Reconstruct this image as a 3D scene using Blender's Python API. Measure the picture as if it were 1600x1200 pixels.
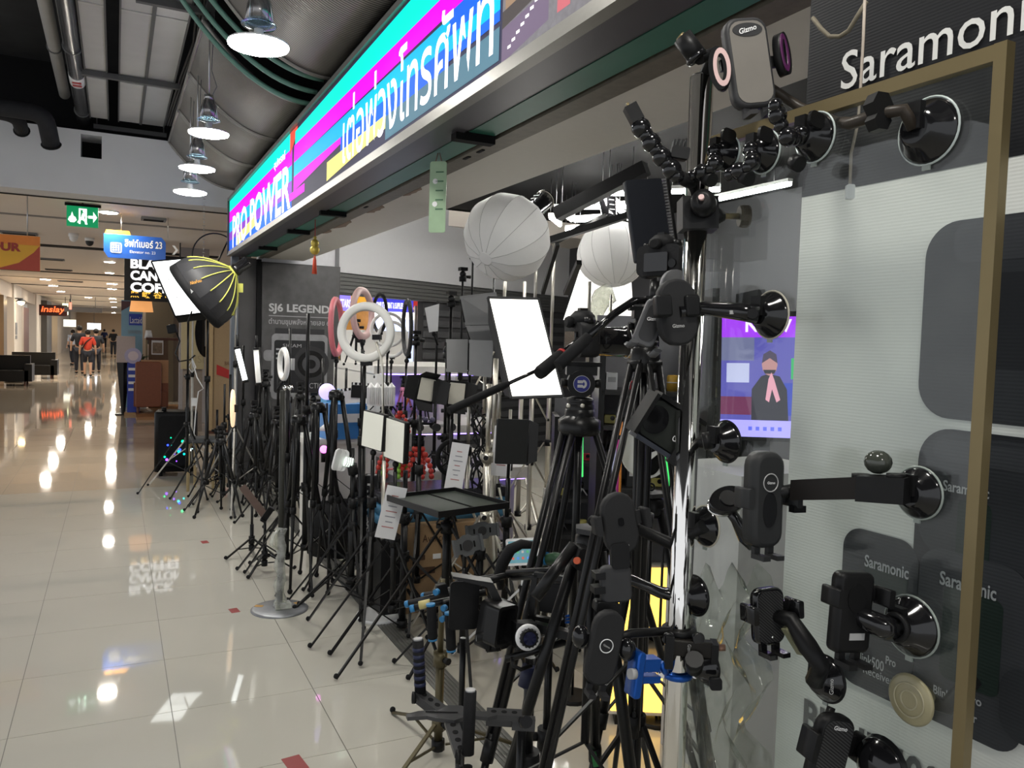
import bpy, math, random
import numpy as np
from mathutils import Vector, Matrix
random.seed(7)
SC = bpy.context.scene
COL = SC.collection
for _o in list(bpy.data.objects): bpy.data.objects.remove(_o)

# ------------------------------------------------------------------ camera
FPX, HC = 1250.0, 1.62
def _axes(v1=(180., 515.), slope=.030):
    d1 = np.array([v1[0]-800, 600-v1[1], -FPX]); d1 /= np.linalg.norm(d1)
    e = np.array([v1[0]+1000-800, 600-(v1[1]+1000*slope), -FPX])
    up = np.cross(e, d1); up /= np.linalg.norm(up)
    if up[1] < 0: up = -up
    return np.array([np.cross(d1, up), d1, up])
RW = _axes()
cam = bpy.data.cameras.new('camera'); cam.sensor_width = 36; cam.lens = 36*FPX/1600; cam.clip_start = .02; cam.clip_end = 300
camo = bpy.data.objects.new('camera', cam); COL.objects.link(camo); SC.camera = camo
camo.matrix_world = Matrix.Translation((0, 0, HC)) @ Matrix(RW.tolist()).to_4x4()
CR, CU, CB = (Vector(RW[:, i]) for i in range(3))      # camera right, up, back in the world
# ------------------------------------------------------------------ world + exposure
W = bpy.data.worlds.new('mall_ambient'); SC.world = W; W.use_nodes = True
W.node_tree.nodes['Background'].inputs[0].default_value = (.93, .96, 1, 1)
W.node_tree.nodes['Background'].inputs[1].default_value = .66
SC.view_settings.view_transform = 'Standard'; SC.view_settings.look = 'None'
SC.view_settings.exposure = 0.62; SC.view_settings.gamma = 1; SC.view_settings.use_curve_mapping = False
E_PEND, E_TUBE, E_DOWN, E_SOFT, E_SIGN = 60., 26., 260., 1.5, .72
# the photograph is taken as 1600x1200 px; these turn a measured pixel into a place in the room
def ray(px, py): return Vector(RW @ np.array([px-800, 600-py, -FPX]))
C0 = Vector((0, 0, HC))
def PD(px, py, d): return C0 + ray(px, py)*(d/FPX)
def PX(px, py, X): r = ray(px, py); return C0 + r*(X/r.x)
def PY(px, py, Y): r = ray(px, py); return C0 + r*(Y/r.y)
def PZ(px, py, z=0.): r = ray(px, py); return C0 + r*((z-HC)/r.z)
def depth(p): return -(Vector(p)-C0).dot(CB)
def zat(x, y, py):
    lo, hi = -6., 9.
    for _ in range(40):
        m = (lo+hi)/2; q = Vector((x, y, m))-C0; d = -q.dot(CB)
        if 600-FPX*q.dot(CU)/d > py: lo = m
        else: hi = m
    return lo
# ------------------------------------------------------------------ materials
MATS = {}
def mk(name, col, rough=.5, metal=0., emit=0., var=.08, scale=30., bump=0., alpha=None, trans=0., ecol=None, coat=0., spec=None):
    if name in MATS: return MATS[name]
    m = bpy.data.materials.new(name); m.use_nodes = True; MATS[name] = m
    nt = m.node_tree; b = nt.nodes['Principled BSDF']; L = nt.links.new
    b.inputs['Roughness'].default_value = rough; b.inputs['Metallic'].default_value = metal
    if spec is None and max(col) < .05 and rough > .2: spec = .2      # matt dark plastics and paints
    if spec is not None: b.inputs['Specular IOR Level'].default_value = spec
    if coat: b.inputs['Coat Weight'].default_value = coat
    tc = nt.nodes.new('ShaderNodeTexCoord'); nz = nt.nodes.new('ShaderNodeTexNoise'); nz.inputs['Scale'].default_value = scale
    nz.inputs['Detail'].default_value = 4; L(tc.outputs['Object'], nz.inputs['Vector'])
    mx = nt.nodes.new('ShaderNodeMix'); mx.data_type = 'RGBA'
    mx.inputs[6].default_value = (*[c*(1-var) for c in col], 1); mx.inputs[7].default_value = (*[min(1, c*(1+var)) for c in col], 1)
    L(nz.outputs['Fac'], mx.inputs[0]); L(mx.outputs[2], b.inputs['Base Color'])
    if emit:
        b.inputs['Emission Color'].default_value = (*(ecol or col), 1); b.inputs['Emission Strength'].default_value = emit
    if bump:
        bp = nt.nodes.new('ShaderNodeBump'); bp.inputs['Strength'].default_value = bump; bp.inputs['Distance'].default_value = .004
        L(nz.outputs['Fac'], bp.inputs['Height']); L(bp.outputs[0], b.inputs['Normal'])
    if trans: b.inputs['Transmission Weight'].default_value = trans
    if alpha is not None: b.inputs['Alpha'].default_value = alpha
    return m
def glassmat(name, tint=(.93, .96, .94), refl=1.0, rough=.0, haze=0.):
    if name in MATS: return MATS[name]
    m = bpy.data.materials.new(name); m.use_nodes = True; MATS[name] = m; nt = m.node_tree; L = nt.links.new
    nt.nodes.remove(nt.nodes['Principled BSDF']); out = nt.nodes['Material Output']
    t = nt.nodes.new('ShaderNodeBsdfTransparent'); t.inputs[0].default_value = (*tint, 1)
    g = nt.nodes.new('ShaderNodeBsdfGlossy'); g.inputs['Roughness'].default_value = rough
    f = nt.nodes.new('ShaderNodeLayerWeight'); f.inputs[0].default_value = .5          # Schlick reflectance from the facing ratio
    pw = nt.nodes.new('ShaderNodeMath'); pw.operation = 'POWER'; pw.inputs[1].default_value = 5; L(f.outputs['Facing'], pw.inputs[0])
    mu = nt.nodes.new('ShaderNodeMath'); mu.operation = 'MULTIPLY_ADD'; mu.inputs[1].default_value = .96*refl; mu.inputs[2].default_value = .04*refl; L(pw.outputs[0], mu.inputs[0])
    s = nt.nodes.new('ShaderNodeMixShader'); L(mu.outputs[0], s.inputs[0]); L(t.outputs[0], s.inputs[1]); L(g.outputs[0], s.inputs[2])
    last = s
    if haze:
        d = nt.nodes.new('ShaderNodeBsdfDiffuse'); d.inputs[0].default_value = (.85, .87, .85, 1)
        nz = nt.nodes.new('ShaderNodeTexNoise'); nz.inputs['Scale'].default_value = 14; nz.inputs['Detail'].default_value = 8
        tc = nt.nodes.new('ShaderNodeTexCoord'); L(tc.outputs['Object'], nz.inputs['Vector'])
        mr = nt.nodes.new('ShaderNodeMapRange'); mr.inputs[1].default_value = .35; mr.inputs[2].default_value = .8
        mr.inputs[3].default_value = haze*.4; mr.inputs[4].default_value = haze*1.6; L(nz.outputs['Fac'], mr.inputs[0])
        s2 = nt.nodes.new('ShaderNodeMixShader'); L(mr.outputs[0], s2.inputs[0]); L(s.outputs[0], s2.inputs[1]); L(d.outputs[0], s2.inputs[2]); last = s2
    L(last.outputs[0], out.inputs[0]); return m
def emat(name, col, s):
    return mk(name, col, rough=.5, emit=s, var=.0)
blk = mk('matte_black_plastic', (.009, .009, .0095), .42, var=.25, spec=.2)
blk2 = mk('satin_black_metal', (.009, .009, .0095), .32, .0, var=.2, spec=.28)
blkr = mk('rough_black_rubber', (.010, .010, .011), .75, var=.3, scale=90, bump=.2, spec=.2)
gblk = mk('gloss_black_plastic', (.008, .008, .009), .12, var=.1)
dgry = mk('dark_grey_plastic', (.040, .040, .042), .5, var=.15, spec=.25)
mgry = mk('mid_grey_plastic', (.16, .16, .165), .5, var=.1)
lgry = mk('light_grey_plastic', (.42, .42, .42), .5, var=.05)
chrome = mk('polished_chrome', (.86, .85, .84), .09, 1., var=.02)
steel = mk('brushed_steel', (.55, .55, .55), .3, 1., var=.08, scale=60)
champ = mk('champagne_aluminium', (.62, .59, .52), .32, .9, var=.06)
white = mk('white_paint', (.80, .80, .79), .5, var=.02)
wplas = mk('white_plastic', (.82, .82, .82), .3, var=.02)
offw = mk('off_white_laminate', (.72, .70, .66), .35, var=.03)
paper = mk('white_paper', (.82, .82, .84), .35, var=.03)
red = mk('red_print', (.42, .02, .02), .5)
blue = mk('blue_anodised', (.01, .09, .42), .28, .6, var=.1)
bluep = mk('blue_print', (.02, .05, .40), .4)
wht = mk('white_print', (.85, .85, .85), .45, var=.0)
gryp = mk('grey_print', (.30, .30, .31), .5, var=.05)
pink = mk('pink_plastic', (.78, .22, .26), .35)
rose = mk('rose_gold_plastic', (.72, .50, .48), .35)
# ------------------------------------------------------------------ mesh helpers
def frame(n, up=(0, 0, 1)):
    n = Vector(n).normalized(); up = Vector(up)
    if abs(n.dot(up)) > .98: up = Vector((0, 1, 0)) if abs(n.y) < .9 else Vector((1, 0, 0))
    u = up.cross(n).normalized(); v = n.cross(u)
    return u, v, n
def camframe(roll=0, yaw=0, pitch=0):
    """axes (right, up, toward viewer) of something that faces the camera, then turned"""
    R3 = Matrix([[CR.x, CU.x, CB.x], [CR.y, CU.y, CB.y], [CR.z, CU.z, CB.z]])
    R3 = R3 @ (Matrix.Rotation(math.radians(roll), 3, 'Z') @ Matrix.Rotation(math.radians(yaw), 3, 'Y') @ Matrix.Rotation(math.radians(pitch), 3, 'X'))
    return R3.col[0].copy(), R3.col[1].copy(), R3.col[2].copy()
WAX = (Vector((1, 0, 0)), Vector((0, 1, 0)), Vector((0, 0, 1)))
def rz(deg):
    c, s = math.cos(math.radians(deg)), math.sin(math.radians(deg))
    return Vector((c, s, 0)), Vector((-s, c, 0)), Vector((0, 0, 1))
def rrect(w, h, r, k=4):
    pts = []
    r = min(r, w/2-1e-5, h/2-1e-5)
    for cx, cy, a0 in ((w/2-r, h/2-r, 0), (-w/2+r, h/2-r, 90), (-w/2+r, -h/2+r, 180), (w/2-r, -h/2+r, 270)):
        for i in range(k+1):
            a = math.radians(a0+90*i/k); pts.append((cx+r*math.cos(a), cy+r*math.sin(a)))
    return pts
def circ(r, n=20, ry=None, a0=0): return [(r*math.cos(a0+2*math.pi*i/n), (ry or r)*math.sin(a0+2*math.pi*i/n)) for i in range(n)]
class MB:
    def __init__(s): s.v = []; s.f = []; s.sm = []
    def _a(s, vs, fs, sm):
        o = len(s.v); s.v += [Vector(x) for x in vs]
        for i, f in enumerate(fs): s.f.append([o+j for j in f]); s.sm.append(sm if isinstance(sm, bool) else sm[i])
        return s
    def poly(s, pts): return s._a(pts, [list(range(len(pts)))], False)
    def box(s, c, size, ax=WAX):
        c = Vector(c); u, v, n = (a*(k/2) for a, k in zip(ax, size))
        vs = [c+u*i+v*j+n*k for i in (-1, 1) for j in (-1, 1) for k in (-1, 1)]
        return s._a(vs, [(0, 1, 3, 2), (4, 6, 7, 5), (0, 4, 5, 1), (2, 3, 7, 6), (0, 2, 6, 4), (1, 5, 7, 3)], False)
    def bx(s, x0, x1, y0, y1, z0, z1): return s.box(((x0+x1)/2, (y0+y1)/2, (z0+z1)/2), (abs(x1-x0), abs(y1-y0), abs(z1-z0)))
    def prism(s, pts, o, u, v, n, d, sm=False, hole=None):
        """2-D outline extruded from o-n*d/2 to o+n*d/2"""
        o = Vector(o); k = len(pts)
        A = [o+u*x+v*y-n*d/2 for x, y in pts]; B = [o+u*x+v*y+n*d/2 for x, y in pts]
        if hole is None:
            fs = [list(range(k))[::-1], list(range(k, 2*k))]+[(i, (i+1) % k, k+(i+1) % k, k+i) for i in range(k)]
            return s._a(A+B, fs, [False, False]+[sm]*k)
        C = [o+u*x+v*y-n*d/2 for x, y in hole]; D = [o+u*x+v*y+n*d/2 for x, y in hole]
        fs = []
        for i in range(k):
            j = (i+1) % k
            fs += [(i, j, k+j, k+i), (2*k+j, 2*k+i, 3*k+i, 3*k+j), (j, i, 2*k+i, 2*k+j), (k+i, k+j, 3*k+j, 3*k+i)]
        return s._a(A+B+C+D, fs, [sm, sm, False, False]*k)
    def plate(s, w, h, r, o, ax, d, k=4, bev=0.):
        """rounded plate, optionally with a softened front edge"""
        u, v, n = ax; o = Vector(o)
        if not bev: return s.prism(rrect(w, h, r, k), o, u, v, n, d, sm=True)
        rings = [(w, h, r, -d/2), (w, h, r, d/2-bev), (w-bev*.6, h-bev*.6, max(r-bev*.3, .0005), d/2-bev*.3), (w-2*bev, h-2*bev, max(r-bev, .0004), d/2)]
        vs = []; fs = []; k4 = None
        for W_, H_, R_, z in rings:
            p = rrect(W_, H_, R_, k); k4 = len(p); vs += [o+u*x+v*y+n*z for x, y in p]
        for q in range(3):
            for i in range(k4): j = (i+1) % k4; fs.append((q*k4+i, q*k4+j, (q+1)*k4+j, (q+1)*k4+i))
        ns = len(fs); fs += [list(range(k4))[::-1], list(range(3*k4, 4*k4))]
        return s._a(vs, fs, [True]*ns+[False, False])
    def cyl(s, p, q, r, r2=None, n=12, cap=True):
        return s.tube([p, q], [r, r if r2 is None else r2], n, cap)
    def tube(s, pts, r, n=8, cap=True, flat=None):
        pts = [Vector(p) for p in pts]; k = len(pts)
        if not isinstance(r, (list, tuple)): r = [r]*k
        d = (pts[1]-pts[0]).normalized(); u, v, _ = frame(d); vs = []; fs = []
        for i, p in enumerate(pts):
            t = ((pts[min(i+1, k-1)]-pts[max(i-1, 0)])).normalized()
            u = (u-t*u.dot(t)).normalized(); v = t.cross(u)
            for j in range(n):
                a = 2*math.pi*j/n; vs.append(p+u*(math.cos(a)*r[i])+v*(math.sin(a)*r[i]*(flat or 1)))
        for i in range(k-1):
            for j in range(n): fs.append((i*n+j, i*n+(j+1) % n, (i+1)*n+(j+1) % n, (i+1)*n+j))
        sm = [True]*len(fs)
        if cap: fs += [list(range(n))[::-1], list(range((k-1)*n, k*n))]; sm += [False, False]
        return s._a(vs, fs, sm)
    def lathe(s, prof, o, ax, n=24, sm=True, sx=1., sy=1.):
        """profile of (radius, height) turned about ax=(u,v,n) at o"""
        u, v, w = ax; o = Vector(o); vs = []; fs = []
        for r, h in prof:
            for j in range(n):
                a = 2*math.pi*j/n; vs.append(o+u*(r*sx*math.cos(a))+v*(r*sy*math.sin(a))+w*h)
        k = len(prof)
        for i in range(k-1):
            for j in range(n): fs.append((i*n+j, i*n+(j+1) % n, (i+1)*n+(j+1) % n, (i+1)*n+j))
        smf = [sm]*len(fs)
        if prof[0][0] > 1e-6: fs.append(list(range(n))[::-1]); smf.append(False)
        if prof[-1][0] > 1e-6: fs.append(list(range((k-1)*n, k*n))); smf.append(False)
        return s._a(vs, fs, smf)
    def sph(s, c, r, ax=WAX, n=16, m=10, sc=(1, 1, 1)):
        prof = [(r*math.sin(math.pi*i/m), -r*math.cos(math.pi*i/m)*sc[2]) for i in range(m+1)]
        return s.lathe(prof, c, ax, n, True, sc[0], sc[1])
    def torus(s, c, ax, R, r, n=36, m=10, ry=None, sx=1., sy=1.):
        u, v, w = ax; c = Vector(c); vs = []; fs = []
        for i in range(n):
            a = 2*math.pi*i/n; d = u*math.cos(a)*sx+v*math.sin(a)*sy
            for j in range(m):
                b = 2*math.pi*j/m; vs.append(c+d*(R+r*math.cos(b))+w*((ry or r)*math.sin(b)))
        for i in range(n):
            for j in range(m): fs.append((i*m+j, ((i+1) % n)*m+j, ((i+1) % n)*m+(j+1) % m, i*m+(j+1) % m))
        return s._a(vs, fs, True)
    def build(s, name, mat, parent=None, label=None, kind=None):
        off = root_loc(parent); me = bpy.data.meshes.new(name)
        me.from_pydata([tuple(v-off) for v in s.v], [], s.f); me.polygons.foreach_set('use_smooth', s.sm)
        me.validate(); me.update()
        _fix(me)
        me.materials.append(mat); o = bpy.data.objects.new(name, me); COL.objects.link(o); o.parent = parent
        if label: o['label'] = label
        if kind: o['kind'] = kind
        return o
import bmesh
def _fix(me):
    b = bmesh.new(); b.from_mesh(me); bmesh.ops.remove_doubles(b, verts=b.verts, dist=1e-6); bmesh.ops.recalc_face_normals(b, faces=b.faces); b.to_mesh(me); b.free()
def root_loc(o):
    v = Vector((0, 0, 0))
    while o is not None: v += o.location; o = o.parent
    return v
def T(name, label, cat, loc, group=None):
    o = bpy.data.objects.new(name, None); COL.objects.link(o); o.location = loc; o.empty_display_size = .05
    o['label'] = label; o['category'] = cat
    if group: o['group'] = group
    return o
def tag(o, label, cat, group=None):
    """a thing that is one mesh: give it its own origin, a label and a category"""
    me = o.data; c = Vector((0, 0, 0)); zs = 1e9
    for v in me.vertices: c += v.co; zs = min(zs, v.co.z)
    c /= max(1, len(me.vertices)); c.z = zs
    for v in me.vertices: v.co -= c
    o.location = c
    o['label'] = label; o['category'] = cat
    if group: o['group'] = group
    return o
def struct(o): o['kind'] = 'structure'; return o
def text_mesh(s, bold=0.):
    c = bpy.data.curves.new('lettering', 'FONT'); c.body = s; c.offset = bold; c.resolution_u = 3
    o = bpy.data.objects.new('lettering', c); COL.objects.link(o); bpy.context.view_layer.update()
    m = bpy.data.meshes.new_from_object(o.evaluated_get(bpy.context.evaluated_depsgraph_get()))
    bpy.data.objects.remove(o); bpy.data.curves.remove(c); return m
def text(s, o, u, v, w=None, h=None, mat=None, parent=None, name='lettering', bold=0., lift=.0008, center=False, shear=0.):
    """flat lettering whose box starts at o (lower left) and spans w along u and h along v"""
    m = text_mesh(s, bold); n = len(m.vertices)
    if not n: return None
    co = np.empty(n*3); m.vertices.foreach_get('co', co); co = co.reshape(-1, 3)
    mn, mx = co.min(0), co.max(0); sx = (mx[0]-mn[0]) or 1; sy = (mx[1]-mn[1]) or 1
    if w is None: w = h*sx/sy
    if h is None: h = w*sy/sx
    o = Vector(o); u = Vector(u).normalized(); v = Vector(v).normalized(); nn = u.cross(v)
    if center: o = o-u*(w/2)-v*(h/2)
    off = root_loc(parent)
    for i, vt in enumerate(m.vertices):
        a = (co[i][0]-mn[0])/sx*w; b = (co[i][1]-mn[1])/sy*h
        vt.co = o+u*(a+shear*b)+v*b+nn*lift-off
    m.materials.clear(); m.materials.append(mat); ob = bpy.data.objects.new(name, m); COL.objects.link(ob); ob.parent = parent
    return ob
def copy_tree(o, parent=None):
    c = o.copy(); COL.objects.link(c); c.parent = parent
    for ch in [x for x in bpy.data.objects if x.parent == o]: copy_tree(ch, c)
    return c
# ================================================================== floor
def tilemat(name, col, rough=.035):
    m = mk(name, col, rough, var=.03, scale=3.)
    return m
t_near = tilemat('polished_pale_tile', (.56, .54, .475)); t_far = tilemat('polished_beige_tile', (.50, .43, .345), .045); t_shop = tilemat('shop_grey_tile', (.50, .47, .40), .06)
grout = mk('tile_grout', (.20, .19, .17), .7)
def farfloor():
    m = mk('distant_tiled_floor', (.50, .42, .33), .045, var=.03, scale=3)
    nt = m.node_tree; L = nt.links.new; b = nt.nodes['Principled BSDF']
    br = nt.nodes.new('ShaderNodeTexBrick'); br.offset = 0; br.inputs['Scale'].default_value = 1; br.inputs['Brick Width'].default_value = .6; br.inputs['Row Height'].default_value = .6
    br.inputs['Mortar Size'].default_value = .004; br.inputs['Color1'].default_value = (.50, .43, .345, 1); br.inputs['Color2'].default_value = (.47, .40, .32, 1); br.inputs['Mortar'].default_value = (.25, .2, .16, 1)
    tc = [n for n in nt.nodes if n.type == 'TEX_COORD'][0]; L(tc.outputs['Object'], br.inputs['Vector']); L(br.outputs['Color'], b.inputs['Base Color']); return m
fl = struct(MB().bx(-7, 9, -5, 12.01, -.2, -.003).build('floor', grout))
ff = struct(MB().bx(-7, 9, 12.01, 90, -.2, 0).build('floor_distant', farfloor()))
nf = struct(MB().bx(-7, 1.33, -5, 1.21, -.003, 0).bx(1.46, 9, -5, 1.21, -.003, 0).bx(-7, -3.375, 1.21, 12.01, -.003, 0).bx(4.46, 9, 1.21, 12.01, -.003, 0).build('floor_edge', t_near))
g = .0015
def tile_mesh(w, h, mat, nm):
    o = MB().bx(g, w-g, g, h-g, -.02, 0).build(nm, mat); me = o.data; bpy.data.objects.remove(o); return me
def lay(me, x, y):
    o = bpy.data.objects.new('tile', me); COL.objects.link(o); o.location = (x, y, 0); o.parent = fl
tn, tf, ts = tile_mesh(.597, .6, t_near, 'tile'), tile_mesh(.597, .6, t_far, 'tile'), tile_mesh(.6, .6, t_shop, 'tile')
tne, tfe = tile_mesh(.51, .6, t_near, 'tile'), tile_mesh(.51, .6, t_far, 'tile')
for j in range(18):
    y = 1.21+.6*j
    for i in range(7): lay(tn if y < 8.9 else tf, -3.36+.597*i, y)
    lay(tne if y < 8.9 else tfe, .82, y)
    for i in range(5): lay(ts, 1.46+.6*i, y)
# threshold strip of the shop
tr = struct(MB().bx(1.33, 1.46, -3, 9.0, -.003, .003).build('trim_1', mk('worn_grey_metal', (.16, .16, .15), .4, .4, var=.2)))
for k in range(6):
    MB().bx(1.345+.018*k, 1.354+.018*k, -3, 9.0, .003, .0065).build('rib', mk('rib_metal', (.24, .235, .22), .35, .6), tr)
# red marks stuck on the floor
for px, py, s_ in ((366, 954, .05), (320, 847, .05), (461, 1193, .07)):
    c = PZ(px, py); u, v, n = rz(8)
    tag(MB().box(c+Vector((0, 0, .0006)), (s_, s_*1.6, .0008), (u, v, n)).build('floor_sticker', mk('dark_red_tape', (.28, .03, .03), .5)),
        {366: 'small dark red tape square on floor beside the round steel base', 320: 'tiny dark red tape mark on floor near the thin stands', 461: 'red tape piece on floor at the bottom edge of the view'}[px], 'floor sticker')
# ================================================================== near ceiling
conc = mk('dark_soot_concrete', (.035, .035, .036), .85, var=.35, scale=4, bump=.3)
black = mk('black_ceiling_paint', (.006, .006, .0065), .8, var=.2)
struct(MB().bx(-7, 1.3, -5, 9.7, 4.35, 4.5).build('ceiling', conc))
bulk = mk('white_bulkhead_paint', (.66, .66, .66), .6, var=.04, scale=6)
Yb = 9.3
h0, h1 = PY(126, 245, Yb), PY(159, 213, Yb)
b_ = MB()
b_.bx(-7, h0.x, Yb, Yb+.4, 2.98, 3.62).bx(h1.x, 1.45, Yb, Yb+.4, 2.98, 3.62).bx(h0.x, h1.x, Yb, Yb+.4, 2.98, h0.z).bx(h0.x, h1.x, Yb, Yb+.4, h1.z, 3.62)
struct(b_.build('wall_bulkhead', bulk))
struct(MB().bx(-7, 1.45, Yb+.38, Yb+.5, 2.98, 4.4).build('wall_above_bulkhead', black))
# beams of the ceiling that cross the corridor above the ducts
for i, y in enumerate((1.5, 5.0)):
    struct(MB().bx(-7, .2, y, y+.35, 4.0, 4.36).build('ceiling_beam_%d' % (i+1), conc))
duct = mk('galvanised_duct', (.55, .55, .54), .34, .55, var=.1, scale=5)
duct_w = mk('dusty_white_tray', (.48, .47, .45), .5, .1, var=.1, scale=6)
hang = mk('grey_hanger_steel', (.10, .10, .10), .5, .4)
def duct_run(name, label, x0, x1, z, mat, y0=-3., y1=9.25, hh=.12, seams=6):
    t = T(name, label, 'air duct' if 'duct' in name else 'cable tray', ((x0+x1)/2, y0, z))
    MB().bx(x0, x1, y0, y1, z, z+hh).build('tray_body', mat, t)
    MB().bx(x0-.012, x0, y0, y1, z-.012, z+hh*.5).bx(x1, x1+.012, y0, y1, z-.012, z+hh*.5).build('edge_flange', hang, t)
    for k in range(seams):
        y = y0+(k+1)*(y1-y0)/(seams+1)+.3; MB().bx(x0-.002, x1+.002, y, y+.03, z-.006, z).build('joint_strap', duct, t)
duct_run('cable_tray', 'flat white cable tray beside the shiny pipe overhead', -.225, -.075, 3.75, duct_w)
duct_run('cable_tray', 'middle wide flat grey cable tray overhead', .03, .215, 3.75, duct_w)
duct_run('air_duct', 'shiny galvanised duct overhead next to the black gap', .24, .44, 3.75, duct)
# round pipes along the corridor
t = T('round_pipe', 'shiny grey round pipe with a red and white sticker overhead', 'pipe', (-.30, -3, 3.7))
MB().cyl((-.30, -3, 3.77), (-.30, 9.6, 3.77), .062, n=20).build('pipe_tube', mk('shiny_pipe_metal', (.30, .30, .31), .22, .8, var=.15, scale=6), t)
for y in (7.1, 5.6, 9.1): MB().torus((-.30, y, 3.77), frame((0, 1, 0)), .064, .008, 20, 6).build('pipe_band', hang, t)
st = MB(); sp = PZ(115, 133, 3.70); st.lathe([(.0635, 0), (.0635, .26)], (-.30, sp.y-.13, 3.77), frame((0, 1, 0)), 20); st.build('sticker', mk('white_vinyl', (.75, .74, .72), .5), t)
for k in (0, 1):
    st = MB(); st.bx(-.335+.0, -.265, sp.y-.08+.09*k, sp.y-.03+.09*k, 3.7045, 3.7062); st.build('sticker_print', red, t)
t = T('round_pipe', 'pale grey round pipe left of the shiny one overhead', 'pipe', (-.46, -3, 3.9))
MB().cyl((-.46, -3, 3.95), (-.46, 9.3, 3.95), .05, n=16).build('pipe_tube', duct_w, t)
for k in range(3): MB().torus((-.46, 3+2.4*k, 3.95), frame((0, 1, 0)), .051, .009, 16, 6).build('pipe_band', hang, t)
# black insulated pipes with elbows at the left
def elbow(name, label, pts, r):
    pts = [Vector(p) for p in pts]; t = T(name, label, 'pipe', pts[0])
    sm = [pts[0]]
    for a, b, c in zip(pts, pts[1:], pts[2:]):
        for k in range(7):
            q = k/6; l1 = b+(a-b).normalized()*.12; l2 = b+(c-b).normalized()*.12
            sm.append(l1*(1-q)**2+b*2*q*(1-q)+l2*q*q)
    sm.append(pts[-1]); MB().tube(sm, r, 14).build('insulated_pipe', mk('black_foam_insulation', (.02, .02, .022), .7, var=.3, scale=20, bump=.4), t)
    MB().torus(pts[-1], frame(pts[-1]-pts[-2]), r*.98, .012, 16, 6).build('end_collar', black, t)
a = PY(-40, 160, 8.2)
elbow('insulated_pipe', 'thick black insulated pipe bending down at the left ceiling edge', [PY(-80, 155, 8.3), PY(70, 178, 8.3), PY(80, 226, 8.5)], .075)
elbow('insulated_pipe', 'shorter black insulated pipe elbow close to the white bulkhead corner', [PY(-60, 165, 8.6), PY(28, 182, 8.6), PY(34, 204, 8.8)], .06)
# trapeze hangers carrying the trays
for i, (pa, pb) in enumerate((((128, 112), (281, 134)), ((212, -2), (318, 13)), ((146, 195), (260, 212)))):
    A, B = PZ(*pa, 3.73), PZ(*pb, 3.73); y = (A.y+B.y)/2
    t = T('trapeze_hanger', ['steel cross bar under the trays halfway along', 'steel cross bar under the trays nearest the viewer', 'steel cross bar under the trays against the bulkhead'][i], 'hanger', (A.x, y, 3.71))
    MB().bx(A.x, B.x, y-.02, y+.02, 3.70, 3.745).build('cross_bar', hang, t)
    for x in (A.x+.03, B.x-.03): MB().cyl((x, y, 3.74), (x, y, 4.35), .006, n=6).build('rod', hang, t)
# bundle of thin conduits right of the galvanised duct
t = T('conduit_bundle', 'bundle of thin grey conduits bending beside the galvanised duct', 'conduit', (.5, 3, 3.75))
for k in range(4):
    x = .47+.022*k
    MB().tube([(x, -2, 3.80+.02*k), (x, 5.6, 3.80+.02*k), (x+.05, 6.6, 3.79+.01*k), (x+.02, 7.4, 3.77), (x-.01, 9.2, 3.76)], .009, 6).build('conduit', mgry, t)
# ================================================================== curved perforated panels over the sign
def perfmat():
    m = mk('perforated_bronze_sheet', (.24, .225, .2), .42, .4, var=.05)
    nt = m.node_tree; L = nt.links.new; b = nt.nodes['Principled BSDF']
    tc = [n for n in nt.nodes if n.type == 'TEX_COORD'][0]
    w = nt.nodes.new('ShaderNodeTexWave'); w.wave_type = 'BANDS'; w.bands_direction = 'Y'; w.inputs['Scale'].default_value = 14; L(tc.outputs['Object'], w.inputs['Vector'])
    mr = nt.nodes.new('ShaderNodeMix'); mr.data_type = 'RGBA'; mr.inputs[6].default_value = (.085, .078, .07, 1); mr.inputs[7].default_value = (.42, .40, .36, 1)
    L(w.outputs['Fac'], mr.inputs[0]); L(mr.outputs[2], b.inputs['Base Color'])
    bp = nt.nodes.new('ShaderNodeBump'); bp.inputs['Strength'].default_value = .5; bp.inputs['Distance'].default_value = .006; L(w.outputs['Fac'], bp.inputs['Height']); L(bp.outputs[0], b.inputs['Normal'])
    return m
perf = perfmat(); pframe = mk('panel_edge_strip', (.30, .285, .26), .4, .5)
def arc(q): return Vector((.50+q*.66, 0, 3.185+.42*(1-q)**2.1))
plabels = ['curved perforated ceiling panel nearest, above the widest part of the sign', 'curved perforated ceiling panel after the green tubes', 'third curved perforated ceiling panel along the sign', 'fourth curved perforated ceiling panel before the bulkhead', 'curved perforated ceiling panel over the near end of the sign']
for i, (y0, y1) in enumerate(((3.35, 4.95), (5.55, 6.70), (6.72, 7.85), (7.87, 9.25), (1.2, 3.33))):
    t = T('ceiling_panel', plabels[i], 'ceiling panel', (.5, y0, 3.2), 'curved perforated panels above the sign')
    vs = []; fs = []; n = 14
    for k in range(n+1):
        p = arc(k/n)
        for dy, dz in ((y0, 0), (y1, 0), (y1, .012), (y0, .012)): vs.append((p.x, dy, p.z+dz))
    for k in range(n):
        for e in range(4): fs.append((4*k+e, 4*k+(e+1) % 4, 4*k+4+(e+1) % 4, 4*k+4+e))
    fs += [(0, 1, 2, 3), (4*n, 4*n+3, 4*n+2, 4*n+1)]
    m_ = MB(); m_._a(vs, fs, [e in (0, 2) for k in range(n) for e in range(4)]+[False, False]); m_.build('perforated_sheet', perf, t)
    for y in (y0+.012, y1-.012):
        MB().tube([arc(k/n)+Vector((0, y, -.006)) for k in range(n+1)], .014, 6).build('edge_strip', pframe, t)
    MB().cyl(arc(0)+Vector((0, y0, 0)), arc(0)+Vector((0, y1, 0)), .014, n=6).build('edge_strip', pframe, t)
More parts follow.
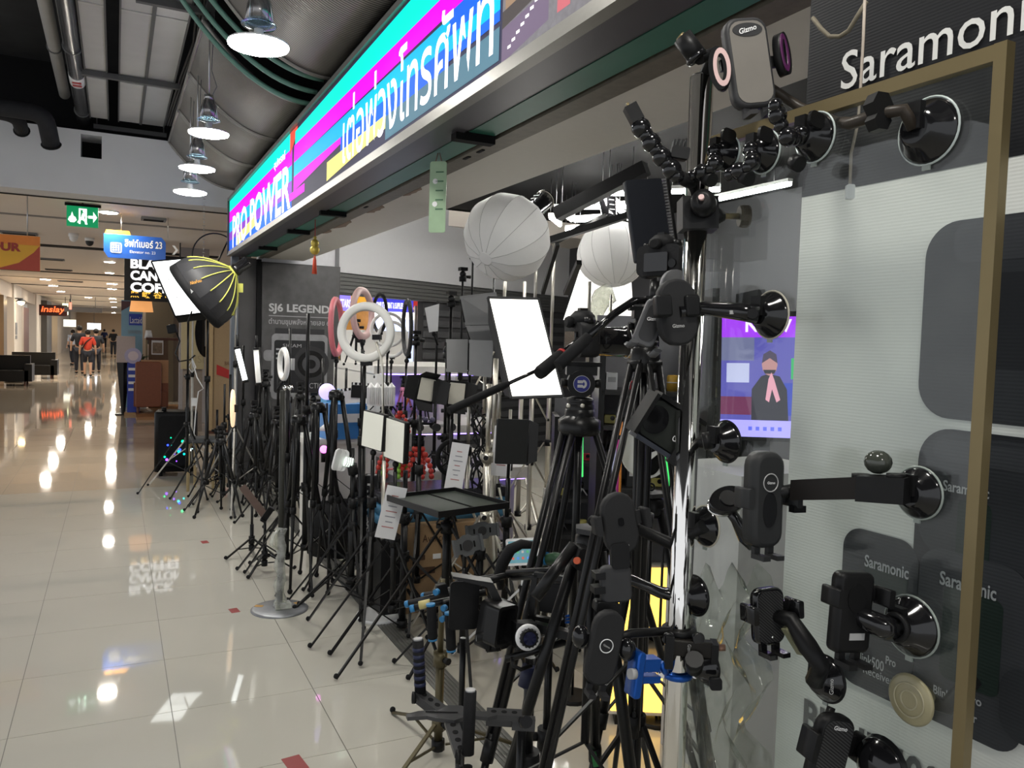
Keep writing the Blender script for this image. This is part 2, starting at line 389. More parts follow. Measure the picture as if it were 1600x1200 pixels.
# green bent tubes in the gap between the panels
green = mk('sea_green_tube', (.14, .30, .23), .35, var=.08)
for i, (dy, dz) in enumerate(((5.10, .03), (5.28, .0), (5.46, -.03))):
    o = MB().tube([Vector((arc(k/16).x-.25*(1-k/16), dy, arc(k/16).z+dz+.25*(1-k/16)**2)) for k in range(17)], .016, 10).build('green_tube', green)
    tag(o, ['curved green tube between panels, nearest of three', 'curved green tube between panels, middle of three', 'curved green tube between panels, farthest of three'][i], 'tube', 'green tubes between the ceiling panels')
t = T('green_rail', 'straight green tube frame joining the trays to the panels', 'tube frame', (.5, 5, 3.9))
for pts in (((.15, 5.2, 4.05), (.42, 5.25, 3.86)), ((.1, 5.35, 3.86), (.43, 5.3, 3.74))): MB().cyl(*pts, .022, n=10).build('cross_tube', green, t)
MB().cyl((.42, 5.28, 3.7), (.42, 5.28, 4.0), .03, n=10).build('upright_tube', green, t)
# ================================================================== pendant lamps
lampw = emat('lamp_disc_glow', (1, .97, .90), E_PEND)
def pendant(label, x, y, z, group='pendant lamps along the sign', body=True):
    t = T('pendant_lamp', label, 'pendant lamp', (x, y, z), group); c = Vector((x, y, z))
    MB().lathe([(.0, -.012), (.10, -.012), (.125, -.004), (.128, .004)], c, WAX, 32).build('light_disc', lampw, t)
    MB().lathe([(.129, .004), (.127, .012), (.06, .028), (.022, .04), (.02, .07)], c, WAX, 32).build('disc_back', wplas, t)
    MB().lathe([(.022, .07), (.07, .082), (.075, .088), (.07, .094), (.035, .10)], c, WAX, 28).build('saucer', glassmat('pale_blue_acrylic', (.75, .9, .98), 1.2, .05), t)
    MB().lathe([(.058, .10), (.05, .17), (.036, .215), (.03, .22)], c, WAX, 20).build('reflector_cup', mk('smoked_steel', (.28, .27, .27), .25, .8), t)
    for k in range(4):
        a = math.radians(45+90*k); d = Vector((math.cos(a), math.sin(a), 0))
        MB().tube([c+d*.068+Vector((0, 0, .095)), c+d*.06+Vector((0, 0, .17)), c+d*.034+Vector((0, 0, .225))], .0035, 6).build('cage_wire', steel, t)
    MB().cyl(c+Vector((0, 0, .22)), c+Vector((0, 0, .25)), .03, n=14).build('cap', steel, t)
    MB().cyl(c+Vector((0, 0, .25)), (x, y, 3.72), .005, n=6).build('stem', steel, t)
    MB().tube([c+Vector((.02, 0, .25)), c+Vector((.05, .02, .32)), c+Vector((.015, .01, .42)), (x+.03, y, 3.72)], .003, 6).build('cord', mgry, t)
    MB().box((x, y, 3.735), (.06, .3, .03)).build('mounting_bar', hang, t)
    return t
for i, (px, py) in enumerate(((404, 72), (326, 209), (308, 264), (297, 301))):
    p = PX(px, py, .55)
    pendant(['round glowing pendant lamp, largest and nearest, in front of green tubes', 'second round glowing pendant lamp along the sign', 'third round glowing pendant lamp along the sign', 'farthest round glowing pendant lamp, before the white bulkhead'][i], p.x, p.y, p.z)
for i, y in enumerate((2.2, .6, -1.2)): pendant('%s round pendant lamp nearer than the picture edge, over the viewer' % ('first', 'second', 'third')[i], .5, y, 2.95, 'pendant lamps behind the viewer')
# ================================================================== sign box and shop-front soffit
XS = 1.075
frm = mk('silver_sign_frame', (.24, .235, .22), .42, .6, var=.08)
led = T('led_sign', 'long bright LED sign board with cyan and magenta bands above the shop front', 'LED sign', (1.17, 1.0, 2.43))
Y0, Y1 = .9, 8.98
MB().bx(1.09, 1.30, Y0, Y1, 2.44, 3.03).build('sign_body', mk('sign_box_paint', (.06, .06, .07), .5), led)
MB().bx(1.055, 1.10, Y0, Y1, 2.430, 2.445).bx(1.06, 1.10, Y0, Y1, 2.447, 2.460).bx(1.065, 1.10, Y0, Y1, 2.462, 2.478).build('bottom_frame', frm, led)
MB().bx(1.055, 1.10, Y0, Y1, 3.005, 3.035).build('top_frame', frm, led)
MB().bx(1.055, 1.30, Y1-.015, Y1, 2.43, 3.035).build('end_frame', mk('dark_frame', (.05, .05, .05), .4), led)
scr = mk('led_screen_dark', (.02, .02, .035), .7, emit=.25, ecol=(.05, .05, .12), var=.1)
MB().bx(XS, XS+.02, Y0, Y1-.015, 2.478, 3.005).build('screen', scr, led)
def ledcol(n, c, s=1.): return mk('led_'+n, tuple(x*.3 for x in c), .7, emit=E_SIGN*s, ecol=c, var=.0, spec=.15)
CY, MG, BL, SKY, YE, PU, RD, TEA = (ledcol('cyan', (.0, .86, .66)), ledcol('magenta', (.85, .0, .85)), ledcol('blue', (.01, .12, .75)), ledcol('sky', (.0, .45, .85)), ledcol('yellow', (.95, .85, .22)), ledcol('purple', (.25, .05, .55)), ledcol('red', (.8, .08, .05)), ledcol('teal_dim', (.1, .22, .30), .7))
WH = ledcol('white', (1, 1, 1), 1.5); GY = ledcol('dim_grey', (.22, .22, .24), .8); PKD = ledcol('dim_pink', (.55, .30, .33), .8); BRN = ledcol('dim_brown', (.30, .2, .13), .8)
def sgn(z, y): return Vector((XS-.001, y, z))
def band(name, mat, y0, y1, z0, z1, lift, z0b=None, z1b=None):
    """one printed colour band of the moving picture: z0,z1 at the far end y1, z0b,z1b at the near end y0"""
    z0b = z0 if z0b is None else z0b; z1b = z1 if z1b is None else z1b
    z0, z1, z0b, z1b = (2.478+(q_-2.478)*.87 for q_ in (z0, z1, z0b, z1b))
    p = [Vector((XS-lift, y1, z0)), Vector((XS-lift, y0, z0b)), Vector((XS-lift, y0, z1b)), Vector((XS-lift, y1, z1))]
    MB().poly(p).build(name, mat, led)
# far slide with the shop name
band('colour_band', CY, 5.62, 8.955, 2.95, 3.08, .0012); band('colour_band', MG, 5.62, 8.955, 2.82, 2.95, .0012); band('colour_band', SKY, 5.62, 8.955, 2.70, 2.82, .0012); band('colour_band', PU, 5.62, 8.955, 2.60, 2.70, .0012)
band('colour_band', BL, 5.62, 8.955, 2.485, 2.60, .0012); band('colour_band', YE, 7.2, 8.3, 2.485, 2.60, .0016, 2.56, 2.66); band('colour_band', RD, 5.45, 5.7, 2.90, 3.08, .0013, 3.04, 3.08)
# middle slide with the big blue caption
band('colour_band', CY, 2.32, 5.52, 2.95, 3.05, .002, 2.93, 3.08); band('colour_band', MG, 2.32, 5.55, 2.82, 2.95, .002, 2.84, 2.93); band('colour_band', SKY, 2.75, 5.55, 2.71, 2.82, .002); band('colour_band', BL, 2.32, 2.75, 2.64, 2.84, .002); band('colour_band', BL, 2.75, 4.3, 2.62, 2.71, .002); band('colour_band', MG, 4.3, 5.55, 2.60, 2.71, .0021, 2.67, 2.71); band('colour_band', YE, 3.5, 4.6, 2.50, 2.62, .0024, 2.56, 2.63); band('colour_band', MG, 5.2, 5.7, 2.54, 2.60, .0024); band('colour_band', TEA, 2.32, 3.5, 2.50, 2.62, .002)
band('colour_band', SKY, 2.32, 2.75, 2.68, 2.74, .0022)
# near slide: a street picture
GYN = mk('led_street_picture', (.05, .05, .055), .7, emit=.35, ecol=(.32, .30, .33), var=.9, scale=45, spec=.15)
band('picture_patch', GYN, .95, 2.3, 2.48, 3.08, .002); band('picture_patch', PKD, 1.95, 2.18, 2.66, 3.06, .0024); band('picture_patch', BRN, 2.19, 2.28, 2.66, 3.0, .0026); band('picture_patch', ledcol('dim_umber', (.07, .06, .06), .8), 1.95, 2.3, 2.60, 2.66, .0027, 2.64, 2.68)
band('picture_patch', ledcol('dim_plum', (.16, .12, .19), .8), 2.0, 2.3, 2.48, 2.60, .0023, 2.52, 2.62); band('picture_patch', ledcol('dim_white', (.5, .5, .5), .8), 1.0, 1.72, 2.56, 2.9, .0025); band('picture_patch', ledcol('dim_rose', (.6, .15, .18), .7), 1.88, 1.95, 2.52, 2.60, .0028); band('picture_patch', ledcol('dim_rose', (.6, .15, .18), .7), 1.72, 1.80, 2.56, 2.66, .0028); band('picture_patch', BRN, 1.80, 1.88, 2.54, 2.68, .0026)
for k in range(16): band('bright_string', WH, 1.80+.029*k, 1.822+.029*k, 2.742-.015*k, 2.752-.015*k, .003)
text('PRO POWER', sgn(2.485, 8.66), (0, -1, 0), (0, 0, 1), 3.02, .32, WH, led, bold=.02, lift=.004)
text('อุปกรณ์', sgn(2.84, 6.3), (0, -1, 0), (0, 0, 1), .45, .08, WH, led, bold=.02, lift=.004)
text('เต่อพ่วงโทรศัพท', sgn(2.525, 4.24), (0, -1, 0), (0, 0, 1), 1.88, .32, WH, led, bold=.006, lift=.004)
# soffit pieces, from the sign back to the shop
sof = mk('purple_grey_sheet', (.055, .052, .065), .4, .1, var=.15, scale=8); gglass = mk('green_back_painted_glass', (.025, .13, .095), .45, var=.12, scale=10); rust = mk('brown_weathered_rail', (.13, .115, .09), .55, .3, var=.35, scale=25, bump=.2)
struct(MB().bx(1.10, 1.225, Y0, 8.95, 2.432, 2.45).build('trim_soffit', sof))
struct(MB().bx(1.225, 1.50, Y0, 8.97, 2.50, 2.54).build('trim_soffit_void', black))
struct(MB().bx(1.245, 1.355, Y0, 8.9, 2.437, 2.46).build('trim_green_glass', gglass))
for k, y in enumerate((2.95, 5.25, 6.35, 7.75)): struct(MB().bx(1.19, 1.36, y, y+.05, 2.405, 2.445).build('trim_bracket_%d' % (k+1), black))
rail = struct(MB().bx(1.372, 1.42, Y0-2, 8.97, 2.43, 2.50).bx(1.428, 1.478, Y0-2, 8.97, 2.437, 2.50).build('trim_rail', rust))
for y in (3.15, 3.3, 4.9): MB().bx(1.39, 1.405, y, y+.06, 2.426, 2.431).build('rail_slot', black, rail)
struct(MB().bx(1.478, 1.86, -3, 9.0, 2.437, 2.60).build('ceiling_shop_beam', mk('cream_gypsum', (.55, .53, .49), .6, var=.04)))
for k, (y, w, l) in enumerate(((4.85, .05, .35), (4.15, .035, .3), (5.6, .06, .5), (6.2, .04, .25))):
    pts = [(0, 0)]+[(w*(.5+.5*random.random()), l*q/6) for q in range(1, 6)]+[(0, l)]
    struct(MB().prism([(a, b) for a, b in pts], (1.478, y, 2.436), Vector((1, 0, 0)), Vector((0, 1, 0)), Vector((0, 0, 1)), .004).build('trim_peeled_%d' % (k+1), mk('peeled_brown_board', (.20, .14, .10), .7)))
struct(MB().bx(1.30, 1.34, -3, 9.0, 2.54, 4.35).build('wall_above_sign', black))
# ================================================================== far corridor
cwh = mk('corridor_ceiling_white', (.78, .71, .64), .6, var=.03, scale=3); slot = mk('black_ceiling_slot', (.01, .01, .01), .8); gslot = mk('grey_ceiling_joint', (.25, .23, .22), .7)
ZC = 3.10
struct(MB().bx(-7, 8, 9.8, 85, ZC, ZC+.2).build('ceiling_corridor', cwh))
for i, (py, w, m_) in enumerate(((344, .10, gslot), (387, .40, slot), (428, .35, slot), (438, .15, gslot), (449, .35, slot), (462, .5, gslot), (470, .7, gslot), (478, .8, gslot))):
    y = PZ(150, py, ZC).y; struct(MB().bx(-5, 1.8, y, y+w, ZC-.012, ZC+.01).build('trim_ceiling_%d' % (i+1), m_))
dl = emat('downlight_glow', (1, .93, .80), E_DOWN)
def downlight(px, py, label, size=.10):
    p = PZ(px, py, ZC-.02); t = T('downlight', label, 'downlight', (p.x, p.y, ZC), 'recessed downlights of the far corridor')
    MB().lathe([(0, -.02), (size*.85, -.02), (size, -.012), (size, -.004)], (p.x, p.y, ZC), WAX, 16).build('lens', dl, t)
    MB().torus((p.x, p.y, ZC-.006), WAX, size, .012, 18, 6).build('trim_ring', white, t)
o_ = ('first', 'second', 'third', 'fourth', 'fifth', 'sixth', 'seventh', 'eighth', 'ninth')
for k, (px, py) in enumerate(((170, 333), (171, 410), (171, 427), (175, 444), (175, 452), (176, 467), (177, 472), (178, 480), (178, 489))): downlight(px, py, 'recessed downlight, %s from the near end of the right ceiling row' % o_[k], .16 if py > 440 else .11)
for k, (px, py) in enumerate(((71, 437), (83, 447), (95, 456), (138, 465))): downlight(px, py, 'recessed downlight, %s from the near end of the left ceiling row' % o_[k], .15)
for k, (px, py, w) in enumerate(((30, 363, .5), (240, 341, .30), (78, 404, .55), (92, 421, .6), (110, 439, .7))):
    p = PZ(px, py, ZC); t = T('air_diffuser', ['slotted air diffuser in ceiling just above the orange banner', 'small air diffuser in ceiling beyond the exit sign', 'slotted air diffuser right of the orange banner', 'slotted air diffuser in ceiling, second beyond the banner', 'farthest slotted air diffuser in the corridor ceiling'][k], 'air diffuser', (p.x, p.y, ZC))
    MB().bx(p.x-w/2, p.x+w/2, p.y-.12, p.y+.12, ZC-.03, ZC).build('diffuser_frame', mgry, t)
    for q in range(3): MB().bx(p.x-w/2+.03, p.x+w/2-.03, p.y-.09+.065*q, p.y-.05+.065*q, ZC-.034, ZC-.028).build('slot', black, t)
# smoke detector and dome camera
for px, py, lab, cat, m_ in ((115, 371, 'white smoke detector dome on the corridor ceiling', 'smoke detector', wplas), (140, 378, 'small dark dome security camera on the corridor ceiling', 'security camera', dgry)):
    p = PZ(px, py-6, ZC); t = T(cat.replace(' ', '_'), lab, cat, (p.x, p.y, ZC)); MB().cyl((p.x, p.y, ZC), (p.x, p.y, ZC-.05), .07, .075, n=16).build('base', wplas, t); MB().sph((p.x, p.y, ZC-.06), .06, sc=(1, 1, 1.2)).build('dome', m_, t)
# exit sign
t = T('exit_sign', 'green emergency exit sign with running figure and arrow', 'exit sign', PY(129, 337, 10.8))
A, B = PY(104, 350, 10.8), PY(153.5, 325, 10.8); A.y = B.y = 10.8; A.z -= .015
eg = emat('exit_green', (.0, .16, .055), .9); ew = emat('exit_white', (.8, .95, .85), .9)
MB().bx(A.x, B.x, 10.8, 10.86, A.z, B.z).build('sign_face', eg, t)
MB().bx(A.x-.02, B.x+.03, 10.8, 10.86, B.z+.005, B.z+.035).build('mount_bar', black, t); MB().cyl(((A.x+B.x)/2, 10.83, B.z), ((A.x+B.x)/2, 10.83, ZC), .01).build('mount_stem', black, t)
w_, h_ = B.x-A.x, B.z-A.z; ys = 10.798
def ep(pts, nm): MB().poly([Vector((A.x+a*w_, ys, A.z+b*h_)) for a, b in pts]).build(nm, ew, t)
ep([(.68, .43), (.68, .57), (.84, .57), (.84, .78), (.97, .5), (.84, .22), (.84, .43)], 'arrow')
ep([(.38, .12), (.38, .90), (.64, .90), (.64, .12), (.58, .12), (.58, .82), (.44, .82), (.44, .12)], 'doorway')
ep([(.45, .45), (.50, .68), (.58, .66), (.66, .5), (.63, .46), (.57, .55), (.55, .42), (.62, .3), (.66, .12), (.61, .12), (.55, .28), (.47, .34), (.36, .16), (.33, .2), (.42, .4)], 'running_figure')
MB().prism(circ(.018, 12), (A.x+.56*w_, ys, A.z+.76*h_), Vector((1, 0, 0)), Vector((0, 0, 1)), Vector((0, 1, 0)), .002).build('running_figure_head', ew, t)
ep([(.04, .3), (.08, .45), (.13, .5), (.17, .72), (.22, .5), (.28, .45), (.32, .3), (.24, .18), (.12, .18)], 'flame')
# blue lift sign
t = T('direction_sign', 'blue hanging direction sign with an orange tab and white arrow', 'direction sign', PY(210, 382, 11.5))
A, B = PY(162, 398, 11.5), PY(259, 365, 11.5); w_ = B.x-A.x; h_ = .33; z0 = A.z-.03
MB().prism([(0, .08), (.05, 0), (w_, 0), (w_, h_-.09), (w_-.05, h_-.03), (.3, h_-.03), (0, h_-.03)], (A.x, 11.5, z0), Vector((1, 0, 0)), Vector((0, 0, 1)), Vector((0, 1, 0)), .03).build('sign_panel', mk('royal_blue_panel', (.015, .09, .42), .3), t)
MB().prism([(.01, h_-.03), (.31, h_-.03), (.29, h_+.02), (.03, h_+.02)], (A.x, 11.5, z0), Vector((1, 0, 0)), Vector((0, 0, 1)), Vector((0, 1, 0)), .03).build('tab', mk('orange_tab', (.75, .35, .03), .4), t)
text('ลิฟท์เบอร์ 23', (A.x+.24, 11.484, z0+.15), (1, 0, 0), (0, 0, 1), .44, .10, wht, t, bold=.02); text('Elevator no. 23', (A.x+.30, 11.484, z0+.075), (1, 0, 0), (0, 0, 1), .30, .035, wht, t)
MB().prism([(0, 0), (.045, .06), (0, .12), (.03, .12), (.075, .06), (.03, 0)], (A.x+.80, 11.483, z0+.09), Vector((1, 0, 0)), Vector((0, 0, 1)), Vector((0, 1, 0)), .003).build('arrow', wht, t)
m_ = MB(); m_.prism(rrect(.13, .13, .02), (A.x+.14, 11.483, z0+.13), Vector((1, 0, 0)), Vector((0, 0, 1)), Vector((0, 1, 0)), .003, hole=rrect(.105, .105, .012)); m_.build('lift_icon_frame', wht, t)
for i in range(3):
    for j in range(3): MB().box((A.x+.11+.03*i, 11.483, z0+.10+.03*j), (.02, .003, .02)).build('lift_icon_cell', wht, t)
for x in (A.x+.2, A.x+.75): MB().cyl((x, 11.5, z0+h_-.03), (x, 11.5, ZC), .004, n=5).build('wire', steel, t)
# orange banner
t = T('hanging_banner', 'yellow and orange hanging banner cut by the left edge of view', 'banner', PY(20, 400, 10.3))
B = PY(62.5, 370, 10.3); z0 = PY(62.5, 424, 10.3).z
MB().bx(-1.75, B.x, 10.3, 10.32, z0, B.z).build('banner_sheet', mk('golden_yellow_print', (.80, .42, .03), .5, var=.25, scale=2), t)
MB().prism([(0, 0), (0, .28), (-.06, .2), (-.2, .08), (-.42, 0)], (B.x, 10.298, z0), Vector((1, 0, 0)), Vector((0, 0, 1)), Vector((0, 1, 0)), .003).build('red_corner', mk('brick_red_print', (.45, .06, .03), .5), t)
MB().bx(-1.75, B.x, 10.297, 10.299, B.z-.10, B.z).build('orange_band', mk('orange_print', (.80, .24, .03), .5), t)
text('OUR', (B.x-.48, 10.296, z0+.20), (1, 0, 0), (0, 0, 1), .30, .095, mk('dark_red_letters', (.35, .03, .02), .5), t, bold=.05)
MB().cyl((B.x-.12, 10.31, B.z), (B.x-.12, 10.31, ZC), .006).build('wire', steel, t)
# ================================================================== left side of the far corridor
XL = -3.2
beige = mk('warm_beige_wall', (.42, .35, .28), .6, var=.05, scale=2); cream = mk('cream_column', (.55, .50, .44), .6, var=.03); brownw = mk('dark_red_brown_wood', (.10, .035, .02), .5, var=.2); bronze = mk('bronze_shopfront', (.14, .10, .06), .4, .3)
def lx(px): r = ray(px, 515); return XL*r.y/r.x     # distance along the left wall that shows at this pixel
ya = [lx(p) for p in (-12, 6, 11, 19, 31, 37, 47, 55, 62, 70)]
struct(MB().bx(XL-.3, XL, ya[0]-8, ya[0], 0, ZC).build('wall_left_near', beige))
struct(MB().bx(XL-.3, XL, ya[0], ya[9]+40, 2.62, ZC).build('wall_left_upper', beige))
struct(MB().bx(XL-.3, XL, ya[1], ya[2], 0, 2.62).build('wall_left_bronze', bronze))
struct(MB().bx(XL-.3, XL+.06, ya[3], ya[4], 0, ZC).build('wall_left_column', cream))
struct(MB().bx(XL-.3, XL, ya[4], ya[5], 0, 2.62).build('wall_left_panel', beige))
struct(MB().bx(XL-.12, XL-.04, ya[5], ya[6], 0, 2.4).build('door_1', brownw))
struct(MB().bx(XL-.3, XL+.05, ya[7], ya[8], 0, ZC).build('wall_left_pier', cream))
struct(MB().bx(XL-.3, XL+.3, ya[8], ya[9], 0, 2.9).build('wall_left_dark', mk('dark_pier', (.05, .045, .04), .5)))
wg = emat('warm_shop_glow', (1., .62, .28), .9); wg2 = emat('pale_shop_glow', (1, .86, .62), 1.1)
struct(MB().bx(XL-1.2, XL-1.1, ya[0], ya[1], .2, 2.6).build('wall_left_lit_shop', wg))
struct(MB().bx(XL-.8, XL-.7, ya[9], ya[9]+10, .9, 2.3).build('wall_left_bright_shop', wg2))
struct(MB().bx(XL-.3, XL, ya[9]+10, 84, 0, 2.62).build('wall_left_far', beige))
struct(MB().bx(-7, 8, 84, 84.3, 0, ZC).build('wall_end', mk('warm_end_wall', (.45, .33, .22), .6)))
# shop sign in red script, white panels, warm wall lamp
p = PY(83, 485, 43); t = T('shop_sign', 'dark box sign with red script letters over the far left shop', 'shop sign', p)
MB().box(p, (1.15, .2, .5)).build('sign_box', mk('maroon_box', (.04, .012, .01), .5), t); text('inslay', p+Vector((-.5, -.11, -.17)), (1, 0, 0), (0, 0, 1), .95, .36, emat('red_neon', (1, .12, .03), 1.2), t, bold=.02, shear=.2)
for k, (px, py, Y, w, h, c, s, lab) in enumerate(((102, 483, 44, .25, .55, (.75, .85, .5), 1.0, 'small pale green lit blade sign beside the red script sign'), (109, 505, 46, .55, .35, (.9, .9, .75), .9, 'pale lit square shop panel above walking people'), (147, 510, 60, .8, .42, (.75, .85, 1), 1.3, 'bright white blue screen hanging at the far corridor end'), (110, 478, 40, .1, .3, (1, .3, .2), .7, 'tiny red hanging sign in the far corridor'))):
    p = PY(px, py, Y); t = T('lit_sign', lab, 'lit sign', p); MB().box(p, (w, .08, h)).build('sign_box', emat('lit_panel_%d' % k, c, s), t); MB().cyl(p+Vector((0, 0, h/2)), (p.x, p.y, ZC), .015, n=5).build('hanger', dgry, t)
p = PY(130, 484, 42); t = T('hanging_sign', 'long grey sign board hanging across the far corridor', 'sign board', p); MB().box(p, (1.55, .1, .22)).build('sign_panel', mgry, t)
for x in (-.5, .5): MB().cyl(p+Vector((x, 0, .1)), (p.x+x, p.y, ZC), .012, n=5).build('hanger', dgry, t)
p = PX(33, 472, XL+.25); t = T('wall_lamp', 'warm glowing wall lamp on the left column', 'wall lamp', p); MB().cyl(p+Vector((-.2, 0, .12)), p+Vector((0, 0, .12)), .02, n=8).build('arm', dgry, t); MB().lathe([(.04, .14), (.17, .02)], p, WAX, 16).build('shade', dgry, t); MB().sph(p, .11, n=12, m=8).build('bulb', emat('warm_bulb', (1, .72, .35), 12), t)
for k in range(3):
    p = PX(25.5, 509+9*k, XL+.07); tag(MB().box(p, (.02, .5, .22 if k < 2 else .12)).build('wall_notice', mgry), 'small grey notice on the left column, %s' % ('topmost', 'middle', 'lowest')[k], 'notice')
# dark sofas and tables at the left
leath = mk('black_leather', (.012, .011, .010), .4)
def sofa(label, px, py, w, d=.8):
    p = PZ(px, py); t = T('sofa', label, 'sofa', p, 'dark seats on the left of the corridor'); x, y = p.x, p.y
    MB().bx(x-w/2, x+w/2, y, y+d, .12, .42).build('seat', leath, t); MB().bx(x-w/2, x+w/2, y+d-.18, y+d, .42, .82).build('backrest', leath, t)
    for sx in (-1, 1): MB().bx(x+sx*w/2-.09, x+sx*w/2+.09, y, y+d, .12, .6).build('armrest', leath, t)
    for sx in (-1, 1):
        for q in (.05, d-.08): MB().bx(x+sx*(w/2-.08)-.025, x+sx*(w/2-.08)+.025, y+q, y+q+.05, 0, .12).build('leg', brownw, t)
sofa('black leather sofa at the left edge beside the corridor', 14, 603, .9); sofa('black leather sofa nearer the glass pier at left', 50, 592, 1.2)
p = PZ(22, 597); t = T('low_table', 'low dark table with a pale menu between the black sofas', 'table', p)
MB().box(p+Vector((0, 0, .7)), (.8, .6, .04)).build('table_top', leath, t); MB().cyl(p, p+Vector((0, 0, .7)), .04).build('leg', leath, t); MB().cyl(p, p+Vector((0, 0, .03)), .25).build('base', leath, t)
# ------------------------------------------------ people
def person(label, px, py, h, shirt, trousers, hair=(.01, .008, .007), short=False, face=180, stride=.12, bag=False):
    """whole figure grown from a joint skeleton: body surface, then hair and clothing as children"""
    p = PZ(px, py); s = h/1.75; t = T('person', label, 'person', p); R = rz(face)
    def W3(x, y, z): return p+R[0]*(x*s)+R[1]*(y*s)+R[2]*(z*s)
    skin = mk('skin_tone', (.40, .24, .16), .55)
    J = dict(pel=(0, 0, .93), bel=(0, 0, 1.08), che=(0, .01, 1.28), nek=(0, 0, 1.48), hea=(0, .02, 1.62), top=(0, .02, 1.70),
             sL=(-.18, 0, 1.42), eL=(-.25, -.03, 1.15), wL=(-.27, .08, .92), hL=(-.27, .11, .82), sR=(.18, 0, 1.42), eR=(.25, -.03, 1.15), wR=(.27, .06, .92), hR=(.27, .09, .82),
             tL=(-.09, 0, .88), kL=(-.10, stride*.6, .50), aL=(-.10, stride, .09), fL=(-.10, stride+.16, .04), tR=(.09, 0, .88), kR=(.10, -stride*.1, .49), aR=(.10, -stride, .09), fR=(.10, -stride+.16, .04))
    E = [('pel', 'bel'), ('bel', 'che'), ('che', 'nek'), ('nek', 'hea'), ('hea', 'top'), ('che', 'sL'), ('sL', 'eL'), ('eL', 'wL'), ('wL', 'hL'), ('che', 'sR'), ('sR', 'eR'), ('eR', 'wR'), ('wR', 'hR'), ('pel', 'tL'), ('tL', 'kL'), ('kL', 'aL'), ('aL', 'fL'), ('pel', 'tR'), ('tR', 'kR'), ('kR', 'aR'), ('aR', 'fR')]
    RAD = dict(pel=.13, bel=.12, che=.135, nek=.055, hea=.085, top=.06, sL=.065, sR=.065, eL=.045, eR=.045, wL=.033, wR=.033, hL=.035, hR=.035, tL=.085, tR=.085, kL=.06, kR=.06, aL=.04, aR=.04, fL=.035, fR=.035)
    def grow(name, keys, mat, infl=0.):
        ks = [k for k in J if k in keys]; me = bpy.data.meshes.new(name)
        me.from_pydata([tuple(W3(*J[k])-p) for k in ks], [(ks.index(a), ks.index(b)) for a, b in E if a in ks and b in ks], [])
        o = bpy.data.objects.new(name, me); COL.objects.link(o); o.parent = t
        md = o.modifiers.new('skin', 'SKIN'); sv = me.skin_vertices[0].data
        for i, k in enumerate(ks): r = (RAD[k]+infl)*s; sv[i].radius = (r*1.0, r); sv[i].use_root = (k in ('pel', 'che') and i == 0) or i == 0
        sb = o.modifiers.new('sub', 'SUBSURF'); sb.levels = sb.render_levels = 1; md.use_smooth_shade = True
        me.materials.append(mat); return o
    grow('body', set(J), skin)
    grow('shirt', {'bel', 'che', 'nek', 'sL', 'sR', 'pel'} | ({'eL', 'eR'} if not short else {'eL', 'eR'}), shirt, .022)
    grow('trousers', {'pel', 'tL', 'kL', 'tR', 'kR'} | (set() if short else {'aL', 'aR'}), trousers, .02)
    MB().sph(W3(0, .005, 1.665), .105*s, R, sc=(.95, 1.05, 1.05)).build('hair', mk('black_hair', hair, .6), t)
    for k in (('aL', 'fL'), ('aR', 'fR')): MB().tube([W3(*J[k[0]][:2], .05), W3(*J[k[1]])], [.05*s, .04*s], 8).build('shoe', leath, t)
    if bag: MB().tube([W3(-.2, -.12, 1.0), W3(-.05, -.16, 1.3), W3(.14, -.06, 1.46)], .022*s, 6).build('bag_strap', leath, t)
rsh = mk('red_tshirt', (.40, .03, .012), .8); dsh = mk('black_tshirt', (.015, .016, .02), .8); nav = mk('navy_tshirt', (.02, .03, .10), .8); jeans = mk('dark_trousers', (.02, .022, .03), .8)
person('person in red t-shirt and dark shorts walking away', 137, 588, 1.58, rsh, jeans, short=True, face=0, bag=True)
person('tall person in black t-shirt left of the red shirt', 124, 584, 1.72, dsh, jeans, face=0)
person('person in black t-shirt close right of the red shirt', 150, 583, 1.62, dsh, jeans, face=0, stride=-.12)
person('distant person in black standing near the blue banner', 177, 557, 1.62, dsh, jeans, face=180, stride=.03)
person('distant person in dark blue in middle of corridor', 163, 545, 1.62, nav, jeans, face=0)
person('person with face mask and pale shirt at the left far shop', 114, 570, 1.55, mk('pale_shirt', (.45, .5, .6), .8), jeans, face=150)
p = PY(116, 523, 40)
# ================================================================== coffee shop on the right of the corridor
t = T('coffee_sign', 'black shop sign board with white block letters and yellow characters', 'shop sign', PY(240, 470, 14.5))
A, B = PY(194, 469, 14.5), PY(292, 402, 14.5); w_, h_ = B.x-A.x, B.z-A.z; sb = mk('sign_black', (.012, .011, .011), .35)
MB().bx(A.x, B.x, 14.5, 14.62, A.z, B.z).build('sign_panel', sb, t)
wl = emat('sign_white_letters', (.9, .9, .92), .75); yl = emat('sign_yellow_letters', (.85, .5, .06), .7)
for i, s_ in enumerate(('BLACK', 'CANYON', 'COFFEE')): text(s_, (A.x+.09, 14.495, A.z+h_-.24-.19*i), (1, 0, 0), (0, 0, 1), .82 if i else .70, .16, wl, t, bold=.045)
text('黑 峡 谷 咖 啡', (A.x+.09, 14.495, A.z+.05), (1, 0, 0), (0, 0, 1), .82, .11, yl, t, bold=.02)
for x in (A.x+.1, B.x-.1): MB().cyl((x, 14.56, B.z), (x, 14.56, ZC), .01).build('hanger', dgry, t)
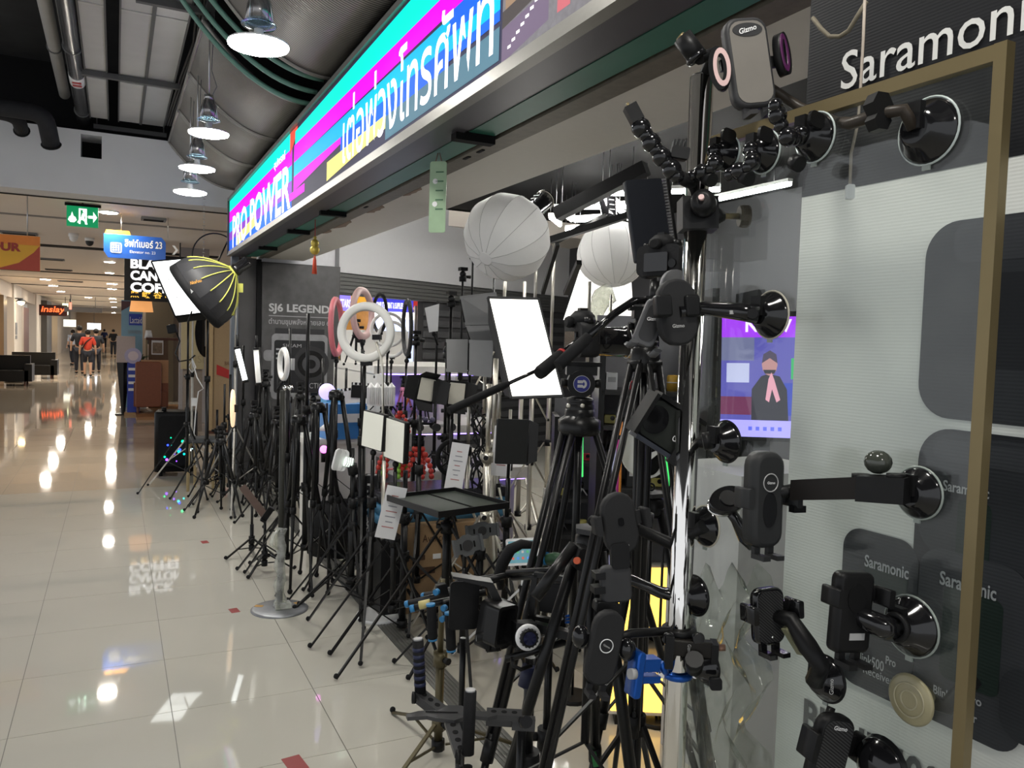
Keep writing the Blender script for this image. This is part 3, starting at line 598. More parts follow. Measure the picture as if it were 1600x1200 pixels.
# hanging orange shade
p = PY(221, 478, 15); t = T('drum_lamp', 'small warm orange lampshade hanging under the coffee sign', 'pendant lamp', p)
MB().lathe([(.185, -.10), (.155, .11)], p, WAX, 20).build('lamp_shade', mk('orange_fabric_shade', (.75, .33, .12), .7, emit=.45, ecol=(1, .45, .15)), t); MB().cyl(p+Vector((0, 0, .1)), (p.x, p.y, ZC), .008).build('cord', dgry, t); MB().sph(p, .05).build('bulb', emat('warm_bulb', (1, .72, .35), 12), t)
# light blue banner wall
A, B = PY(189, 620, 18), PY(223, 472, 18)
t = T('banner_stand', 'tall pale blue advertising banner with a dark blue logo by the coffee shop', 'banner', (A.x, 18, 0))
MB().bx(A.x, B.x, 18, 18.04, .05, 2.22).build('banner_sheet', mk('pale_blue_banner', (.24, .42, .55), .6, var=.15, scale=3), t); MB().bx(A.x-.02, B.x+.02, 17.9, 18.15, 0, .05).build('foot', steel, t)
MB().bx(A.x+.14, B.x-.01, 17.985, 17.998, 1.72, 1.95).build('logo_panel', bluep, t); text('Lactaid', (A.x+.16, 17.98, 1.76), (1, 0, 0), (0, 0, 1), .22, .13, wht, t); text('SAWADEE', (A.x+.12, 17.98, 1.55), (1, 0, 0), (0, 0, 1), .25, .07, gryp, t)
MB().prism([(0, 0), (.3, .2), (.0, .2)], (A.x, 17.99, 2.0), Vector((1, 0, 0)), Vector((0, 0, 1)), Vector((0, 1, 0)), .004).build('dark_corner', mk('wine_print', (.10, .04, .05), .5), t)
# round-headed purple standee
c = PY(208, 556, 16.9); t = T('standee', 'blue standee with a round pink head beside the armchair', 'standee', (c.x, 16.9, 0))
MB().bx(c.x-.10, c.x+.12, 16.9, 16.94, .05, c.z-.1).build('panel', bluep, t); MB().prism(circ(.15, 24), c, Vector((1, 0, 0)), Vector((0, 0, 1)), Vector((0, 1, 0)), .05).build('round_head', mk('lilac_disc', (.45, .42, .6), .5), t); MB().prism(circ(.09, 20), c-Vector((0, .03, 0)), Vector((1, 0, 0)), Vector((0, 0, 1)), Vector((0, 1, 0)), .01).build('disc_print', mk('pale_pink_disc', (.7, .6, .65), .5), t); MB().bx(c.x-.15, c.x+.17, 16.8, 17.05, 0, .05).build('foot', mk('wood_base', (.4, .25, .12), .5), t)
for k in range(4): MB().bx(c.x-.08, c.x+.08, 16.893, 16.898, c.z-.28-.13*k, c.z-.23-.13*k).build('print_line', wht, t)
# armchair
def armchair():
    lw = mk('red_brown_leather', (.20, .062, .028), .5, var=.15); ow = mk('tan_leather', (.42, .22, .11), .5)
    A = PY(211, 640, 16.6); B = PY(252, 640, 16.6); x0, x1 = A.x, B.x
    t = T('armchair', 'red brown leather armchair seen from behind on the coffee shop floor', 'armchair', ((x0+x1)/2, 16.6, 0))
    MB().plate(x1-x0, .86, .05, ((x0+x1)/2, 16.65, .60), (Vector((1, 0, 0)), Vector((0, 0, 1)), Vector((0, -1, 0))), .12, bev=.02).build('backrest', lw, t)
    MB().bx(x0, x1+.1, 16.7, 17.3, .17, .45).build('seat', lw, t); MB().bx(x1-.02, x1+.13, 16.75, 17.3, .17, .62).build('armrest', lw, t); MB().bx(x0-.02, x0+.1, 16.75, 17.3, .17, .62).build('armrest', lw, t)
    MB().bx(x0+.1, x1+.13, 16.76, 16.85, .62, 1.06).build('cushion', ow, t)
    for x in (x0+.05, x1+.05):
        for y in (16.65, 17.2): MB().cyl((x, y, 0), (x, y, .18), .02, .03, n=8).build('leg', brownw, t)
armchair()
# wooden counter with a picture and a little lamp
A = PY(232, 585, 17.8); B = PY(263, 532, 17.8); t = T('host_counter', 'brown wooden counter with a small framed picture', 'counter', ((A.x+B.x)/2, 17.8, 0))
woodc = mk('walnut_counter', (.13, .07, .035), .45, var=.2, scale=12)
MB().bx(A.x, B.x, 17.8, 18.3, 0, B.z).build('counter_body', woodc, t); MB().bx(A.x-.05, B.x+.25, 17.75, 18.35, B.z, B.z+.05).build('counter_top', brownw, t)
q = PY(246, 543, 17.79); pf = MB().box(q, (.22, .02, .29)).build('picture_frame', wplas, t); MB().box(q-Vector((0, .012, .01)), (.18, .01, .22)).build('picture', mk('coffee_photo', (.25, .18, .12), .5, var=.8, scale=18), pf)
q = PY(232, 530, 17.9); t = T('table_lamp', 'tiny white shaded table lamp on the wooden counter', 'table lamp', q); MB().lathe([(.08, 0), (.05, .16)], q+Vector((0, 0, .02)), WAX, 14).build('lamp_shade', wplas, t); MB().cyl(q-Vector((0, 0, .1)), q+Vector((0, 0, .05)), .015).build('stem', dgry, t)
A = PY(219, 556, 17.6); t = T('flower_stand', 'white stand with dark leafy arrangement behind the blue standee', 'plant stand', (A.x, 17.6, 0))
MB().lathe([(.12, 0), (.12, .9), (.1, .95)], (A.x, 17.6, 0), WAX, 14).build('pot', offw, t)
for k in range(14):
    a = k*2.4; MB().tube([(A.x, 17.6, .93), (A.x+.08*math.cos(a), 17.6+.08*math.sin(a), 1.08), (A.x+.2*math.cos(a), 17.6+.2*math.sin(a), 1.1+.02*(k % 3))], [.012, .025, .004], 5, flat=.3).build('leaf', mk('dark_leaf', (.03, .06, .025), .5), t)
A = PY(193, 546, 17.0); t = T('menu_stand', 'tapered dark menu stand with a pale box on top near the banner', 'menu stand', (A.x, 17, 0))
MB().lathe([(.03, 0), (.05, .25), (.12, 1.0)], (A.x, 17, 0), WAX, 4, sm=False).build('tapered_leg', leath, t); MB().bx(A.x-.12, A.x+.20, 16.9, 17.15, 1.0, 1.5).build('box', mk('pale_pink_box', (.50, .42, .40), .6), t); MB().cyl((A.x, 17, 0), (A.x, 17, .02), .15, n=16).build('base', leath, t)
# back wall of the coffee shop
struct(MB().bx(.5, 6, 20.2, 20.4, 0, ZC).build('wall_coffee_back', mk('taupe_wall', (.22, .17, .13), .6)))
struct(MB().bx(.62, 1.2, 19.9, 20.2, .0, 2.9).build('wall_coffee_pier', mk('olive_brown_panel', (.12, .09, .055), .6)))
struct(MB().bx(.35, 1.9, 15.9, 18.6, 0, .05).build('floor_coffee_step', mk('orange_wood_floor', (.32, .16, .07), .35, var=.2, scale=9)))
struct(MB().bx(1.02, 1.5, 15.3, 15.5, 0, ZC).build('wall_grey_panel', mk('grey_partition', (.38, .36, .37), .6)))
# khaki advertising panel beside the shop
kh = mk('khaki_panel', (.42, .36, .22), .6, var=.05); t = T('poster_partition', 'khaki poster partition with a black oval picture beside the shop', 'partition', (1.35, 13.9, 0))
A, B = PY(283, 575, 13.9), PY(320, 440, 13.9)
MB().bx(A.x, B.x, 13.9, 13.98, 1.02, 2.62).build('upper_panel', kh, t); MB().bx(A.x+.03, B.x-.02, 13.95, 14.0, 0, 1.02).build('lower_panel', mk('grey_wood_board', (.25, .21, .18), .6, var=.2), t)
q = PY(322, 520, 13.89); MB().prism(circ(.17, 24, .40), q, Vector((1, 0, 0)), Vector((0, 0, 1)), Vector((0, 1, 0)), .01).build('oval_picture', gblk, t); MB().bx(q.x-.02, q.x+.13, 13.875, 13.885, q.z-.22, q.z+.2).build('oval_print', mgry, t); text('VISION', (A.x+.1, 13.895, 1.12), (1, 0, 0), (0, 0, 1), .5, .12, mk('khaki_letters', (.33, .28, .17), .6), t)
A, B = PY(321, 662, 13.6), PY(372, 440, 13.6); t = T('poster_partition', 'narrow wooden edged khaki panel with a red stripe next to the shop column', 'partition', ((A.x+B.x)/2, 13.6, 0))
MB().bx(A.x, B.x, 13.6, 13.68, 0, 2.65).build('panel', mk('wood_khaki', (.36, .26, .15), .6, var=.1), t); MB().bx(A.x+.05, A.x+.10, 13.57, 13.6, 0, 2.65).build('wood_edge', mk('pale_wood_edge', (.45, .33, .18), .5), t); MB().prism([(0, 0), (.35, -.12), (.35, .0), (0, .16)], (A.x+.16, 13.592, .95), Vector((1, 0, 0)), Vector((0, 0, 1)), Vector((0, 1, 0)), .004).build('red_stripe', red, t); text('BATTERY', (A.x+.28, 13.59, 1.1), (1, 0, 0), (0, 0, 1), .26, .06, mk('brown_letters', (.2, .1, .05), .6), t)
MB().bx(A.x, B.x, 13.55, 13.72, 0, .05).build('foot', brownw, t)
# big thin hoop and chain hanging above the yellow softbox
t = T('hanging_hoop', 'thin black hoop reflector hanging by a chain above the octagon softbox', 'hoop', PY(335, 375, 9.0)); c = PY(338, 402, 9.05)
MB().torus(c, frame((.25, -1, 0)), .25, .007, 40, 6).build('hoop', blk2, t); MB().cyl(PY(357, 374, 9.05), PY(333, 425, 9.05), .008).build('rod', blk2, t)
m_ = MB()
for k in range(22): m_.torus(PY(318, 410, 9.1)+Vector((0, 0, .035*k)), WAX if k % 2 else frame((1, 0, 0)), .012, .003, 8, 5, sx=1)
m_.build('chain', steel, t)
# ================================================================== shop shell
sj = mk('dark_stone_print', (.045, .043, .043), .45, var=.6, scale=7)
Ws = 9.0
struct(MB().bx(1.40, 2.27, Ws, Ws+.12, 0, 2.40).build('wall_poster', sj)); struct(MB().bx(1.36, 1.405, Ws-.05, Ws+.1, 0, 2.42).build('trim_poster_edge', black)); struct(MB().bx(1.18, 1.36, Ws, Ws+.18, 0, 2.43).build('wall_column', mk('column_dark_tile', (.06, .058, .06), .35, var=.3, scale=5)))
struct(MB().bx(1.10, 1.17, Ws-.06, Ws+.06, 0, 2.43).build('trim_blue_grey_post', mk('blue_grey_steel', (.13, .15, .18), .4, .3)))
poster = T('wall_poster_print', 'grey wall poster with white title and a large printed action camera', 'poster', (1.83, Ws-.01, .9))
yy = Ws-.012; MB().bx(1.42, 2.26, Ws-.01, Ws-.002, .2, 2.39).build('poster_sheet', mk('slate_poster', (.05, .049, .05), .5, var=.7, scale=9), poster)
def at(px, py): q = PY(px, py, yy); return Vector((q.x, yy, q.z))
X1, Z1 = Vector((1, 0, 0)), Vector((0, 0, 1))
a, b = at(420, 490), at(515, 476); text('SJ6 LEGEND', (a.x, yy, a.z), X1, Z1, b.x-a.x, .115, mk('poster_pale_letters', (.42, .42, .43), .5), poster, bold=.03)
MB().bx(a.x, b.x, yy-.002, yy, a.z-.025, a.z-.017).build('rule', gryp, poster); text('ตำนานขุมพลังหมายเลข 6', (a.x, yy, a.z-.13), X1, Z1, b.x-a.x, .085, gryp, poster, bold=.012)
c1 = at(468, 573); hw = at(510, 573).x-c1.x; axp = (X1, Z1, Vector((0, -1, 0)))
hous = mk('printed_clear_housing', (.20, .20, .21), .4, var=.3, scale=15)
MB().plate(hw*2.05, .72, .05, c1+Vector((0, -.001, 0)), axp, .004).build('printed_housing', hous, poster)
MB().plate(hw*1.85, .58, .03, c1+Vector((0, -.004, .0)), axp, .004).build('printed_camera_body', mk('printed_dark_body', (.02, .02, .022), .4), poster)
MB().bx(c1.x-hw*.9, c1.x+hw*.9, yy-.004, yy, c1.z+.36, c1.z+.42).build('printed_top_bar', mk('printed_bar', (.03, .03, .032), .4), poster)
lc = c1+Vector((hw*.42, -.008, .03))
for r_, m_ in ((.20, mk('printed_ring', (.03, .03, .032), .4)), (.15, gblk), (.10, mk('printed_lens', (.05, .05, .055), .3)), (.05, gblk)): MB().prism(circ(r_, 28), lc, X1, Z1, Vector((0, -1, 0)), .003).build('printed_lens_ring', m_, poster); lc = lc-Vector((0, .002, 0))
for k in range(3): MB().bx(c1.x-hw*.86, c1.x-hw*.72, yy-.008, yy-.006, c1.z+.18-.05*k, c1.z+.20-.05*k).build('printed_bar_mark', gryp, poster)
for dz in (.12, -.22): MB().plate(.11, .12, .04, c1+Vector((-hw*1.12, -.002, dz)), axp, .004).build('printed_clip', hous, poster)
text('SJCAM', (c1.x-hw*.62, yy-.007, c1.z+.20), X1, Z1, .2, .05, gryp, poster); text('ACTION', (c1.x+hw*.2, yy-.007, c1.z-.24), X1, Z1, .26, .06, gryp, poster)
# white wall above the poster, oblique fascia across the far opening
struct(MB().bx(1.40, 2.28, Ws+.12, Ws+.25, 2.40, 3.3).build('wall_above_poster', mk('grey_white_wall', (.58, .58, .60), .6)))
fd = Vector((1, .466, 0)).normalized(); fn = Vector((-fd.y, fd.x, 0)); fo = Vector((2.27, 9.05, 0))
def fbox(m_, s0, s1, z0, z1, th=.15, off=0.): c = fo+fd*((s0+s1)/2)+fn*(th/2+off)+Vector((0, 0, (z0+z1)/2)); return m_.box(c, (s1-s0, th, z1-z0), (fd, fn, Vector((0, 0, 1))))
struct(fbox(MB(), 0, 7, 2.345, 3.3).build('wall_fascia', mk('fascia_white', (.44, .44, .45), .6, var=.02)))
sh = struct(fbox(MB(), 0, 7, 2.10, 2.345, .12, .05).build('wall_shutter_box', mk('shutter_grey', (.07, .07, .07), .5)))
for k in range(5): fbox(MB(), 0, 7, 2.12+.045*k, 2.155+.045*k, .02, .03).build('shutter_slat', mk('shutter_slat_grey', (.10, .10, .095), .45, .3), sh)
struct(fbox(MB(), 1.45, 7, 0, 2.1, .1, .1).build('wall_shop_rear', mk('dark_slat_wall', (.045, .044, .046), .6, var=.3, scale=6)))
for k in range(14): struct(fbox(MB(), 1.45, 7, .1+.14*k, .18+.14*k, .02, .07).build('trim_slat_%d' % (k+1), mk('slat_grey', (.06, .06, .062), .5)))
struct(MB().bx(6.4, 6.5, -3, 13, 0, 3.4).build('wall_shop_side', mk('dark_side_wall', (.05, .05, .055), .6)))
struct(MB().bx(1.86, 6.5, -3, 12.5, 3.32, 3.42).build('ceiling_shop', black)); struct(MB().bx(1.86, 1.9, -3, 9.0, 2.60, 3.4).build('wall_beam_face', black))
struct(MB().bx(1.34, 6.5, -3, -2.9, 0, 3.4).build('wall_shop_near', mk('dark_side_wall', (.05, .05, .055), .6)))
# neighbouring shops seen through the far opening
t = T('neighbour_shop', 'bright neighbouring computer shop with blue sign seen through the opening', 'shop', (3.4, 12.6, 0)); yn = 12.6
def nb(px0, py0, px1, py1, y, nm, m_, th=.05): a = PY(px0, py1, y); b = PY(px1, py0, y); return MB().bx(a.x, b.x, y, y+th, a.z, b.z).build(nm, m_, t)
nb(528, 459, 660, 478, 12.55, 'yellow_band', emat('amber_band', (.9, .45, .05), .55)); nb(640, 462, 662, 480, 12.52, 'red_band', emat('red_band', (.5, .04, .03), .5))
nb(530, 462, 548, 485, 12.45, 'violet_sign', emat('violet_sign', (.25, .2, .9), .9)); nb(583, 466, 646, 489, 12.5, 'blue_sign', emat('blue_sign', (.05, .05, .55), .7))
a, b = PY(586, 481, 12.49), PY(630, 468, 12.49); text('COMPUTER PRINT & SUPPLIES', (a.x, 12.49, a.z), X1, Z1, b.x-a.x, .10, emat('sign_white_letters', (.9, .9, .92), .75), t, bold=.03)
a = PY(531, 480, 12.44); text('STARS', (a.x, 12.44, a.z), X1, Z1, .17, .13, emat('sign_white_letters', (.9, .9, .92), .75), t, bold=.03)
nb(583, 489, 650, 640, 12.7, 'lit_window', emat('cool_window', (.62, .70, .95), .85)); nb(583, 489, 650, 497, 12.4, 'tube_light', emat('cool_tube', (1, .97, .9), 2.5)); nb(530, 487, 580, 560, 12.75, 'amber_window', mk('amber_interior', (.22, .10, .03), .5, emit=.4, ecol=(.6, .28, .06), var=.8, scale=9)); nb(530, 520, 583, 672, 12.6, 'dark_counter', blk); MB().bx(2.9, 4.6, 12.6, 13.0, 0, .3).build('plinth', blk, t)
c = PY(613, 545, 12.65)
for k, s_ in enumerate((.26, .18, .1)): MB().prism([(0, s_*1.5), (s_, 0), (0, -s_*1.5), (-s_, 0)], c-Vector((0, .01*k, 0)), X1, Z1, Vector((0, 1, 0)), .01).build('diamond_logo', (emat('logo_pale', (.45, .6, .9), .7), emat('logo_blue', (.12, .3, .75), .7), emat('logo_pale', (.45, .6, .9), .7))[k], t)
nb(650, 472, 665, 640, 12.4, 'brown_column', mk('brown_column', (.20, .15, .10), .6)); nb(645, 478, 652, 640, 12.35, 'cream_column_edge', cream)
struct(MB().bx(2.2, 7, 13.2, 13.3, 0, 3.3).build('wall_neighbour', beige))
# ceiling light tubes of the shop
tube = emat('white_tube_light', (1, .98, .93), E_TUBE*2.2)
for k, (a, b) in enumerate((((878, 324), (954, 324)), ((869, 327), (893, 344)), ((941, 305), (965, 322)), ((951, 302), (988, 303)), ((962, 323), (983, 343)), ((898, 345), (940, 342)), ((884, 359), (906, 358)), ((1050, 300), (1125, 296)), ((968, 323), (1010, 322)), ((860, 340), (875, 352)))):
    A, B = PZ(*a, 2.92), PZ(*b, 2.92); t = T('tube_light', '%s in the shop' % ['long horizontal ceiling tube right of the nearer lantern', 'slanted ceiling tube just above the nearer lantern head', 'slanted ceiling tube at the upper middle of the light grid', 'topmost horizontal ceiling tube of the light grid', 'slanted ceiling tube above the farther lantern', 'ceiling tube in the second row of the light grid', 'lowest short ceiling tube of the light grid', 'ceiling tube seen right behind the chrome pole', 'ceiling tube running behind the toothed panel', 'short slanted ceiling tube left end of the grid'][k], 'tube light', (A+B)/2, 'angular tube light grid in the shop'); d = (B-A).normalized()
    if (B-A).length > 1.4: B = A+d*1.4
    MB().cyl(A, B, .018, n=10).build('tube', tube, t); MB().box((A+B)/2+Vector((0, 0, .035)), ((B-A).length, .05, .03), (d, Vector((0, 0, 1)).cross(d), Vector((0, 0, 1)))).build('housing', wplas, t)
    for q in (A, B): MB().cyl(q+Vector((0, 0, .03)), (q.x, q.y, 3.32), .003, n=4).build('wire', steel, t)
# more tubes deeper in the shop, mostly unseen behind the beam face or out of view
for k, (x, y, r_) in enumerate(((2.6, 2.6, 0), (2.6, 5.6, 0), (2.6, 7.6, 0), (5.4, 3.0, 90), (5.4, 6.0, 90), (3.8, 1.0, 0))):
    d = rz(r_)[0]; c = Vector((x, y, 3.1)); t = T('tube_light', ['single high ceiling tube along the beam, nearest', 'single high ceiling tube along the beam, middle', 'single high ceiling tube along the beam, farthest', 'high ceiling tube by the side wall, nearer', 'high ceiling tube by the side wall, farther', 'single high ceiling tube near the glass panel', 'single high ceiling tube near the white fascia'][k], 'tube light', c, 'single tubes under the dark shop ceiling')
    MB().cyl(c-d*.6, c+d*.6, .018, n=10).build('tube', tube, t); MB().box(c+Vector((0, 0, .035)), (1.2, .06, .03), (d, rz(r_)[1], Vector((0, 0, 1)))).build('housing', wplas, t)
    for q in (-.4, .4): MB().cyl(c+d*q, (c+d*q).xy.to_3d()+Vector((0, 0, 3.32)), .003, n=4).build('wire', steel, t)
# sloping black beams under the shop ceiling
for k, (a, b, w) in enumerate((((870, 335), (1010, 262), .10), ((860, 375), (985, 335), .05), ((848, 458), (871, 382), .03), ((884, 458), (905, 410), .04))):
    A, B = PD(*a, 6.4), PD(*b, 6.0); d = (B-A).normalized(); f_ = frame(d)
    o = MB().box((A+B)/2, (w, w, (B-A).length), (f_[0], f_[1], d)).build('black_boom', blk2); tag(o, ['thick black beam crossing under the shop ceiling lights', 'thin black beam above the farther white lantern', 'slanted black bar beside the nearer white lantern', 'grey slanted bar under the farther white lantern'][k], 'beam')
# white side panel and reflector sheets behind the lanterns
o = MB().poly([PD(900, 475, 7.2), PD(1000, 480, 7.2), PD(960, 400, 7.2), PD(915, 402, 7.2)]); 
pts = [PD(880, 500, 7.4), PD(990, 500, 7.4), PD(985, 425, 7.4), PD(908, 415, 7.4)]; n_ = (pts[1]-pts[0]).cross(pts[3]-pts[0]).normalized()*.02
m_ = MB(); m_._a(pts+[q+n_ for q in pts], [(0, 1, 2, 3), (7, 6, 5, 4), (0, 4, 5, 1), (1, 5, 6, 2), (2, 6, 7, 3), (3, 7, 4, 0)], False)
tag(m_.build('reflector_sheet', mk('self_lit_white_cloth', (.85, .85, .85), .7, emit=.55, ecol=(1, .98, .93))), 'bright white slanted reflector sheet below the farther lantern', 'reflector')  # cloth given its own glow in place of light falling on it
# ================================================================== stand builders
def light_stand(label, x, y, h, hub, spread, rot=0, mat=None, r=.011, low=None, group=None, name='light_stand', knobm=None, n=3, cat='light stand', feet=True, z0=0.):
    mat = mat or blk2; t = T(name, label, cat, (x, y, z0), group); low = hub*.35 if low is None else low; c = Vector((x, y, z0)); up = Vector((0, 0, 1)); h -= z0
    z1 = hub+(h-hub)*.45
    MB().cyl(c+up*low, c+up*min(z1, h), r*1.25, n=10).build('lower_tube', mat, t)
    if h > z1+.02: MB().cyl(c+up*z1, c+up*h, r*.85, n=10).build('upper_tube', mat, t)
    for z in ((hub, z1) if h > hub+.3 else (hub,)):
        k = MB().cyl(c+up*(z-.03), c+up*(z+.025), r*2.0, n=10).build('collar', knobm or blk, t)
        d = rz(rot+70)[0]; MB().cyl(c+up*z+d*r*1.5, c+up*z+d*(r*1.5+.03), .011, .014, n=8).build('knob', blk, k)
    MB().cyl(c+up*(low-.02), c+up*(low+.02), r*1.9, n=10).build('lower_hub', blk, t)
    for i in range(n):
        d = rz(rot+360/n*i)[0]; a = c+d*r*2+up*hub; b = c+d*spread+up*.008
        MB().box((a+b)/2, (.014, .010, (b-a).length), (lambda f: (f[0], f[1], f[2]))(frame(b-a))).build('leg', mat, t)
        m = a.lerp(b, .5); l_ = c+d*r*2+up*low
        MB().box((m+l_)/2, (.010, .006, (m-l_).length), frame(m-l_)).build('brace', mat, t)
        if feet: MB().sph(b+up*.012, .013, n=8, m=6).build('rubber_foot', blkr, t)
    return t
def tripod(label, apex, feet, r=.013, mat=None, group=None, col=True, split=.52, knobs=True, name='tripod', twin=False):
    """camera tripod: apex is the crown, feet are the three ground points"""
    mat = mat or blk2; apex = Vector(apex); feet = [Vector(f) for f in feet]; up = Vector((0, 0, 1))
    cx = sum((f.x for f in feet), 0)/3; cy = sum((f.y for f in feet), 0)/3
    t = T(name, label, 'tripod', (cx, cy, 0), group)
    MB().lathe([(r*3.2, -.03), (r*3.6, -.01), (r*3.4, .02), (r*2, .035)], apex, WAX, 16).build('crown', mat, t)
    for f in feet:
        d = (f-apex); dh = Vector((d.x, d.y, 0)).normalized(); a = apex+dh*r*2.8-up*.01; m = a.lerp(f, split); side = dh.cross(up)
        lg = MB()
        if twin:
            for s_ in (-1, 1): lg.cyl(a+side*r*1.5*s_, m+side*r*.9*s_, r*.8, n=8)
        else: lg.cyl(a, m, r*1.15, n=10)
        l_ = lg.build('leg', mat, t)
        MB().cyl(m.lerp(a, .06), f+(a-f).normalized()*.03, r*.85, r*.7, n=8).build('leg_lower', mat, l_)
        MB().cyl(m.lerp(a, .045), m.lerp(f, .03), r*1.45, n=10).build('leg_lock', blk, l_)
        MB().sph(f+up*.016, r*1.25, n=8, m=6).build('rubber_foot', blkr, l_)
        MB().cyl(a+side*r*2, a-side*r*2, r*.9, n=10).build('leg_hinge', blk, l_)
    if col:
        b = apex-up*(apex.z*.42); MB().cyl(b, apex, r*.9, n=10).build('centre_column', mat, t)
        for f in feet:
            m = apex.lerp(f, .5); MB().box((m+b)/2, (.008, .005, (m-b).length), frame(m-b)).build('spreader', mat, t)
    return t
def fan_feet(x, y, spread, rot=0): return [Vector((x, y, 0))+rz(rot+120*i)[0]*spread for i in range(3)]
def ballhead(t, c, s=1., mat=None):
    c = Vector(c); up = Vector((0, 0, 1)); mat = mat or blk
    MB().cyl(c, c+up*.03*s, .022*s, n=14).build('head_base', mat, t); MB().sph(c+up*.045*s, .02*s, n=12, m=8).build('ball', blk2, t)
    MB().box(c+up*.075*s, (.045*s, .045*s, .02*s)).build('clamp_plate', mat, t); k = MB().cyl(c+Vector((.02*s, 0, .03*s)), c+Vector((.05*s, 0, .03*s)), .008*s, .011*s, n=8).build('knob', blk, t)
def phone_clip(t, c, ax, w=.035, h=.09, mat=None):
    u, v, n = ax; c = Vector(c); mat = mat or blk
    MB().box(c, (w, h, .012), ax).build('clip_back', mat, t)
    for s_ in (-1, 1): MB().box(c+v*(h/2*s_)+n*.012, (w, .01, .035), ax).build('clip_jaw', mat, t)
# ------------------------------------------------ lighting heads
softw = mk('softbox_glow', (.9, .9, .88), .7, emit=E_SOFT, ecol=(1, .97, .9)); clothb = mk('black_softbox_cloth', (.012, .012, .013), .75, var=.3, scale=40, bump=.2); greycl = mk('grey_softbox_cloth', (.12, .12, .125), .7, var=.1)
def softbox(t, c, ax, w, h, dp, face, back=None, lip=.02):
    """face centre c, axes (u, v, n): n points out of the glowing face"""
    u, v, n = ax; c = Vector(c); back = back or clothb
    f4 = [(-w/2, -h/2), (w/2, -h/2), (w/2, h/2), (-w/2, h/2)]; k = .14
    A = [c+u*a+v*b for a, b in f4]; B = [c-n*dp+u*(a*k)+v*(b*k) for a, b in f4]; M = [c-n*dp*.5+u*(a*.74)+v*(b*.74) for a, b in f4]
    m = MB(); m._a(A+M+B, [(i, (i+1) % 4, 4+(i+1) % 4, 4+i) for i in range(4)]+[(4+i, 4+(i+1) % 4, 8+(i+1) % 4, 8+i) for i in range(4)]+[(8, 9, 10, 11)], False); m.build('cloth_body', back, t)
    # front cloth bulges a little
    N = 6; vs = []; fs = []
    for i in range(N+1):
        for j in range(N+1):
            a, b = i/N*2-1, j/N*2-1; vs.append(c+u*(a*w*.485)+v*(b*h*.485)+n*(.003+.02*(1-a*a)*(1-b*b)))
    for i in range(N):
        for j in range(N): fs.append((i*(N+1)+j, (i+1)*(N+1)+j, (i+1)*(N+1)+j+1, i*(N+1)+j+1))
    m = MB(); m._a(vs, fs, True); m.build('front_diffuser', face, t)
    m = MB()
    for i in range(4): m.box((A[i]+A[(i+1) % 4])/2, ((A[i]-A[(i+1) % 4]).length, .012, .014), ((A[i]-A[(i+1) % 4]).normalized(), n.cross((A[i]-A[(i+1) % 4]).normalized()), n))
    m.build('edge_piping', back, t)
def lantern(label, c, r, axis, gores=12, glow=None):
    c = Vector(c); ax = frame(axis); u, v, n = ax; t = T('lantern_softbox', label, 'lantern softbox', c-Vector((0, 0, r)))
    cloth = mk('white_lantern_cloth', (.86, .86, .85), .75, var=.02); S = 6; m_ = 14; z0 = -.93; z1 = .985
    for g_ in range(gores):
        vs = []; fs = []
        for i in range(m_+1):
            zz = z0+(z1-z0)*i/m_; th = math.asin(max(-1, min(1, zz))); R_ = r*math.cos(th)*1.04
            for j in range(S+1):
                q = j/S; a = 2*math.pi*(g_+q)/gores; k = 1-.028*math.sin(math.pi*q)
                vs.append(c+u*(R_*k*math.cos(a))+v*(R_*k*math.sin(a))+n*(r*zz*.97))
        for i in range(m_):
            for j in range(S): fs.append((i*(S+1)+j, i*(S+1)+j+1, (i+1)*(S+1)+j+1, (i+1)*(S+1)+j))
        m = MB(); m._a(vs, fs, True); m.build('cloth_gore', cloth, t)
        a = 2*math.pi*g_/gores; pts = []
        for i in range(m_+1):
            zz = z0+(z1-z0)*i/m_; th = math.asin(zz); R_ = r*math.cos(th)*1.042; pts.append(c+u*(R_*math.cos(a))+v*(R_*math.sin(a))+n*(r*zz*.97))
        MB().tube(pts, r*.0055, 5).build('seam', mk('seam_grey', (.42, .42, .41), .7), t)
    MB().lathe([(0, r*.965), (r*.15, r*.962), (r*.18, r*.955)], c, ax, 20).build('end_cap', cloth, t)
    MB().lathe([(r*.42, -r*.88), (r*.26, -r*1.02), (r*.2, -r*1.04)], c, ax, 20).build('mount_ring', blk, t)
    b = c-n*r*1.04; MB().lathe([(r*.24, 0), (r*.26, -r*.1), (r*.23, -r*.18), (r*.25, -r*.85), (r*.20, -r*.9)], b, ax, 18).build('flash_head', gblk, t)
    MB().torus(b-n*r*.80, ax, r*.245, r*.012, 20, 6).build('trim_ring', champ, t)
    for q in (.25, .4, .55): MB().box(b-n*r*q+v*r*.25, (r*.16, r*.01, r*.03), ax).build('side_print', mgry, t)
    return t, b-n*r*.45
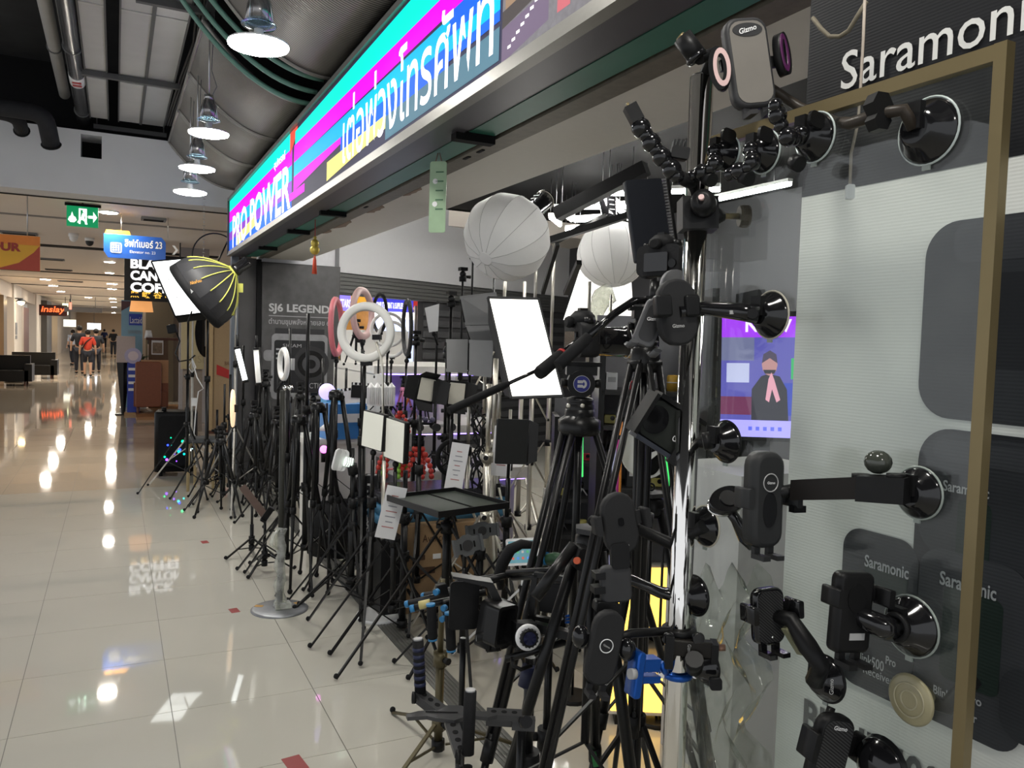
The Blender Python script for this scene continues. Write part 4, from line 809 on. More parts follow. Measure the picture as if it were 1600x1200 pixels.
def led_panel(t, c, ax, w, h, d=.03, face=None, body=None, doors=None, dm=None, bezel=.012):
    """flat LED light: n is the glowing side; doors = list of (side, angle, length)"""
    u, v, n = ax; c = Vector(c); body = body or blk
    MB().plate(w, h, .006, c, ax, d).build('panel_body', body, t)
    if face: MB().plate(w-2*bezel, h-2*bezel, .004, c+n*(d/2+.0012), ax, .003).build('light_face', face, t)
    for sd, ang, ln in (doors or []):
        a = math.radians(ang)
        e, lat, ww = {'L': (-u, v, h), 'R': (u, v, h), 'T': (v, u, w), 'B': (-v, u, w)}[sd]; hw_ = (w if sd in 'LR' else h)/2
        o = c+e*hw_+n*d/2; dr = e*math.cos(a)+n*math.sin(a); k = .82
        nn = lat.cross(dr).normalized()*.0015; q = [o-lat*ww/2, o+lat*ww/2, o+dr*ln+lat*ww/2*k, o+dr*ln-lat*ww/2*k]
        m = MB(); m._a([p_+nn for p_ in q]+[p_-nn for p_ in q], [(0, 1, 2, 3), (7, 6, 5, 4), (0, 4, 5, 1), (1, 5, 6, 2), (2, 6, 7, 3), (3, 7, 4, 0)], False); m.build('barn_door', dm or blk, t)
        MB().cyl(o-lat*ww*.45, o+lat*ww*.45, .004, n=6).build('door_hinge', blk2, t)
    MB().box(c-n*(d/2+.018), (w*.3, h*.35, .036), ax).build('control_box', blk, t)
def yoke(t, c, base, r=.009, mat=None):
    MB().tube([c, Vector(c).lerp(base, .5), base], r, 8).build('swivel', mat or blk, t); MB().sph(Vector(c).lerp(base, .35), r*2, n=10, m=6).build('swivel_knob', blk, t)
def ring_light(t, c, ax, R, r, mat, ry=None, sx=1.):
    MB().torus(c, ax, R, r, 48, 10, ry or r*.7).build('ring', mat, t)
    MB().torus(Vector(c)-ax[2]*r*.5, ax, R, r*1.04, 48, 8, r*.35).build('ring_back', wplas if mat in (MATS.get('ring_white'),) else mat, t)
    MB().box(Vector(c)-ax[1]*(R+r*.6)-ax[2]*r*.6, (r*2.4, r*2.2, r*1.8), ax).build('ring_mount', blk, t)
ringw = mk('ring_white', (.80, .79, .76), .35, var=.01); ringon = emat('ring_lit', (1, .93, .82), 2.0)
# ================================================================== cluster of stands at the far left of the shop front
def base(px, py): q = PZ(px, py); return q.x, q.y
# parabolic softbox with yellow ribs
yrib = mk('acid_yellow_rib', (.62, .62, .12), .5); d0 = 7.2
rc = PD(313, 459, d0); axn = (-CR*.80-CU*.60+CB*.16).normalized(); ax = frame(axn, CB)
t = T('parabolic_softbox', 'black parabolic softbox with bright yellow ribs on a tall stand', 'softbox', rc-Vector((0, 0, .35))); R_ = .335
prof = [(R_*(1-(i/10)**2.1)+.03*(i/10), -.36*(i/10)) for i in range(11)]
for g_ in range(16):
    a0, a1 = 2*math.pi*g_/16, 2*math.pi*(g_+1)/16; vs = []; fs = []
    for r_, z_ in prof:
        for a in (a0, a1): vs.append(rc+ax[0]*(r_*math.cos(a))+ax[1]*(r_*math.sin(a))+ax[2]*z_)
    for i in range(10): fs.append((2*i, 2*i+1, 2*i+3, 2*i+2))
    m = MB(); m._a(vs, fs, True); m.build('cloth_panel', mk('charcoal_nylon', (.035, .035, .038), .5, var=.15), t)
    MB().tube([rc+ax[0]*((r_+.004)*math.cos(a0))+ax[1]*((r_+.004)*math.sin(a0))+ax[2]*z_ for r_, z_ in prof[3:]], .0055, 5).build('rib', yrib, t)
MB().lathe([(R_, 0), (R_*1.01, .06), (R_*.96, .075), (R_*.5, .06), (0, .055)], rc, ax, 32).build('black_lip', clothb, t)
hb = rc-axn*.36; MB().lathe([(.055, .0), (.06, -.03), (.05, -.05), (.052, -.15), (.045, -.16)], hb, ax, 18).build('flash_head', gblk, t); MB().torus(hb+axn*.01, ax, .05, .012, 18, 6).build('speed_ring', yrib, t)
text('NiceFoto', PD(298, 445, d0-.36), CR*.96+CU*.25, CU*.97-CR*.2, .10, .028, mk('orange_letters', (.75, .36, .05), .5), t, bold=.02); MB().box(PD(297, 457, d0-.33), (.03, .05, .004), camframe(-40)).build('label_patch', lgry, t)
MB().cyl(PD(300, 486, d0-.1), PD(293, 505, d0-.1), .007).build('tilt_handle', blk2, t)
bx_, by_ = base(371, 775); 
MB().box(PD(375, 450, d0+.1), (.05, .04, .08)).build('bracket', yrib, t)
light_stand('silver light stand carrying the yellow ribbed softbox', *[(lambda q: q.x)(PD(367, 600, d0+.1)), (lambda q: q.y)(PD(367, 600, d0+.1))], PD(367, 445, d0+.1).z, .75, .42, 20, mk('dull_silver', (.28, .27, .25), .45, .5), .010)
# white glowing softbox left of it
u_, v_, n_ = camframe(0); TL, TR, BL = PD(222, 411, 7.7), PD(300, 404, 7.95), PD(289, 492, 7.35); uu = (TR-TL); vv = (TL-BL); cc = TL+uu/2-vv/2; wn = uu.cross(vv).normalized(); uw = uu.length; vw = vv.length
t = T('square_softbox', 'glowing white tilted square softbox behind the yellow ribbed one', 'softbox', cc-Vector((0, 0, .4)))
un = uu.normalized(); vn = wn.cross(un); softbox(t, cc, (un, vn, wn), uw, vw, .35, emat('softbox_strong_glow', (.97, 1, .97), E_SOFT*1.3))
for q in (.3, .62): MB().cyl(cc-un*uw*.47+vn*vw*(q-.5)+wn*.018, cc+un*uw*.47+vn*vw*(q-.5)+wn*.018, .003, n=4).build('cloth_seam', lgry, t)
MB().cyl(cc-un*uw*.33+vn*vw*.45+wn*.02, cc-un*uw*.33-vn*vw*.45+wn*.02, .003, n=4).build('cloth_seam', lgry, t)
q = cc-wn*.4; light_stand('black light stand under the glowing square softbox', q.x, q.y, q.z, .7, .45, 50, blk2, .012); MB().cyl(q, q+wn*.12, .05, n=14).build('lamp_base', gblk, t)
# slim white stand with a gooseneck clamp lamp
x, y = base(299, 752)
light_stand('slim white tripod stand with cables in front of the speaker', x, y, zat(x, y, 470), zat(x, y, 678), .48, 205, mk('white_stand', (.62, .60, .55), .4), .010, low=zat(x, y, 690)*.9)
t = T('gooseneck_clip', 'small black cube clip lamp on a curved gooseneck', 'clip lamp', PD(290, 560, 8.3))
MB().tube([PD(*p, 8.3) for p in ((276, 520), (281, 533), (274, 552), (280, 565), (297, 562), (305, 555))], .008, 8).build('gooseneck', blk2, t); MB().plate(.09, .09, .012, PD(269, 514, 8.3), camframe(12), .06, bev=.008).build('head', blk, t)
t = T('power_cable', 'loops of white power cable hanging on the slim stand', 'cable', PD(300, 600, 8.25)); MB().tube([PD(*p, 8.2) for p in ((300, 560), (306, 574), (300, 582), (294, 574), (300, 563), (308, 590), (318, 607), (310, 612), (306, 640), (303, 680), (307, 730))], .006, 6).build('cable', wplas, t); MB().box(PD(303, 628, 8.2), (.05, .05, .08)).build('adapter', wplas, t)
# speaker on castors
A = PZ(271, 746); t = T('trolley_speaker', 'black trolley loudspeaker with coloured disco lights on the floor', 'speaker', A); w_ = .44; sx = A.x+.02; sy = A.y+.05
axs = rz(-8); cs = Vector((sx+.02, sy+.17, 0))
MB().plate(w_, .30, .05, cs+Vector((0, 0, .39)), (axs[0], axs[1], axs[2]), .68, bev=.03).build('cabinet', blk, t)
MB().plate(w_*.78, .56, .05, cs-axs[1]*.152+Vector((0, 0, .40)), (axs[0], axs[2], -axs[1]), .012).build('grille', blkr, t)
for dx in (-.12, .12): MB().cyl(cs+axs[0]*dx-axs[1]*.1+Vector((0, 0, .73)), cs+axs[0]*dx-axs[1]*.1+Vector((0, 0, .77)), .025).build('handle_post', blk, t)
for dx in (-.14, .14): MB().cyl(cs+axs[0]*dx+axs[1]*.12+axs[0]*-.02+Vector((0, 0, .05)), cs+axs[0]*dx+axs[1]*.12+axs[0]*.02+Vector((0, 0, .05)), .05, n=14).build('wheel', blkr, t)
for dx, dy in ((-.15, -.11), (.15, -.11)): MB().cyl(cs+axs[0]*dx+axs[1]*dy, cs+axs[0]*dx+axs[1]*dy+Vector((0, 0, .06)), .02).build('foot', blkr, t)
dcol = [emat('disco_%d' % i, c, 3.5) for i, c in enumerate(((.02, .05, 1), (.0, .6, .5), (.2, .05, .9), (.0, .7, .2)))]
for i in range(12): q = cs-axs[1]*.161+axs[0]*random.uniform(-.12, .13)+Vector((0, 0, random.uniform(.15, .5))); MB().sph(q, .007+.004*(i % 3), n=8, m=5).build('disco_light', dcol[i % 4], t)
MB().sph(cs-axs[1]*.168+axs[0]*.16+Vector((0, 0, .31)), .024, n=10, m=6).build('disco_light', emat('disco_core', (.5, .9, 1), 8), t)
# round stool
A = PZ(289, 770); x, y = A.x+.19, A.y+.14; t = T('stool', 'round grey topped stool with bent birch legs', 'stool', (x, y, 0)); zt = .50; birch = mk('birch_wood', (.52, .40, .22), .4, var=.1, scale=8)
MB().lathe([(.19, 0), (.195, .015), (.19, .035), (0, .037)], (x, y, zt), WAX, 28).build('seat', mk('grey_felt_seat', (.07, .075, .08), .8), t)
for k in range(4):
    d = rz(205+90*k)[0]; MB().tube([Vector((x, y, zt-.012))+d*.02, Vector((x, y, zt-.014))+d*.11, Vector((x, y, zt-.03))+d*.155, Vector((x, y, zt-.08))+d*.17, Vector((x, y, 0.0))+d*.175], [.016, .018, .018, .018, .016], 6).build('leg', birch, t)
# black thin stands of the cluster: (label, base px, top y, hub y, spread, turn, radius)
stands = [
 ('tall black light stand right behind the stool', 322, 788, 470, 690, .42, 15, .012), ('black stand with a phone arm left of the round warm lamp', 349, 800, 600, 716, .34, 40, .010),
 ('black stand carrying the warm round lamp', 358, 786, 585, 705, .38, 75, .012), ('black light stand below the slanted bright tube', 378, 782, 540, 700, .40, 10, .011),
 ('black stand with a small tray under the tubes', 392, 776, 625, 660, .36, 55, .012), ('black light stand under the upright bright tube', 404, 790, 543, 720, .40, 30, .010),
 ('black stand whose mount meets the small ring lamp', 432, 800, 562, 700, .42, 5, .012), ('tallest black light stand crossing the printed camera', 449, 812, 512, 715, .45, 65, .012),
 ('black light stand just right of the poster camera lens', 475, 905, 490, 760, .42, 25, .013), ('thin black light stand with clamp left of the purple globe', 500, 830, 560, 720, .40, 48, .011),
 ('bare black light stand low behind the ring lamp stand', 462, 805, 640, 730, .36, 90, .010), ('dark stand half hidden behind the wrapped pole', 418, 770, 640, 690, .40, 110, .011),
 ('black stand with paired chrome spheres', 446, 905, 606, 800, .40, 12, .014), ('short black folded stand behind the stool', 338, 772, 640, 700, .30, 85, .012),
 ('black light stand with a crossbar near purple globe', 520, 822, 590, 735, .38, 100, .012), ('slender black stand between poster and white shelf', 536, 850, 575, 740, .40, 35, .011)]
for lab, px, py, ty, hy, sp_, ro, r_ in stands:
    x, y = base(px, py); light_stand(lab, x, y, zat(x, y, ty), zat(x, y, hy), sp_, ro, blk2, r_*1.15)
# folded tripods leaning in the cluster
for i, (px, py, ty, ro) in enumerate(((395, 800, 650, 30), (343, 805, 690, 80), (430, 815, 660, 0), (412, 785, 600, 60), (486, 835, 640, 20), (466, 790, 620, 95))):
    x, y = base(px, py); z = zat(x, y, ty)
    tr_ = tripod(['black photo tripod with plate in the middle of the cluster', 'half folded black tripod beside the stool', 'black photo tripod behind the wrapped pole', 'black photo tripod under the upright tube', 'black photo tripod left of the purple globe', 'black photo tripod against the slate poster'][i], (x, y, z), fan_feet(x, y, .20+.03*(i % 3), ro), .013, blk2); ballhead(tr_, (x, y, z+.03), 1.3)
# tube lights
for i, (a, b, lab) in enumerate((((371, 546), (383, 594), 'bright slanted white tube light in front of the slate wall'), ((400, 547), (404, 598), 'upright white tube light next to the slanted tube'))):
    A, B = PD(*a, 6.6), PD(*b, 6.6); t = T('tube_lamp', lab, 'tube lamp', B); MB().cyl(A, B, .021, n=12).build('tube', emat('tube_bright', (.95, 1, 1), 2.) if i == 0 else emat('tube_soft', (.8, .8, .76), .28), t)
    for p_, q_ in ((A, B), (B, A)): MB().cyl(p_, p_+(p_-q_).normalized()*.02, .028, n=12).build('end_cap', blk, t)
    MB().cyl(A, A+Vector((0, 0, .12)), .012, n=8).build('grip', blk, t)
# warm round disc lamp seen edge on
c = PD(363, 638, 6.5); t = T('disc_lamp', 'warm cream disc lamp seen edge on beside the stands', 'disc lamp', c-Vector((0, 0, .18))); axd = frame((CR*.97+CB*-.24).normalized()*-1)
MB().lathe([(0, .006), (.15, .004), (.155, 0), (.15, -.012), (0, -.02)], c, axd, 32, sx=1).build('disc', emat('warm_disc', (1, .70, .44), .6), t); MB().box(c-axd[2]*.03, (.06, .06, .03), axd).build('back_plate', blk, t)
# small ring light in front of the poster
t = T('ring_light', 'small white ring lamp turned sideways before the poster camera', 'ring light', PD(443, 600, 6.2)); axr = frame((-CR*.86+CB*.5).normalized()); c = PD(443, 569, 6.2)
ring_light(t, c, axr, .112, .020, ringw, .02); yoke(t, c-axr[1]*.125, PD(433, 610, 6.2)); MB().box(c-axr[2]*.07, (.05, .09, .02), axr).build('phone_clip', lgry, t)
# pair of chrome spheres on the stand
t = T('twin_sphere_mount', 'pair of small chrome spheres on top of a stand', 'mount', PD(450, 610, 4.9))
for px in (446, 454): MB().sph(PD(px, 606, 4.9), .017, n=12, m=8).build('sphere', chrome, t)
MB().cyl(PD(442, 609, 4.9), PD(458, 609, 4.9), .006).build('bar', blk2, t)
# pole on a round steel base wrapped in plastic
x, y = base(437, 952); t = T('wrapped_pole', 'black pole with plastic wrapped foot on a round steel base', 'pole stand', (x, y, 0)); z1 = zat(x, y, 610); zw = zat(x, y, 825)
MB().lathe([(.165, 0), (.165, .006), (.15, .012), (.03, .016)], (x, y, 0), WAX, 36).build('round_base', mk('scuffed_steel_plate', (.30, .31, .33), .4, .6, var=.35, scale=12), t)
MB().cyl((x, y, .01), (x, y, z1), .0165, n=14).build('pole', mk('dark_olive_metal', (.035, .035, .03), .35), t)
wrap = glassmat('milky_plastic_wrap', (.86, .87, .78), 1.4, .25, haze=.35); pts = [Vector((x+.006*math.sin(k*1.7), y+.005*math.cos(k*2.1), .02+(zw-.02)*k/12)) for k in range(13)]
MB().tube(pts, [.042 if k < 1 else .030+.006*math.sin(k*2.2) for k in range(13)], 10).build('plastic_wrap', wrap, t); MB().tube([Vector((x-.02, y-.02, zw*.75)), Vector((x-.06, y-.03, zw*.82)), Vector((x-.045, y-.03, zw*.95)), Vector((x-.01, y-.02, zw))], [.012, .022, .018, .006], 8, flat=.4).build('loose_plastic', wrap, t); MB().box((x+.01, y-.03, .035), (.09, .07, .03)).build('foot_wrap', wrap, t)
for a in (150, 20): d = rz(a)[0]; MB().box(Vector((x, y, .0135))+d*.125, (.05, .03, .002), (d, rz(a+90)[0], Vector((0, 0, 1)))).build('base_sticker', mk('orange_sticker', (.5, .28, .07), .6), t)
# two mini tripods with phone holders in front of the cluster
for i, (px, py, ty, hy, lab) in enumerate(((393, 868, 790, 845, 'mini black tripod with a brown wooden phone rest'), (413, 893, 812, 877, 'mini black tripod with clamp just left of the wrapped pole'))):
    x, y = base(px, py); t = light_stand(lab, x, y, zat(x, y, ty), .12, .20, 200+30*i, blk2, .011, low=.06, name='mini_tripod')
    z = zat(x, y, ty)
    if i == 0: MB().plate(.05, .26, .006, PD(396, 783, 5.55), camframe(38, 30), .018).build('phone_rest', mk('brown_wood_rest', (.09, .05, .035), .5, var=.2), t)
    else: phone_clip(t, PD(418, 803, 5.3), camframe(-35, 20), .04, .10)
for i, (px, py, ty) in enumerate(((453, 928, 660), (484, 925, 640), (512, 930, 620))):   # monopods with ball feet
    x, y = base(px, py); z = zat(x, y, ty)
    tripod(['black photo tripod with round feet left of the tall boxes', 'black photo tripod with round feet in front of black cloth', 'black photo tripod with round feet nearest the boxes'][i], (x+.06, y+.12, z), [Vector((x, y, 0)), Vector((x+.30, y+.12, 0)), Vector((x+.02, y+.40, 0))], .0135, blk2)
# ================================================================== white display shelving inside the shop
violet = emat('violet_strip', (.35, .22, 1), 3.2); shw = offw
Yf = 5.3; cA = PY(640, 757, Yf); cB = PY(800, 745, Yf); x0, x1 = cA.x, cA.x+.95    # left and right end of the shelf unit
def zrow(py): return PY(640, py, Yf).z
sh_ = T('display_shelf', 'white stepped display shelving with violet light strips inside the shop', 'shelf unit', ((x0+x1)/2, Yf, 0))
zl = [zrow(757), zrow(686), zrow(592)]
for k, (z, y0, y1, th, xa) in enumerate(((zl[0], Yf, 7.3, .085, x0), (zl[1], Yf+.25, 7.3, .06, x0+.10), (zl[2], Yf+.75, 7.3, .06, x0-.05))):
    MB().bx(xa, x1, y0, y1, z, z+th).build('shelf', shw, sh_); MB().bx(xa+.02, x1-.02, y0+.04, y0+.05, z-.012, z-.002).build('light_strip', violet, sh_)
MB().bx(x0+.45, x0+.50, Yf+.3, 7.3, zl[0]+.085, zl[2]).build('divider', shw, sh_); MB().bx(x0-.05, x1, 7.28, 7.33, 0, zl[2]+.06).build('back_panel', shw, sh_); MB().bx(x0-.04, x0, Yf+.5, 7.3, zl[1], zl[2]).build('side_panel', shw, sh_)
MB().bx(x0+.05, x1-.05, Yf+.15, 7.2, .1, zl[0]).build('plinth', mk('violet_grey_board', (.35, .33, .38), .5), sh_); MB().bx(x0+.05, x1-.05, Yf+.15, 7.2, 0, .1).build('kick_board', dgry, sh_)  # plinth board in one even pale violet grey
MB().bx(x0-.02, x0+.38, Yf+1.2, 7.2, zl[2]+.06, zl[2]+.34).build('top_box', shw, sh_)
MB().bx(x0+.10, x1, 7.25, 7.27, zl[1]+.1, zl[1]+.13).build('light_strip', violet, sh_); MB().bx(x0-.04, x0+.4, Yf+1.15, Yf+1.17, zl[2]+.03, zl[2]+.05).build('light_strip', violet, sh_)
# items on the shelves ---------------------------------------------------
bluebox = mk('bright_blue_box', (.05, .22, .55), .4); S2 = zl[1]+.06; S1 = zl[0]+.085; S3 = zl[2]+.06
def on(px, d, z): # point above the shelf at pixel column px
    q = PD(px, 600, d); return Vector((q.x, q.y, z))
def carton(label, c, w, d, h, m_, rot=0, stripe=None, group=None, cat='box'):
    c = Vector(c); t = T('product_box', label, cat, c, group); a = rz(rot)
    MB().box(c+Vector((0, 0, h/2)), (w, d, h), a).build('carton', m_, t); MB().box(c+Vector((0, 0, h+.0006)), (w*.98, d*.05, .001), a).build('tape', mk('clear_tape', (.45, .4, .3), .3), t)
    if stripe: MB().box(c-a[1]*(d/2+.0008)+Vector((0, 0, h*.6)), (w*.8, .0015, h*.25), a).build('label_print', stripe, t)
    return t
carton('bright blue product box on the white shelf behind the tripods', on(537, 6.0, .86), .30, .2, .26, bluebox, 8, wht); carton('second blue box leaning behind the black tripods', on(520, 6.3, .86), .14, .2, .34, mk('sky_blue_box', (.10, .35, .65), .4), 0, wht)
t = T('plinth_stand', 'white low plinth under the blue boxes', 'plinth', on(530, 6.1, 0)); q = on(530, 6.15, 0); MB().box(q+Vector((0, 0, .84)), (.6, .45, .04)).build('top_board', shw, t); MB().box(q+Vector((0, 0, .41)), (.5, .35, .82)).build('body', shw, t)
# clapperboards
for i, (px, py, lab) in enumerate(((548, 620, 'white clapperboard with striped arm on the shelf'), (562, 612, 'dark clapperboard leaning beside the white one'))):
    c = PD(px, py, 5.7); a = camframe(8-12*i, 15); t = T('clapperboard', lab, 'clapperboard', c-Vector((0, 0, .05))); MB().plate(.12, .09, .004, c, a, .006).build('board', wplas if i == 0 else blk, t)
    MB().box(c+a[1]*.055, (.12, .018, .008), a).build('clap_stick', blk, t)
    for k in range(4): MB().box(c+a[1]*.055+a[0]*(-.045+.03*k)+a[2]*.005, (.013, .017, .001), a).build('stripe', wht, t)
# white pointed tubes (paper house lamps)
for i, px in enumerate((579, 589, 600, 611)):
    c = PD(px, 634, 5.6); t = T('pointed_lantern', 'white ribbed house-shaped tube on shelf, %s from left' % ('first', 'second', 'third', 'fourth')[i], 'ornament', c); a = camframe()
    MB().lathe([(.028, 0), (.028, .13), (.0, .165)], c, (CR, Vector((CR.y, -CR.x, 0)).normalized(), Vector((0, 0, 1))), 8, sm=False).build('house_body', wplas, t)
    for k in range(3): MB().cyl(c+CR*(-.014+.014*k)+CB*.028+Vector((0, 0, .01)), c+CR*(-.014+.014*k)+CB*.028+Vector((0, 0, .125)), .002, n=4).build('fold', lgry, t)
# flexible red tripods and skater dolly
rdk = mk('red_gripper', (.60, .05, .035), .4)
def flexpod(label, c, s, mat, rot=0, beads=6):
    c = Vector(c); t = T('flexible_tripod', label, 'mini tripod', c); top = c+Vector((0, 0, .17*s))
    for k in range(3):
        d = rz(rot+120*k)[0]
        lg = MB()
        for b in range(beads): lg.sph(top.lerp(c+d*.07*s, (b+.6)/beads)+d*(.02*s*math.sin(math.pi*b/beads)), .016*s, n=10, m=6)
        lg.build('bead_leg', mat, t)
    MB().cyl(top, top+Vector((0, 0, .03*s)), .016*s, n=12).build('collar', blk, t); MB().sph(top+Vector((0, 0, .04*s)), .014*s).build('ball', blk2, t); MB().cyl(top+Vector((0, 0, .05*s)), top+Vector((0, 0, .058*s)), .022*s, n=14).build('plate', blk, t)
for i, (px, py, m_, lab) in enumerate(((606, 772, rdk, 'red beaded mini tripod left behind the white panel'), (618, 776, mk('lime_gripper', (.25, .5, .06), .4), 'lime green beaded mini tripod on the low shelf'), (648, 768, rdk, 'big red beaded mini tripod beside the panel light'), (657, 762, rdk, 'red beaded mini tripod with black head, rightmost'), (625, 640, rdk, 'small red mini tripod standing on the middle shelf'))):
    q = PD(px, py, 5.45); flexpod(lab, (q.x, q.y, S1 if i < 4 else S2), 1.25 if i < 4 else .9, m_, 20*i)
q = PD(657, 797, 5.3); tag(MB().prism([(-.1, -.03), (.1, -.02), (.05, .05), (-.09, .02)], (q.x, Yf+.15, S1+.004), X1, Vector((0, 1, 0)), Z1, .006).build('pink_strap', pink), 'flat pink strap lying on the low white shelf', 'strap')
t = T('camera_dolly', 'black skater camera dolly with small wheels on the middle shelf', 'camera dolly', on(655, 5.6, S2)); q = on(655, 5.6, S2)
MB().box(q+Vector((0, 0, .05)), (.22, .08, .014), rz(-10)).build('deck', blk2, t)
for dx in (-.12, 0, .12):
    for dy in (-.07, .07): w0 = q+rz(-10)[0]*dx+rz(-10)[1]*dy+Vector((0, 0, .028)); MB().cyl(w0-rz(-10)[1]*.012, w0+rz(-10)[1]*.012, .027, n=14).build('wheel', dgry, t)
for k in range(5): MB().sph(q+rz(-10)[0]*(-.1+.05*k)+Vector((0, 0, .075)), .02, n=10, m=6).build('joint', mk('violet_grey_joint', (.10, .09, .16), .4), t)
q = on(693, 5.6, S2); t = T('camera_dolly', 'silver table dolly with two wheels at the shelf end', 'camera dolly', q); MB().box(q+Vector((0, 0, .04)), (.12, .05, .02), rz(-15)).build('deck', lgry, t)
for dx in (-.06, .06): MB().cyl(q+Vector((dx, -.04, .03)), q+Vector((dx, -.02, .03)), .028, n=14).build('wheel', dgry, t)
# violet globe on a cone stand and glowing magenta ball
t = T('globe_lamp', 'white globe lamp glowing violet on a small tripod left of the shelf', 'globe lamp', PD(512, 640, 5.6)); MB().sph(PD(511, 612, 5.6), .058, n=18, m=12).build('globe', emat('violet_globe', (.55, .48, .95), .7), t); MB().cyl(PD(511, 630, 5.6), PD(511, 660, 5.6), .008).build('stem', blk2, t); MB().lathe([(.07, 0), (.012, .05)], PD(511, 672, 5.6), WAX, 14).build('base', wplas, t)
t = T('disco_ball_lamp', 'small magenta glowing ball lamp near the clear bulb', 'ball lamp', PD(506, 712, 5.4)); MB().sph(PD(506, 702, 5.4), .026, n=14, m=10).build('ball', emat('magenta_ball', (1, .15, .9), 2.5), t); MB().cyl(PD(506, 708, 5.4), PD(506, 722, 5.4), .02, n=12).build('base', blk, t)
# ------------------------------------------------ ring lights over the shelf
def shelf_z(x, y):   # height of what a stand at this place stands on
    if not (x0-.06 < x < x1 and Yf < y < 7.3): return 0.
    if x < x0+.38 and y > Yf+1.2: return S3+.28
    return S3 if y > Yf+.75 else S2 if y > Yf+.25 else S1
def on_stand(lab, q, hub=.6, spread=.35, rot=0, r=.012, mat=None):
    z0 = shelf_z(q.x, q.y)
    if z0 > q.z-.12: z0 = 0. if z0 == 0. else (S2 if S2 < q.z-.1 else S1)
    if z0: return light_stand(lab, q.x, q.y, q.z, min(.12, (q.z-z0)*.5), .12, rot, mat or blk2, r*.8, z0=z0)
    return light_stand(lab, q.x, q.y, q.z, hub, spread, rot, mat or blk2, r)
t = T('ring_light', 'large white ring light facing the viewer on a black stand', 'ring light', PD(570, 562, 4.75)); c = PD(571, 519, 4.75); a = camframe(0, -12); ring_light(t, c, a, .155, .025, ringw, .018); yoke(t, c-a[1]*.17, PD(569, 575, 4.8)); MB().box(PD(589, 527, 4.72), (.05, .03, .03), a).build('power_box', blk, t)
on_stand('gold collared black stand under the large white ring light', PD(569, 572, 4.85), .62, .40, 15, .016)
for i, (cx, cy, R_, r_, yaw, m_, d_, lab, sx) in enumerate(((567, 490, .17, .026, 77, rose, 5.9, 'tilted pink and grey ring light behind the big white ring', 1), (526, 511, .19, .022, 91, pink, 5.6, 'hot pink ring light seen nearly edge on', 1), (593, 489, .145, .014, -60, blk, 6.2, 'thin black ring light frame behind the pink ring', 1), (606, 515, .12, .012, 10, ringw, 5.9, 'thin white ring light right of the big ring', 1), (612, 530, .13, .013, -25, ringw, 6.1, 'lower thin white ring light overlapping the other thin ring', 1), (636, 512, .19, .018, -74, dgry, 5.7, 'tall dark ring light seen edge on beside the column', 1))):
    c = PD(cx, cy, d_); a = camframe(0, yaw); t = T('ring_light', lab, 'ring light', c-Vector((0, 0, R_+.06))); ring_light(t, c, a, R_, r_, m_, r_*.8); yoke(t, c-a[1]*(R_+r_), c-Vector((0, 0, R_+.1)))
    on_stand('black light stand holding the '+' '.join(lab.split()[:5]), c-Vector((0, 0, R_+.09)), .55, .34, 20*i, .012)
t = T('gooseneck_pole', 'white gooseneck pole rising in front of the shelf', 'gooseneck', PD(601, 720, 4.6)); MB().tube([PD(*p, 4.6) for p in ((588, 534), (590, 545), (595, 558), (598, 580), (598, 620), (600, 720))], .0085, 8).build('neck', champ, t); qb = PD(600, 720, 4.6); MB().cyl(qb, (qb.x, qb.y, .02), .011).build('pole', champ, t); MB().cyl((qb.x, qb.y, 0), (qb.x, qb.y, .02), .14, n=20).build('base', wplas, t)
# small white fan-like lamp head at the dark column
t = T('paddle_lamp', 'small white paddle shaped lamp on a black stand at the dark shutters', 'lamp', PD(676, 512, 5.6)); MB().prism([(-.05, .07), (.05, .10), (.04, -.09), (-.02, -.10)], PD(675, 497, 5.6), *camframe(0, 10), .02).build('paddle', wplas, t); yoke(t, PD(675, 512, 5.6), PD(684, 540, 5.6)); on_stand('black stand with clamps by the dark shutters', PD(684, 470, 5.65), .6, .36, 10, .013)
for i, (px, ty, d_) in enumerate(((723, 440, 5.8), (739, 405, 5.9), (772, 430, 6.6), (705, 480, 5.2), (650, 540, 5.5), (698, 560, 5.0))): 
    q = PD(px, ty, d_); t = on_stand(['black stand with a round tripod plate in front of the fascia', 'black stand with bent phone mount beside the near lantern', 'thin dark stand behind the near lantern', 'black stand left of the grey barn light', 'black stand behind the barn door lights', 'black stand behind the grey paired panels'][i], q, .6, .36, 25*i, .012); ballhead(t, q, 1.2)
# ------------------------------------------------ white LED panels
facew = mk('led_panel_face', (.70, .70, .62), .4, emit=.12, ecol=(1, .98, .85), var=.01)
def quadframe(TL, TR, BL):
    u = (TR-TL); v = (TL-BL); n = u.cross(v).normalized(); un = u.normalized(); vn = n.cross(un); return TL+u/2-v/2, (un, vn, n), u.length, v.length
for i, (tl, tr, bl, d_, lab) in enumerate((((570, 640), (602, 648), (570, 697), (4.35, 4.22, 4.35), 'left white faced square LED panel on a stand'), ((603, 650), (634, 660), (606, 714), (4.25, 4.1, 4.25), 'right white faced LED panel with thick black edge'))):
    c, a, w, h = quadframe(PD(*tl, d_[0]), PD(*tr, d_[1]), PD(*bl, d_[2])); t = T('square_led_light', lab, 'LED panel', c-Vector((0, 0, h/2))); led_panel(t, c, a, w, h, .03, facew, blk, bezel=.005); q = c-a[1]*(h/2+.06); yoke(t, c-a[1]*h/2, q); on_stand(('black light stand under the left white LED panel', 'black light stand under the right white LED panel')[i], q, .55, .42, 8+40*i, .013)
